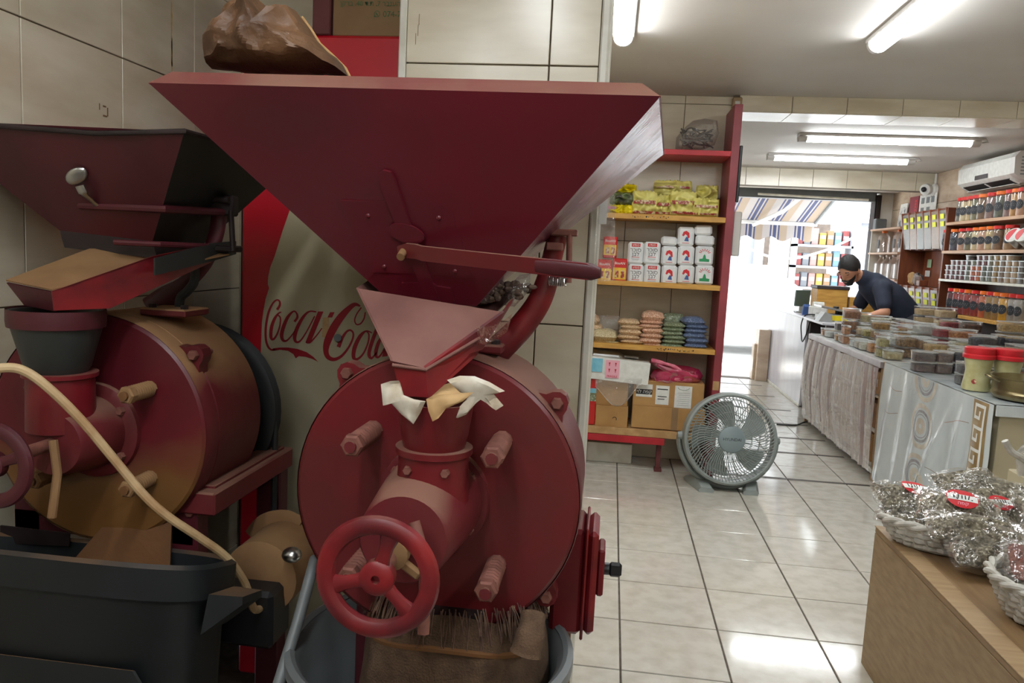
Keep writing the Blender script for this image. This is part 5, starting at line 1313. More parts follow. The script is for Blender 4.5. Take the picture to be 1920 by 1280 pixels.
STK = [('pepper mix', 5, 75, 345, .14, 2), ('mixed nuts', 85, 250, 205, .255, 3), ('orange lentils', 80, 132, 385, .14, 2), ('maroon raisins', 135, 200, 335, .14, 2), ('green seeds', 215, 262, 350, .15, 2),
 ('sesame', 222, 350, 250, .225, 3), ('pale flakes', 240, 345, 370, .14, 2), ('sugared peel', 350, 560, 280, .21, 3), ('golden raisins', 385, 550, 335, .195, 3), ('apricot pieces', 350, 412, 545, .08, 1),
 ('red cranberries', 650, 810, 370, .16, 2), ('pistachios', 445, 545, 500, .135, 2), ('coconut', 560, 638, 480, .14, 2), ('walnuts', 645, 850, 490, .145, 2), ('dried figs', 862, 928, 520, .14, 2),
 ('clear sugar', 820, 1015, 355, .215, 3), ('barberries', 1030, 1185, 400, .205, 3), ('beige powder', 830, 1020, 185, .29, 4), ('sandy powder', 1045, 1230, 200, .305, 4), ('goji berries', 1100, 1290, 325, .225, 3),
 ('brown dates', 1300, 1490, 340, .235, 3), ('almonds', 1195, 1440, 420, .205, 3), ('tan chickpeas', 935, 1160, 550, .14, 2), ('chocolate chips', 815, 1035, 650, .118, 2), ('cocoa drops', 1050, 1205, 650, .128, 2),
 ('dark prunes', 1215, 1360, 640, .135, 2), ('black currants', 1300, 1375, 768, .118, 2), ('black raisins', 1410, 1640, 480, .205, 3)]
gt_ = 'clear food tubs stacked on the counters'
placed = []
for food, x0, x1, yt, H_, n in STK:
    a = 1570 + x0 / 5.486; yb = 540 + yt / 5.486
    p = atZ(a, yb, CT + .004 + H_); w = (x1 - x0) / 5.486 / 1449 * p.y; w = max(w, .05)
    zsup = CT + .004; placed.append((p.x, p.x + w, p.y, p.y + .11))
    for k in range(n):
        tub('clear tub of %s, %s' % (food, lev[n][k]), p.x + w / 2, p.y + .055, zsup + H_ / n * k, w, .11, H_ / n, food, gt_)
for food, x0, x1, yt, H_, n, nm in (('black currants', 1655, 1745, 480, .205, 3, 'narrow'), ('dark prunes', 1800, 1960, 500, .205, 3, 'wide'), ('tan chickpeas', 1700, 1960, 340, .275, 4, 'tall')):
    a = 1570 + x0 / 5.486; yb = 540 + yt / 5.486
    p = atZ(a, yb, CT + .004 + H_); w = (x1 - x0) / 5.486 / 1449 * p.y; placed.append((p.x, p.x + w, p.y, p.y + .11))
    for k in range(n): tub('clear tub of %s in a %s stack by the frame edge, %s' % (food, nm, lev[n][k]), p.x + w / 2, p.y + .055, CT + .004 + H_ / n * k, w, .11, H_ / n, food, gt_)
# further tubs filling the free places between them
fill = ['sesame', 'sugared peel', 'pale flakes', 'coconut', 'walnuts', 'golden raisins', 'clear sugar', 'orange lentils', 'maroon raisins', 'green seeds', 'mixed nuts', 'pistachios', 'beige powder', 'red cranberries']
rg = random.Random(31); k = 0
RW = ['front', 'second', 'third', 'fourth', 'back']
for i, x in enumerate((1.835, 1.975, 2.115, 2.255, 2.40)):
    y = 4.50 if i > 1 else 5.2; c_ = 0
    while y < 6.78:
        w_ = .118; d_ = .105
        if all(x + w_ / 2 < a0 - .002 or x - w_ / 2 > a1 + .002 or y + d_ < b0 - .002 or y > b1 + .002 for a0, a1, b0, b1 in placed):
            f_ = fill[k % len(fill)]; k += 1; n_ = 1 if i == 0 else 2; hh = (.062, .062, .068, .078, .088)[i]
            for q in range(n_): tub('clear tub of %s, %s in the %s row, %s from the near end' % (f_, ('lower', 'upper')[q], RW[i], NTH[min(c_, 14)]), x, y + d_ / 2, CT + .004 + q * hh, w_, d_, hh, f_, gt_)
            placed.append((x - w_ / 2, x + w_ / 2, y, y + d_)); c_ += 1
            y += d_ + .006
        else: y += .02
# brass pot and two capped jars near the counter corner
pb = atZ(1893, 744, CT)
pm('brass', S(148, 138, 104), S(112, 100, 72), 9, rough=0.32, metal=.85, bump=.1, bscale=12)
pot = thing('brass_pot', 'wide tarnished brass pot with a yellow tag at the counter corner', 'pot', (1.965, 3.84, CT + .004))
obj('bowl', MB().lathe([(.10, 0), (.145, .006), (.158, .022), (.158, .034), (.152, .040), (.150, .048), (.158, .10), (.163, .102), (.163, .106), (.155, .105), (.146, .05), (.13, .012), (.01, .008)], (0, 0, 0), (0, 0, 1), 48), 'brass', pot)
obj('handle', MB().tube(smoothpath([(-.150, -.03, .085), (-.185, -.02, .10), (-.20, .0, .108), (-.185, .02, .10), (-.150, .03, .085)]), .006, 8), 'brass', pot)
obj('price_tag', MB().grid(lambda u, v: Vector((.035 + .06 * u, -.1605 + .002 * u + .012 * u * u, .03 + .055 * v)), 4, 2), 'bag_yellow', pot)
for nm, px_, py_ in (('left', 1838, 725), ('right', 1900, 730)):
    q_ = at(px_, 700, 4.03 if nm == 'left' else 4.0)
    j_ = thing('capped_jar', 'plastic jar with ribbed red cap behind the brass pot, %s one' % ('farther' if nm == 'left' else 'nearer the frame edge'), 'jar', (q_.x, q_.y + (.03 if nm == 'left' else .06), CT + .004), 0, 'red capped jars')
    obj('jar_body', MB().lathe([(.05, 0), (.062, .004), (.064, .02), (.058, .06), (.054, .10), (.060, .135), (.064, .16), (.055, .17)], (0, 0, 0), (0, 0, 1), 28), 'jar_oat' if 'jar_oat' in MATS else (pm('jar_oat', S(186, 184, 140), S(168, 160, 112), 20, rough=.35), 'jar_oat')[1], j_)
    obj('cap', MB().lathe([(.064, .160), (.072, .162), (.073, .178), (.066, .184), (.068, .188), (.068, .212), (.064, .216), (.001, .217)], (0, 0, 0), (0, 0, 1), 32), 'print_red', j_)
    obj('label_mark', MB().lathe([(.0, -.0005), (.012, -.0005), (.012, .0)], (-.035, -.051, .05), (.6, .8, 0), 16), 'band_red', j_)

# ------------------------------------------------------------------ wooden table with baskets of herb bags
TX0, TX1, TY0, TY1, TZ = .94, 1.72, .55, 2.68, .49
tb = thing('wooden_table', 'pale wooden display table in the lower right corner', 'table', (1.33, 1.6, 0))
obj('side_panel', MB().bx(TX0 - 1.33, TX0 + .02 - 1.33, TY0 - 1.6, TY1 - 1.6, .0, TZ - .0205, .002), 'wood_pale_v', tb)
obj('side_panel', MB().bx(TX1 - .02 - 1.33, TX1 - 1.33, TY0 - 1.6, TY1 - 1.6, .0, TZ - .0205, .002), 'wood_pale_v', tb)
obj('end_panel', MB().bx(TX0 + .021 - 1.33, TX1 - .021 - 1.33, TY1 - .02 - 1.6, TY1 - 1.6, .0, TZ - .0205, .002), 'wood_pale_v', tb)
obj('top', MB().bx(TX0 - 1.33, TX1 - 1.33, TY0 - 1.6, TY1 - 1.6, TZ - .02, TZ, .003), 'wood_brown2' if 'wood_brown2' in MATS else (pm('wood_brown2', S(140, 112, 78), S(122, 94, 62), 5, rough=.45, stretch=(10, 1, 10)), 'wood_brown2')[1], tb)
obj('edge_band', MB().bx(TX0 - .002 - 1.33, TX0 + .06 - 1.33, TY0 - 1.6, TY1 + .002 - 1.6, TZ - .001, TZ + .003, .001), 'wood_pale', tb)
pm('wicker', S(196, 194, 186), S(168, 164, 154), 30, rough=.55)
def basket(label, c, rx, ry, h, rows, flare=1.22):
    t = thing('wicker_basket', label, 'basket', c, 0, 'white wicker baskets'); N_ = 34
    obj('base', MB().ring_loft([[Vector((math.cos(2 * PI * k / 48) * rx * s_, math.sin(2 * PI * k / 48) * ry * s_, z)) for k in range(48)] for s_, z in ((.98, 0), (1.0, .006), (.9, .010))]), 'wicker', t)
    for r in range(rows):
        v = (r + .5) / rows; s_ = 1 + (flare - 1) * v ** .8; ph = r % 2
        pts = []
        for k in range(N_ * 4 + 1):
            a = 2 * PI * k / (N_ * 4); wv = .005 * math.cos(PI * (k / 2 + ph))
            pts.append(Vector((math.cos(a) * (rx * s_ + wv), math.sin(a) * (ry * s_ + wv), .006 + h * v)))
        obj('weave_band', MB().tube(pts, h / rows * .40, 6, flat=(1.2, .55), up=(0, 0, 1)), 'wicker', t)
    stk = MB()
    for k in range(N_):
        a = 2 * PI * k / N_
        stk.tube([Vector((math.cos(a) * rx * (1 + (flare - 1) * v ** .8), math.sin(a) * ry * (1 + (flare - 1) * v ** .8), .004 + h * v)) for v in (0, .5, 1)], .0042, 6)
    obj('stakes', stk, 'wicker', t)
    for ph in (0, 1):
        pts = [Vector((math.cos(2 * PI * k / 96) * (rx * flare + .007 * math.cos(k * .9 + PI * ph)), math.sin(2 * PI * k / 96) * (ry * flare + .007 * math.cos(k * .9 + PI * ph)), h + .008 + .006 * math.sin(k * .9 + PI * ph))) for k in range(97)]
        obj('rim', MB().tube(pts, .0085, 8), 'wicker', t)
    return t
basket('white wicker basket piled with herb bags at the far end of the wooden table', (1.225, 2.535, TZ + .004), .265, .125, .075, 4)
basket('white wicker basket nearer the viewer on the wooden table', (1.305, 2.02, TZ + .004), .245, .165, .10, 5)
pm('herb', S(132, 124, 104), S(84, 76, 64), 60, rough=.8, bump=1.0, bscale=70, contrast=(.38, .62), speck=S(176, 168, 148), speck_scale=110, speck_lvl=.60)
pm('herb_red', S(150, 92, 78), S(104, 62, 52), 60, rough=.8, bump=1.0, bscale=70, contrast=(.38, .62))
film('herb_film', (1, 1, 1, 1), .05, .17, 1.0, 26, .05)
def herb_bag(label, p, w, d, h, rz, rx=0.0, ry=0.0, seed=0, lab=None, mat='herb', grp='clear bags of dried herbs'):
    t = thing('herb_bag', label, 'bag', p, 0, grp); t.rotation_euler = (rx + .28, ry, rz)
    hm = pillow(w * .92, d * .88, h * .9, 30, 20, .35, seed, .5)
    for v in hm.v:
        k = noise.noise(v * 70 + Vector((seed, 0, 0))); v.z += k * .004; v.x += k * .002
    obj('herbs', hm, mat, t, ang=80)
    fm = pillow(w * 1.06, d * 1.06, h * 1.06, 22, 16, .55, seed + 1.5, .42)
    for v in fm.v: v.z += .006 * noise.noise(v * 22 + Vector((0, seed * 2, 0)))
    obj('film', fm, 'herb_film', t, ang=25)
    if lab:
        lx, ly, lr = lab
        def zf(a_, b_):
            a = 2 * a_ / (w * 1.06); b = 2 * b_ / (d * 1.06)
            return h * .53 * max(.05, (1 - a * a) * (1 - b * b)) ** .42 + .006
        disc = MB(); band = MB(); scb = MB()
        def dg(u, v): 
            a = 2 * PI * u; x_ = lx + math.cos(a) * lr * v * 1.15; y_ = ly + math.sin(a) * lr * v
            return Vector((x_, y_, zf(x_, y_)))
        disc.grid(dg, 28, 4, True)
        lb_ = obj('round_label', disc, 'print_red', t)
        def bg_(u, v):
            x_ = lx + (2 * u - 1) * lr * 1.06; y_ = ly + (v - .5) * lr * .62
            return Vector((x_, y_, zf(x_, y_) + .0012))
        obj('white_band', band.grid(bg_, 8, 2), 'paper_white', lb_)
        for x_, dx, dy in ((-.6, .0, .3), (-.45, .12, -.3), (-.32, .05, .3), (-.05, .02, .25), (.2, .0, .28), (.4, .08, .3), (.6, .1, -.2)):
            a = Vector((lx + x_ * lr, ly - .14 * lr)); b = Vector((lx + (x_ + dx) * lr, ly + dy * lr * .8))
            scb.tube([Vector((a.x, a.y, zf(a.x, a.y) + .0022)), Vector((b.x, b.y, zf(b.x, b.y) + .0022))], .0016, 4)
        obj('scribble', scb, 'print_black', lb_)
        p_ = MB(); put_text(p_, TX['הפק'], (lx, ly - lr * .62, zf(lx, ly - lr * .62) + .002), (1, 0, 0), (0, 1, 0), lr * .42)
        obj('lettering', p_, 'print_pink', lb_, smooth=False, fix=False)
    return t
B0 = TZ + .02
herb_bag('herb bag with red label at the left tip of the far basket', (1.00, 2.60, B0 + .105), .21, .13, .065, .15, .25, .08, 1, (.02, .025, .037))
herb_bag('plain herb bag tucked low behind the left tip of the far basket', (.99, 2.52, B0 + .058), .20, .12, .05, -.5, .1, .2, 2)
herb_bag('herb bag lying across the back of the pile, topmost', (1.22, 2.70, B0 + .150), .23, .12, .045, .25, .2, -.1, 3)
herb_bag('large herb bag across the middle top of the pile', (1.30, 2.65, B0 + .135), .26, .14, .05, -.2, .2, .05, 4)
herb_bag('herb bag with red label in the centre of the pile', (1.115, 2.50, B0 + .115), .23, .13, .06, -.22, .35, .05, 5, (.005, .02, .040))
herb_bag('herb bag with a big red label at the right of the pile', (1.37, 2.46, B0 + .145), .22, .15, .06, .06, .42, .0, 6, (.0, .0, .048))
herb_bag('herb bag with partly hidden red label behind the centre bag', (1.27, 2.57, B0 + .095), .20, .12, .05, .15, .35, .0, 7, (.0, .02, .032))
herb_bag('long herb bag lying along the front rim of the far basket', (1.13, 2.40, B0 + .083), .27, .11, .06, -.08, .35, .04, 8)
herb_bag('rounded herb bag hanging over the front rim above the bare table', (1.13, 2.315, B0 + .040), .22, .10, .07, .06, .25, .0, 9)
herb_bag('herb bag at the right front of the far basket', (1.36, 2.38, B0 + .070), .21, .13, .06, .25, .3, .0, 10)
herb_bag('herb bag wedged low at the right edge of the far basket', (1.33, 2.31, B0 + .045), .16, .10, .06, .4, .25, .0, 12)
herb_bag('reddish herb bag lying in the nearer basket', (1.20, 2.08, B0 + .095), .27, .16, .06, -.25, .15, .1, 11, None, 'herb_red', 'clear bags in the nearer basket')
herb_bag('dark herb bag lying under the reddish one in the nearer basket', (1.36, 2.00, B0 + .080), .24, .18, .06, .3, .1, 0, 13, None, 'food_pepper mix', 'clear bags in the nearer basket')
# handle of a third basket at the picture's edge
hk_ = thing('handled_basket', 'wicker basket with grey handle cut by the right frame edge', 'basket', at(1935, 880, 2.9))
hko = at(1935, 880, 2.9)
obj('handle', MB().tube(smoothpath([at(1884, 826, 2.9) - hko, at(1896, 846, 2.9) - hko, at(1915, 858, 2.9) - hko, at(1945, 880, 2.9) - hko]), .012, 8), 'wicker', hk_)
obj('weave', MB().lathe([(.03, -.04), (.05, -.03), (.06, .03), (.055, .03), (.05, -.02)], (.05, .08, -.02), (0, 0, 1), 24), 'wicker', hk_)
obj('support', MB().bx(.0, .14, .03, .16, -at(1935, 880, 2.9).z, -.04, .004), 'beige_panel', hk_)
obj('bag', pillow(.14, .10, .06, 10, 8, .4, 4).xf(Matrix.Translation((.05, .08, .05)) @ Matrix.Rotation(-.5, 4, 'Y')), 'clear_crinkle', hk_)
# ------------------------------------------------------------------ racks along the right wall
RX = 2.85
rk = thing('spice_rack', 'wooden spice rack with four shelves on the right wall', 'rack', (3.0, 6.4, 0)); rko = Vector((3.0, 6.4, 0))
def rb(name, x0, x1, y0, y1, z0, z1, mat, bev=.002): return obj(name, MB().bx(x0 - 3.0, x1 - 3.0, y0 - 6.4, y1 - 6.4, z0, z1, bev), mat, rk)
pm('shelf_beige', S(190, 152, 122), S(172, 134, 104), 6, rough=.45, stretch=(6, 1, 6))
rb('shelf', RX, 3.13, 5.2, 7.24, 1.765, 1.790, 'shelf_beige'); rb('shelf', RX, 3.13, 5.2, 7.26, 1.522, 1.547, 'shelf_beige')
rb('shelf', RX, 3.13, 5.2, 7.26, 1.283, 1.303, 'white_trim'); rb('shelf', RX, 3.13, 5.2, 6.80, .990, 1.018, 'wood_shelf')
rb('upright', RX + .01, 3.13, 7.24, 7.265, .0, 1.92, 'wood_brown'); rb('back_board', 3.115, 3.135, 5.2, 7.24, .60, 1.547, 'wood_brown')
rb('base', RX + .05, 3.13, 5.2, 7.24, .0, .99, 'dark_panel')
SPICE = {'grey': (S(116, 108, 92), S(96, 88, 74)), 'cream': (S(214, 196, 156), S(196, 178, 136)), 'sand': (S(202, 176, 128), S(182, 156, 108)), 'olive': (S(124, 120, 86), S(104, 98, 68)), 'brown': (S(140, 108, 80), S(116, 88, 64)),
 'mauve': (S(146, 118, 112), S(126, 98, 94)), 'amber': (S(200, 150, 88), S(180, 128, 66)), 'slate': (S(66, 74, 92), S(48, 54, 72)), 'rose': (S(208, 166, 140), S(190, 146, 120)), 'paprika': (S(164, 40, 36), S(142, 32, 30)),
 'orange': (S(206, 100, 40), S(186, 84, 32)), 'mustard': (S(168, 128, 62), S(148, 110, 50)), 'turmeric': (S(222, 166, 30), S(204, 146, 20)), 'silver': (S(170, 164, 156), S(150, 144, 138)), 'maroon': (S(110, 30, 40), S(88, 22, 32)), 'moss': (S(112, 116, 100), S(92, 96, 82)), 'dark': (S(74, 58, 54), S(58, 44, 42)), 'tan': (S(186, 150, 108), S(164, 130, 92)), 'clear': (S(190, 190, 186), S(170, 170, 166)), 'bina': (S(118, 108, 96), S(104, 96, 86)), 'binb': (S(140, 110, 80), S(122, 94, 66)), 'binc': (S(112, 112, 102), S(98, 98, 90))}
for k, (a, b) in SPICE.items(): pm('sp_' + k, a, b, 40, rough=.45, coat=.15)
film('bin_glass', (1, 1, 1, 1), .05, .04, 0, 30, .12)
film('jar_glass', (1, 1, 1, 1), .05, .10, 0, 30, .05)
pm('cap_red', S(206, 40, 38), rough=.35); pm('cap_orange', S(226, 110, 34), rough=.35)
_jm = {}
def jar(label, x, y, z, r, h, spice, cap, group, lab=True):
    t = thing('spice_jar', label, 'jar', (x, y, z), 0, group)
    def me(key, f):
        if key not in _jm: _jm[key] = f()
        return _jm[key]
    k = (round(r, 3), round(h, 3))
    link('contents', me(k + ('c', spice), lambda: MB().lathe([(r * .86, .003), (r * .92, .01), (r * .93, h * .79), (r * .7, h * .81)], (0, 0, 0), (0, 0, 1), 18).mesh('contents', 'sp_' + spice)), t)
    link('glass', me(k + ('g',), lambda: MB().lathe([(r * .92, .0), (r, .008), (r, h * .80), (r * .84, h * .87)], (0, 0, 0), (0, 0, 1), 18, True, False).mesh('glass', 'jar_glass')), t)
    link('cap', me(k + ('k', cap), lambda: MB().lathe([(r * .88, h * .865), (r * .93, h * .87), (r * .93, h * .985), (r * .86, h), (.001, h)], (0, 0, 0), (0, 0, 1), 20).mesh('cap', cap)), t)
    if lab:
        def lm():
            m = MB(); n_ = 16
            vs = [Vector((-math.cos((u_ := .30 * math.cos(2 * PI * q / n_)) * 2.2 + .55) * r * 1.02, -math.sin(u_ * 2.2 + .55) * r * 1.02, h * .42 + math.sin(2 * PI * q / n_) * h * .17)) for q in range(n_)]
            m.grid(lambda u, v: (lambda uu, zz_: Vector((-math.cos(uu) * r * 1.025, -math.sin(uu) * r * 1.025, zz_)))(.55 + .66 * v * math.cos(2 * PI * u), h * .42 + v * math.sin(2 * PI * u) * h * .17), 18, 4, True); return m.mesh('label', 'print_label')
        lo = link('label', me(k + ('l',), lm), t)
        def sm():
            m = MB()
            for q in range(5):
                a = .55 + (q - 2) * .16; zz_ = h * .42 + (-1) ** q * h * .03
                m.tube([Vector((-math.cos(a) * r * 1.045, -math.sin(a) * r * 1.045, zz_ - h * .02)), Vector((-math.cos(a + .05) * r * 1.045, -math.sin(a + .05) * r * 1.045, zz_ + h * .02))], .0007, 3)
            return m.mesh('writing', 'paper_white')
        link('writing', me(k + ('s',), sm), lo)
    return t
pm('print_label', S(46, 48, 54), rough=.5)
nth = ['first', 'second', 'third', 'fourth', 'fifth', 'sixth', 'seventh', 'eighth', 'ninth', 'tenth', 'eleventh', 'twelfth', 'thirteenth', 'fourteenth']
def jarrow(pxs, y_px, z, h, cols, caps, what, group, rs=None):
    for i, x in enumerate(pxs):
        p = atX(x, y_px, RX + .07); nx = pxs[i + 1] if i + 1 < len(pxs) else x + (x - pxs[i - 1])
        r = rs[i] if rs else max(.026, min(.05, abs(p.y - atX(nx, y_px, RX + .07).y) * .48))
        jar('jar of %s powder with %s cap, %s from the dispensers on the %s' % (cols[i], caps[i], nth[i], what), RX + .07 + .0 * i, p.y, z, r, h, cols[i], 'cap_' + caps[i], group, cols[i] not in ('clear',))
jarrow([1804, 1813, 1824, 1834, 1845.5, 1861, 1878, 1894, 1905.5, 1917], 390, 1.791, .205, ['grey', 'cream', 'sand', 'olive', 'brown', 'mauve', 'moss', 'mauve', 'amber', 'rose'], ['red', 'red', 'red', 'red', 'orange', 'red', 'orange', 'red', 'orange', 'red'], 'top shelf', 'jars on the top shelf of the rack')
jarrow([1779, 1794, 1809, 1822, 1835, 1847, 1861, 1875, 1897], 440, 1.548, .185, ['slate', 'slate', 'rose', 'olive', 'cream', 'rose', 'sand', 'brown', 'tan'], ['red', 'orange', 'red', 'red', 'orange', 'orange', 'orange', 'red', 'red'], 'second shelf', 'jars on the second shelf of the rack')
jarrow([1786, 1797, 1807.5, 1818, 1832, 1848, 1861, 1874, 1887, 1903, 1916], 570, 1.019, .21, ['maroon', 'paprika', 'paprika', 'paprika', 'paprika', 'orange', 'mustard', 'mustard', 'turmeric', 'silver', 'silver'], ['red', 'orange', 'red', 'orange', 'red', 'orange', 'red', 'orange', 'orange', 'red', 'red'], 'lowest shelf', 'jars on the lowest shelf of the rack')
for i, (x, y, w_) in enumerate(((1898, 453, 'nearer the jars'), (1916, 455, 'nearer the frame edge'))):
    p = atX(x, y, RX - .03)
    tt = thing('tilted_tin', 'round tin with red and white lid leaning forward, %s' % w_, 'tin', (p.x + .03, p.y, 1.548), 0, 'tins leaning on the second shelf')
    rm = Matrix.Translation((0, 0, .075)) @ Matrix.Rotation(-1.0, 4, 'Y') @ Matrix.Rotation(.35, 4, 'X')
    obj('tin', MB().lathe([(.05, -.05), (.055, -.045), (.055, .035), (.05, .04)], (0, 0, 0), (0, 0, 1), 28).xf(rm), 'steel', tt)
    ld = obj('lid', MB().lathe([(.057, .036), (.059, .04), (.059, .05), (.055, .052), (.001, .0525)], (0, 0, 0), (0, 0, 1), 28).xf(rm), 'paper_white', tt)
    obj('red_half', MB().add([rm @ Vector((math.cos(a) * .05, math.sin(a) * .05, .0535)) for a in [PI * q / 12 for q in range(13)]], [tuple(range(13))]), 'print_red', ld, smooth=False)
# small tubs in columns on the white shelf
film('small_tub', (1, 1, 1, 1), .06, .16, 0, 30, .08)
_st = {}
def small_tub(label, x, y, z, w, h, spice, group):
    t = thing('spice_tub', label, 'tub', (x, y, z), 0, group)
    def me(key, f):
        if key not in _st: _st[key] = f()
        return _st[key]
    link('contents', me(('c', w, h, spice), lambda: MB().ring_loft([sqring(0, 0, w * .42, .002, 16, .4), sqring(0, 0, w * .46, h * .82, 16, .4)]).mesh('contents', 'sp_' + spice)), t)
    link('lid', me(('l', w, h), lambda: MB().ring_loft([sqring(0, 0, w * .5, h * .86, 16, .4), sqring(0, 0, w * .5, h * .97, 16, .4), sqring(0, 0, w * .46, h * .975, 16, .4)]).mesh('lid', 'lid_edge')), t)
    link('shell', me(('s', w, h), lambda: MB().ring_loft([sqring(0, 0, w * .44, .0005, 16, .4), sqring(0, 0, w * .48, h * .86, 16, .4)], True, True, False).mesh('shell', 'small_tub')), t)
cols = ['maroon', 'maroon', 'maroon', 'maroon', 'moss', 'orange', 'orange', 'moss', 'moss', 'mustard', 'brown', 'tan', 'tan', 'dark', 'tan']
cnt = [3, 4, 4, 4, 5, 4, 5, 5, 5, 5, 5, 5, 4, 4, 4]
y = 7.20
for i in range(15):
    w = .092
    for k in range(cnt[i]):
        sp_ = cols[i] if not (i in (4, 5) and k == 0) else ('moss', 'paprika')[i - 4]
        if i >= 3 and k >= 3 and i < 9: sp_ = ['maroon', 'dark', 'olive', 'maroon', 'maroon', 'olive'][i - 3]
        small_tub('small tub of %s spice, %s level of the %s column from the dispensers' % (sp_, ['bottom', 'second', 'third', 'fourth', 'fifth'][k], nth[i] if i < 14 else 'last'), RX + .055, y - w / 2, 1.304 + k * .041, .088, .0405, sp_, 'small spice tubs on the white shelf')
    y -= w + .002

# ------------------------------------------------------------------ bulk dispensers
pm('tag_yellow', S(230, 232, 60), rough=.6)
def dispenser(label, y0, y1, z0, z1, n, contents):
    t = thing('bulk_dispenser', label, 'dispenser', (RX, (y0 + y1) / 2, z0)); yc = (y0 + y1) / 2; H_ = z1 - z0; Wd = (y1 - y0) / n
    obj('frame', MB().bx(.02, .27, -(y1 - y0) / 2, (y1 - y0) / 2, H_ - .02, H_).bx(.10, .27, -(y1 - y0) / 2, (y1 - y0) / 2, 0, .02).bx(.25, .27, -(y1 - y0) / 2, (y1 - y0) / 2, 0, H_), 'wood_brown', t, smooth=False)
    for k in range(n + 1):
        yy_ = -(y1 - y0) / 2 + k * Wd
        obj('divider', MB().prism([(0, yy_ - .006, H_), (.25, yy_ - .006, H_), (.25, yy_ - .006, 0), (.06, yy_ - .006, 0)], (0, .012, 0)), 'wood_orange', t, smooth=False)
    for k in range(n):
        ya, yb = -(y1 - y0) / 2 + k * Wd + .008, -(y1 - y0) / 2 + (k + 1) * Wd - .008
        b = obj('bin', MB().prism([(.012, ya, H_ - .02), (.12, ya, H_ - .02), (.12, ya, .01), (.055, ya, .01)], (0, yb - ya, 0)), 'sp_' + contents[k % len(contents)], t, smooth=False)
        obj('bin_front', MB().add([(.008, ya, H_ - .02), (.008, yb, H_ - .02), (.052, yb, .005), (.052, ya, .005)], [(0, 1, 2, 3)]), 'bin_glass', b, smooth=False)
        for q, zz_ in enumerate((H_ * .80, H_ * .62)):
            xx_ = .006 + .044 * (1 - zz_ / H_) - .004; s_ = min(.042, Wd * .38)
            tg = obj('price_tag', MB().box((xx_, (ya + yb) / 2, zz_), (.0015, s_ * 2 * .9, H_ * .12), Matrix.Rotation(-.12, 3, 'Y')), 'tag_yellow', b, smooth=False)
    return t
dispenser('upper wooden bulk dispenser with six tall bins and yellow tags', 7.275, 8.33, 1.56, 1.925, 6, ['bina', 'binb', 'bina', 'binc', 'binb', 'bina'])
dispenser('lower wooden bulk dispenser with yellow tags behind the shopkeeper', 7.275, 8.33, .86, 1.215, 6, ['dark', 'brown', 'dark', 'brown', 'dark', 'olive'])
bp_ = thing('dispenser_cabinet', 'brown wooden cabinet carrying both bulk dispensers on the right wall', 'cabinet', (3.0, 7.8, 0))
obj('back', MB().bx(.115, .135, -.52, .53, .0, 1.93), 'wood_orange', bp_, smooth=False)
obj('side', MB().bx(-.12, .115, .531, .55, .0, 1.93), 'wood_brown', bp_, smooth=False)
obj('base', MB().bx(-.10, .115, -.52, .53, .0, .858), 'wood_brown', bp_, smooth=False)
for nm, lb_, y_, z_, w_, h_, mat in (('paper_note', 'pale green note stuck on the dispenser cabinet', 8.17, 1.44, .10, .08, 'print_sage'), ('paper_note', 'white handwritten note under the green one on the dispenser cabinet', 8.19, 1.34, .12, .06, 'paper_white'), ('paper_strip', 'long white paper strip hanging between the two dispensers', 7.80, 1.38, .10, .26, 'paper_white')):
    if mat not in MATS: pm(mat, S(176, 206, 170), rough=.7)
    o = obj(nm, MB().grid(lambda u, v: Vector((3.105 - .02 * v * (h_ > .2), y_ + (u - .5) * w_, z_ + (.5 - v) * h_)), 3, 6), mat); tag(o, lb_, 'note')
for lb_, y_, w_, mat in (('small brown paper bag standing on the lower dispenser', 8.15, .09, 'paper_tan'), ('clear bag of bits slumped on the lower dispenser', 8.02, .10, 'clear_crinkle')):
    o = obj('small_bag', pillow(w_, .13, .07, 10, 8, .4, len(lb_)).xf(Matrix.Rotation(PI / 2, 4, 'X') @ Matrix.Rotation(PI / 2, 4, 'Y')), mat, None, (RX + .10, y_, 1.283)); tag(o, lb_, 'bag')
mg = thing('coffee_grinder', 'small hand grinder with dark crank on the lower dispenser', 'grinder', (RX + .10, 7.88, 1.2155))
obj('base', MB().bx(-.04, .04, -.04, .04, 0, .06, .006), 'wood_brown', mg); obj('crank', MB().tube([(0, 0, .06), (0, 0, .10), (-.02, .06, .11)], .005, 6).ball((-.02, .06, .12), .01), 'black_plastic', mg)

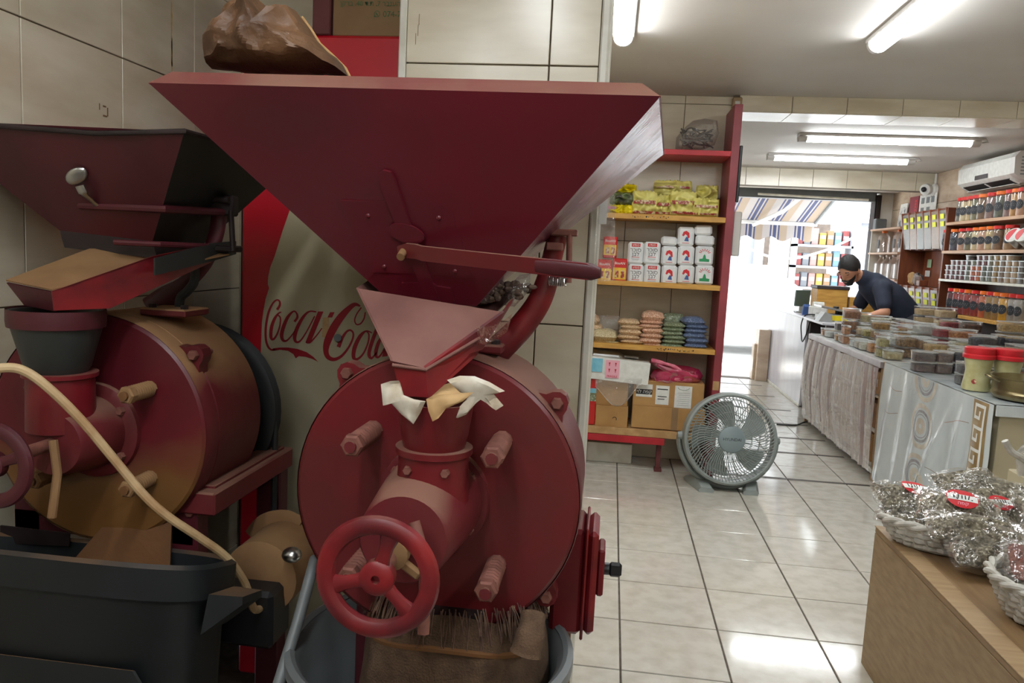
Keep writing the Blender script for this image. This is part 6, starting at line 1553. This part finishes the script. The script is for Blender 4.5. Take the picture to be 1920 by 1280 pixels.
# ------------------------------------------------------------------ bottle shelves and wall papers further along
bs = thing('bottle_shelf', 'pale wall shelf of jugs and bottles beside the doorway', 'shelf', (3.0, 8.82, 0))
for z in (1.80, 1.54, 1.265): obj('board', MB().bx(-.14, .13, -.46, .46, z - .018, z, .002), 'shelf_beige', bs)
obj('side', MB().bx(-.12, .13, .46, .478, .0, 1.80).bx(-.05, .13, -.46, .46, .0, .9), 'white_trim', bs, smooth=False)
obj('back', MB().bx(.115, .13, -.46, .46, .9, 1.80), 'rose_panel' if 'rose_panel' in MATS else (pm('rose_panel', S(222, 190, 172), rough=.6), 'rose_panel')[1], bs, smooth=False)
_bm = {}
def bottle(label, y, z, r, h, kind, grp):
    t = thing('bottle', label, 'bottle', (RX + .11, y, z), 0, grp)
    if kind == 'jug':
        obj('body', MB().lathe([(r * .9, 0), (r, .008), (r, h * .72), (r * .75, h * .84), (r * .4, h * .92), (r * .4, h)], (0, 0, 0), (0, 0, 1), 20), 'jar_glass2', t)
        obj('cap', MB().lathe([(r * .44, h * .93), (r * .44, h * 1.02), (.001, h * 1.02)], (0, 0, 0), (0, 0, 1), 16), 'cap_orange', t)
        obj('label', MB().box((-r * 1.0, -.01, h * .4), (.004, r * .9, h * .4)), 'print_label', t)
    else:
        obj('body', MB().lathe([(r * .9, 0), (r, .008), (r, h * .62), (r * .5, h * .78), (r * .3, h * .86), (r * .3, h * .96)], (0, 0, 0), (0, 0, 1), 20), 'jar_glass2', t)
        obj('cap', MB().lathe([(r * .34, h * .93), (r * .34, h), (.001, h)], (0, 0, 0), (0, 0, 1), 16), 'paper_white', t)
film('jar_glass2', (.96, .93, .91, 1), .30, .2, 0, 30, .1, S(206, 196, 188))
for i, y in enumerate((9.10, 8.62, 8.46)): bottle('clear jug with dark label on the middle bottle board, %s from the doorway' % nth[i], y, 1.5405, .062, .235, 'jug', 'jugs on the bottle shelf')
for i, y in enumerate((9.12, 8.92, 8.72, 8.52)): bottle('clear narrow necked bottle on the lowest bottle board, %s from the doorway' % nth[i], y, 1.2655, .068, .25, 'bottle', 'bottles on the lowest bottle board')
pm('poster_pic', S(206, 204, 200), S(120, 122, 126), 14, rough=.6, contrast=(.52, .6))
fc_ = thing('framed_certificate', 'white framed certificate leaning above the bottle shelf', 'picture', (3.10, 9.02, 1.802))
obj('frame', MB().box((0, 0, .14), (.015, .20, .28), Matrix.Rotation(.08, 3, 'Y'), .003), 'paper_white', fc_)
obj('print', MB().box((-.0095, 0, .13), (.002, .15, .22), Matrix.Rotation(.08, 3, 'Y')), 'poster_pic', fc_)
rp = obj('red_banner', MB().bx(3.118, 3.128, 8.66, 8.90, 1.805, 2.14), 'banner_maroon' if 'banner_maroon' in MATS else (pm('banner_maroon', S(130, 34, 48), rough=.5), 'banner_maroon')[1], smooth=False); tag(rp, 'dark red banner with vertical lettering beside the certificate', 'banner')
bt = MB()
for k in range(9): bt.bx(3.1165, 3.1178, 8.70, 8.75, 1.83 + k * .031, 1.852 + k * .031)
obj('lettering', bt, 'print_red', rp, smooth=False)
po_ = obj('picture_poster', MB().bx(3.122, 3.13, 8.22, 8.64, 1.93, 2.14), 'paper_white', smooth=False); tag(po_, 'pale poster with small appliance pictures under the far beam', 'poster')
pi_ = MB()
for y_, z_ in ((8.55, 2.08), (8.42, 2.08), (8.30, 2.08), (8.55, 1.98), (8.40, 1.98)): pi_.bx(3.120, 3.1218, y_ - .04, y_ + .04, z_ - .03, z_ + .03)
obj('pictures', pi_, 'print_grey', po_, smooth=False)
# camera on the corner, air conditioner
dc = thing('security_camera', 'white dome camera fixed in the ceiling corner', 'camera', (3.10, 8.30, 2.17))
obj('housing', MB().lathe([(.001, -.05), (.04, -.045), (.055, -.02), (.055, .02), (.04, .03), (.001, .032)], (-.06, -.02, 0), (-.8, -.6, -.2), 24), 'paper_white', dc)
obj('lens', MB().ball((-.095, -.055, -.005), .026), 'black_plastic', dc); obj('mount', MB().lathe([(.06, 0), (.06, .03), (.04, .05)], (.04, 0, 0), (-1, 0, 0), 24).cyl((.03, 0, .0), (.03, 0, .16), .012), 'paper_white', dc)
obj('cable', MB().tube(smoothpath([(.02, .02, -.03), (.03, .10, -.12), (.035, .06, -.26)]), .004, 6), 'black_plastic', dc)
ac = thing('air_conditioner', 'white wall air conditioner above the spice rack', 'air conditioner', (3.14, 6.86, 2.065)); 
prof = [(0, .0), (-.10, .0), (-.17, .035), (-.20, .06), (-.205, .18), (-.17, .225), (0, .23)]
obj('body', MB().ring_loft([[Vector((x, y_, z)) for x, z in prof] for y_ in (-.45, .45)]), 'paper_white', ac, ang=25)
obj('end_cover', MB().ring_loft([[Vector((x * 1.01, y_, z * 1.005)) for x, z in prof] for y_ in (-.52, -.45)]), 'lamp_cap', ac, ang=25)
obj('air_slot', MB().sheet([(-.105, -.40, -.001), (-.105, .40, -.001), (-.172, .40, .033), (-.172, -.40, .033)], -.004), 'black_plastic', ac)
for y_ in (-.41, 0, .41): obj('louvre_post', MB().box((-.14, y_, .012), (.075, .012, .012), Matrix.Rotation(.45, 3, 'Y')), 'paper_white', ac)
obj('louvre', MB().box((-.115, 0, -.012), (.05, .80, .004), Matrix.Rotation(.2, 3, 'Y')), 'paper_white', ac)
obj('display', MB().bx(-.2065, -.2045, -.10, .12, .065, .10), 'dark_panel', ac, smooth=False)
gri_ = MB()
for k in range(6): gri_.bx(-.16, -.06, -.5215, -.52, .05 + k * .025, .06 + k * .025)
obj('side_grille', gri_, 'print_grey', ac, smooth=False)

# ------------------------------------------------------------------ things on the service counter
Z2 = .8725
pm('till_grey', S(170, 172, 170), S(150, 152, 150), 8, rough=.35, metal=.3)
sc_ = thing('label_scale', 'grey slanted weighing scale on the service counter', 'scale', (2.06, 7.36, Z2))
obj('base', MB().bx(-.17, .17, -.15, .12, 0, .06, .01), 'till_grey', sc_)
obj('pan', MB().box((0, .02, .10), (.36, .26, .02), Matrix.Rotation(.16, 3, 'Y'), .004), 'steel_brushed', sc_)
obj('display_head', MB().ring_loft([[Vector((x, y_, z)) for x, z in ((-.22, .0), (-.10, .0), (-.11, .07), (-.17, .085))] for y_ in (-.22, -.08)]), 'till_grey', sc_, ang=25)
obj('pan_post', MB().cyl((0, .02, .05), (0, .02, .10), .02).cyl((-.02, 0, .11), (-.02, 0, .13), .025), 'black_plastic', sc_)
obj('yellow_case', MB().bx(-.16, .02, -.155, -.15, .01, .055), 'bag_yellow', sc_, smooth=False)
mn = thing('till_monitor', 'small dark till monitor standing at the far counter', 'monitor', (1.97, 8.35, Z2))
obj('screen', MB().box((0, 0, .15), (.16, .03, .17), Matrix.Rotation(.12, 3, 'X') @ Matrix.Rotation(.25, 3, 'Z'), .006), 'iron_green' if 'iron_green' in MATS else (pm('iron_green', S(72, 88, 82), rough=.3), 'iron_green')[1], mn)
obj('stand', MB().cyl((0, .02, 0), (0, .02, .10), .02).bx(-.06, .06, -.05, .07, 0, .015, .004), 'till_grey', mn)
cr_ = thing('receipt_printer', 'small white receipt printer in front of the till monitor', 'printer', (2.0, 7.82, Z2))
obj('body', MB().bx(-.07, .07, -.08, .08, 0, .10, .01), 'paper_white', cr_); obj('roll', MB().cyl((-.05, .0, .115), (.05, 0, .115), .03), 'paper_white', cr_)
cx_ = thing('card_terminal', 'blue card terminal at the edge of the service counter', 'terminal', (1.93, 7.98, Z2))
obj('body', MB().box((0, 0, .05), (.07, .05, .11), Matrix.Rotation(.4, 3, 'X'), .008), 'print_blue', cx_)
wbx = thing('wooden_till', 'tan wooden till box with dark lid behind the scale', 'till', (2.16, 8.05, Z2))
obj('box', MB().bx(-.15, .14, -.12, .12, 0, .27, .004), 'wood_shelf', wbx); obj('lid', MB().bx(-.16, .15, -.13, .13, .27, .30, .004), 'dark_panel', wbx)
w2 = thing('wooden_till', 'low tan wooden box beside the till box under the man\'s chin', 'box', (2.42, 8.05, Z2 - .0)); 
obj('box', MB().bx(-.10, .14, -.12, .12, 0, .20, .004), 'wood_shelf', w2)
cbk = obj('scale_cable', MB().tube(smoothpath([(2.0, 7.75, Z2 + .02), (1.87, 7.72, Z2 + .015), (1.835, 7.72, .80), (1.835, 7.68, .70), (1.83, 7.60, .64), (1.835, 7.5, .72), (1.842, 7.42, .84), (1.9, 7.36, Z2 + .02)]), .006, 6), 'black_plastic'); tag(cbk, 'black cables looping over the front of the service counter', 'cable')
pb_ = obj('plastic_wrap', pillow(.14, .10, .08, 10, 8, .5, 6), 'clear_crinkle', None, (2.27, 7.08, .93)); tag(pb_, 'crumpled clear wrap on the counter near the man\'s elbow', 'plastic')
gl_ = thing('yellow_tape', 'yellow tape roll hanging on the dark box beside the scale', 'tape', (2.10, 7.14, .874))
obj('roll', MB().lathe([(.03, 0), (.045, 0), (.045, .03), (.03, .03)], (0, 0, .05), (.3, 1, 0), 24, False, False), 'bag_yellow', gl_); obj('core', MB().bx(-.02, .02, .03, .06, 0, .06, .004), 'black_plastic', gl_)
bxk = obj('black_case', MB().bx(2.14, 2.42, 7.08, 7.20, .8725, .95, .01), 'black_plastic'); tag(bxk, 'flat black case on the counter in front of the man', 'case')

# ------------------------------------------------------------------ the shopkeeper
def remesh(name, mb, mat, vox, parent, sm=4):
    o = obj(name, mb, mat)
    md = o.modifiers.new('r', 'REMESH'); md.mode = 'VOXEL'; md.voxel_size = vox
    ms_ = o.modifiers.new('s', 'SMOOTH'); ms_.iterations = sm; ms_.factor = .5
    bpy.context.view_layer.update()
    me = bpy.data.meshes.new_from_object(o.evaluated_get(bpy.context.evaluated_depsgraph_get()))
    bpy.data.objects.remove(o)
    me.materials.clear(); me.materials.append(MATS[mat]); me.polygons.foreach_set('use_smooth', [True] * len(me.polygons))
    return link(name, me, parent)
def limb(mb, pts, rs, n=16):
    for i in range(len(pts) - 1):
        a, b = Vector(pts[i]), Vector(pts[i + 1]); mb.cyl(a, b, rs[i], rs[i + 1], n)
    for p, r in zip(pts, rs): mb.ball(p, r, n, 10)
pm('shirt_navy', S(38, 44, 62), S(30, 36, 52), 14, rough=.85)
pm('hair_black', S(30, 26, 26), S(20, 18, 18), 50, rough=.6, bump=.3, bscale=120)
pm('trousers', S(40, 40, 46), rough=.85)
hc = at(1593, 506, 7.28)
man = thing('person', 'shopkeeper with dark hair and beard in a navy shirt leaning over the counter', 'person', (2.62, 7.40, 0)); mo_ = Vector((2.62, 7.40, 0))
hl = hc - mo_
bodym = MB()
# head looks down towards the counter, turned a little to the viewer
hm_ = Matrix.Translation(hl) @ Matrix.Rotation(math.radians(42), 4, 'Z') @ Matrix.Rotation(math.radians(180), 4, 'Z') @ Matrix.Rotation(math.radians(34), 4, 'Y')
hd = MB().ball((0, 0, .02), (.105, .080, .105), 28, 18).ball((.030, 0, -.055), (.070, .062, .070), 20, 14).ball((.055, 0, -.095), (.034, .036, .028), 16, 10)
hd.ball((.108, 0, -.022), (.016, .013, .022), 12, 8).ball((.100, 0, .004), (.012, .012, .03), 12, 8).ball((.092, .032, .024), (.014, .026, .010), 10, 6).ball((.092, -.032, .024), (.014, .026, .010), 10, 6).ball((.096, 0, -.066), (.012, .026, .010), 10, 6)
for s_ in (-1, 1): hd.ball((-.008, s_ * .082, -.012), (.018, .010, .030), 10, 8)
hd.xf(hm_); bodym.add(hd.v, hd.f)
neck0 = hm_ @ Vector((-.035, 0, -.07)); ch0 = Vector((-.27, -.03, 1.20))
limb(bodym, [neck0, (neck0 + ch0) / 2 + Vector((.02, 0, .02)), ch0], [.056, .060, .075])
limb(bodym, [ch0, (-.10, -.01, 1.07), (.06, 0, .90)], [.12, .13, .13])
arms = {'near': [(-.26, -.21, 1.19), (-.25, -.33, .99), (-.44, -.36, .925)], 'far': [(-.25, .16, 1.18), (-.30, .26, .98), (-.50, .10, .925)]}
for nm, pts in arms.items():
    limb(bodym, pts, [.055, .043, .030])
    wr_p = Vector(pts[2]); dr = (wr_p - Vector(pts[1])).normalized(); sd = Vector((-dr.y, dr.x, 0)).normalized()
    pal = wr_p + dr * .055 + Vector((0, 0, -.008))
    bodym.ball(wr_p + dr * .04 + Vector((0, 0, -.006)), (.045, .04, .018), 12, 8)
    for q, ln in enumerate((.065, .075, .072, .055)):
        b0 = pal + sd * ((q - 1.5) * .020) + dr * .015
        limb(bodym, [b0, b0 + dr * ln * .55 + Vector((0, 0, .004)), b0 + dr * ln + Vector((0, 0, -.016))], [.0095, .009, .0078], 8)
    b0 = wr_p + dr * .025 + sd * .03
    limb(bodym, [b0, b0 + dr * .03 + sd * .02, b0 + dr * .055 + sd * .022], [.012, .0105, .009], 8)
for s_ in (-1, 1): limb(bodym, [(.06, s_ * .09, .88), (.02, s_ * .10, .48), (.08, s_ * .10, .09)], [.10, .062, .045])
body = remesh('body', bodym, 'skin', .007, man)
shm = MB()
limb(shm, [(-.275, -.03, 1.205), (-.12, -.01, 1.09), (.05, 0, .92), (.08, 0, .84)], [.125, .158, .150, .150], 24)
limb(shm, [(-.25, -.21, 1.185), (-.22, -.02, 1.20), (-.24, .16, 1.175)], [.078, .10, .078], 20)
limb(shm, [(-.26, -.21, 1.19), (-.253, -.30, 1.05)], [.075, .064], 20); limb(shm, [(-.25, .16, 1.18), (-.29, .235, 1.03)], [.075, .064], 20)
limb(shm, [ch0 + Vector((.01, 0, .02)), (neck0 * .62 + ch0 * .38 + Vector((.015, 0, .012)))], [.095, .074], 20)
remesh('shirt', shm, 'shirt_navy', .010, man)
trm = MB()
for s_ in (-1, 1): limb(trm, [(.07, s_ * .085, .87), (.03, s_ * .10, .48), (.09, s_ * .10, .10)], [.125, .085, .065])
remesh('trousers', trm, 'trousers', .014, man)
for s_ in (-1, 1): obj('shoe', MB().ball((.05, s_ * .10, .045), (.12, .05, .045), 16, 8), 'black_plastic', man)
hr = MB()
def hairf(u, v):
    a = 2 * PI * u; el = PI / 2 - v * (1.52 + .62 * (.5 - .5 * math.cos(a)) - .42 * math.exp(-((a if a < PI else 2 * PI - a) / .95) ** 2))
    n_ = 1 + .03 * noise.noise(Vector((math.cos(a) * 4, math.sin(a) * 4, el * 4)))
    top = 1.0 + .12 * max(0, math.sin(el))
    return hm_ @ Vector((math.cos(a) * math.cos(el) * .112 * n_ - .004, math.sin(a) * math.cos(el) * .087 * n_, .022 + math.sin(el) * .112 * top * n_))
hr.grid(hairf, 40, 14, True)
obj('hair', hr, 'hair_black', man, ang=80)
bd = MB()
def beardf(u, v):
    a = (u - .5) * 3.1; z_ = -.050 - .070 * v
    r = (1.0 - .35 * v * v)
    lift = .028 * (abs(u - .5) * 2) ** 1.5
    return hm_ @ Vector((.030 + math.cos(a) * .075 * r, math.sin(a) * .068 * r, z_ + lift))
bd.grid(beardf, 20, 8); bd.ball(hm_ @ Vector((.055, 0, -.105)), (.036, .036, .024), 14, 8)
bd.tube([hm_ @ Vector((.098, -.034, -.058)), hm_ @ Vector((.108, -.014, -.050)), hm_ @ Vector((.108, .014, -.050)), hm_ @ Vector((.098, .034, -.058))], .007, 8)
obj('beard', bd, 'hair_black', man, ang=80)
ey = MB()
for s_ in (-1, 1):
    ey.tube([hm_ @ Vector((.096, s_ * .016, .030)), hm_ @ Vector((.100, s_ * .034, .035)), hm_ @ Vector((.086, s_ * .052, .028))], .0045, 6)
    ey.tube([hm_ @ Vector((.094, s_ * .020, .008)), hm_ @ Vector((.094, s_ * .034, .006)), hm_ @ Vector((.084, s_ * .046, .008))], .0035, 6)
obj('brows', ey, 'hair_black', man)

# ------------------------------------------------------------------ the street outside
pm('street_pale', S(206, 204, 200), S(188, 186, 182), 3, rough=.8)
pm('facade_white', S(226, 226, 224), S(206, 206, 204), 2, rough=.8)
pm('shop_dark', S(112, 100, 92), S(96, 86, 80), 9, rough=.7)
pm('shop_grey', S(150, 152, 158), S(142, 144, 150), 2, rough=.5)
pm('car_white', S(226, 228, 230), rough=.25, coat=.5)
pm('car_glass', S(200, 206, 210), rough=.2)
struct('street', MB().bx(-6, 12, 9.5, 30, -.12, -.02), 'street_pale')
FY = 16.0
fa = thing('opposite_building', 'pale shop building across the sunny street', 'building', (3.0, FY, 0))
obj('upper_wall', MB().bx(-9, 9, 0, .4, 2.25, 6.5), 'facade_white', fa, smooth=False)
for x0, x1 in ((-9, -.55), (-.20, -.05), (.25, .45), (1.5, 1.75), (2.45, 9)):
    obj('wall_pier', MB().bx(x0, x1, 0, .4, 0, 2.25), 'facade_white', fa, smooth=False)
obj('shop_interior', MB().bx(-.55, -.20, 1.0, 1.1, 0, 2.25).bx(-.05, .25, 1.0, 1.1, 0, 2.25).bx(.45, 1.5, 1.2, 1.3, 0, 2.25), 'shop_dark', fa, smooth=False)
obj('window', MB().bx(1.75, 2.45, .2, .25, 0, 2.25), 'shop_grey', fa, smooth=False); obj('window', MB().bx(-.55, -.20, .2, .25, 0, 2.25), 'shop_grey', fa, smooth=False)
rg = random.Random(8)
pm('goods_red', S(120, 52, 50), rough=.6); pm('goods_blue', S(92, 120, 140), rough=.6); pm('goods_yellow', S(150, 124, 52), rough=.6); pm('goods_tan', S(128, 100, 72), rough=.7); pm('goods_pink', S(146, 112, 106), rough=.6); pm('goods_grey', S(96, 98, 102), rough=.6)
cols_ = ['red', 'blue', 'tan', 'yellow', 'pink', 'grey']
rows_ = ('lowest', 'second', 'third', 'top')
for k in range(28):
    cn = cols_[(k * 5 + k // 7) % 6]; x_ = 3.0 + .44 + .14 * (k % 7); z_ = (.545, .965, 1.365, 1.765)[k // 7]
    o = thing('shop_crate', '%s goods in the shop across the street, %s row, %s from its corner' % (cn, rows_[k // 7], nth[k % 7]), 'goods', (x_ + .05, FY - .5, z_), 0, 'goods in the shop across the street')
    obj('box', MB().bx(-.06, .06, -.1, .1, 0, .22 + .09 * rg.random(), .01), 'goods_' + cn, o); obj('flap', MB().bx(-.045, .045, -.102, -.1, .12, .18), 'facade_white', o, smooth=False)
rk2 = MB().bx(3.4, 3.44, FY - .7, FY - .3, 0, 2.1).bx(4.41, 4.45, FY - .7, FY - .3, 0, 2.1)
for z_ in (.50, .92, 1.32, 1.72): rk2.bx(3.4, 4.45, FY - .7, FY - .3, z_, z_ + .045)
rs = obj('display_rack', rk2, 'shop_grey', smooth=False); tag(rs, 'grey goods rack in front of the shop across the street', 'rack')
car = thing('parked_car', 'white car parked in the glare beyond the doorway', 'car', (1.55, 12.6, -.02))
cp = [(-1.9, .30), (-1.9, .70), (-1.55, .80), (-.95, .86), (-.45, 1.32), (.75, 1.36), (1.35, .95), (1.9, .85), (1.95, .32)]
obj('car_body', MB().ring_loft([[Vector((x, y_, z)) for x, z in cp] for y_ in (-.75, -.70, .70, .75)]), 'car_white', car, ang=25)
obj('side_glass', MB().add([(-.72, -.756, .90), (1.1, -.756, .94), (.68, -.756, 1.27), (-.40, -.756, 1.24)], [(0, 1, 2, 3)]), 'car_glass', car, smooth=False)
for x_ in (-1.2, 1.2):
    for y_ in (-.76, .60): obj('wheel', MB().lathe([(.2, 0), (.31, .01), (.31, .15), (.2, .16)], (x_, y_, .31), (0, 1, 0), 28), 'black_rubber', car)
st_ = MB()
# awning: fabric on a folding frame in front of the door
AX0, AX1, AYA, AYB, AZA, AZB = -.6, 2.72, 9.64, 11.2, 2.42, 1.95
aw = thing('awning', 'blue and white striped awning outside the doorway', 'awning', (1.1, 9.64, 2.4)); awo = Vector((1.1, 9.64, 2.4))
pm('awn_white', S(158, 152, 150), rough=.8); pm('awn_blue', S(62, 68, 100), rough=.8); pm('awn_cream', S(150, 134, 118), rough=.8)
for m_ in ('awn_white', 'awn_blue', 'awn_cream'):
    b_ = MATS[m_].node_tree.nodes['Principled BSDF']; b_.inputs['Transmission Weight'].default_value = 0.0; b_.inputs['Subsurface Weight'].default_value = 0.0
sx_ = AX0; pat = [('awn_white', .10), ('awn_blue', .022), ('awn_white', .02), ('awn_blue', .045), ('awn_white', .02), ('awn_blue', .022), ('awn_cream', .10)]; q = 0
while sx_ < AX1 - 1e-4:
    m_, w_ = pat[q % 7]; q += 1; xe = min(AX1, sx_ + w_)
    obj('stripe', MB().add([Vector(p) - awo for p in ((sx_, AYA, AZA), (xe, AYA, AZA), (xe, AYB, AZB), (sx_, AYB, AZB))], [(0, 1, 2, 3)]), m_, aw, smooth=False)
    n_ = 4
    vs = []
    for k in range(n_ + 1):
        x_ = sx_ + (xe - sx_) * k / n_; zb_ = AZB - .24 - .03 * math.cos(x_ * 2 * PI / .33)
        vs += [Vector((x_, AYB + .03, AZB - .03)) - awo, Vector((x_, AYB + .03, zb_)) - awo]
    obj('valance', MB().add(vs, [(2 * k, 2 * k + 1, 2 * k + 3, 2 * k + 2) for k in range(n_)]), m_, aw, smooth=False)
    sx_ = xe
obj('front_bar', MB().bx(AX0 - 1.1, AX1 - 1.1 + .03, AYB - 9.64 - .02, AYB - 9.64 + .028, AZB - .05 - 2.4, AZB + .005 - 2.4, .01), 'facade_white', aw)
obj('side_bar', MB().cyl(Vector((AX1, AYA, AZA - .01)) - awo, Vector((AX1, AYB, AZB - .01)) - awo, .02), 'print_grey', aw)
obj('arm', MB().cyl(Vector((2.3, AYA, 2.30)) - awo, Vector((2.15, 10.5, 2.05)) - awo, .025).cyl(Vector((2.15, 10.5, 2.05)) - awo, Vector((1.9, AYB - .02, AZB - .06)) - awo, .028), 'facade_white', aw)
obj('hanging_cable', MB().tube([p_ - awo for p_ in smoothpath([at(1380, 440, 11.25), at(1395, 460, 11.3), at(1440, 480, 11.5), at(1490, 484, 11.6), at(1545, 470, 11.6), at(1580, 455, 11.6), at(1640, 425, 11.5)])], .016, 8), 'facade_white', aw)
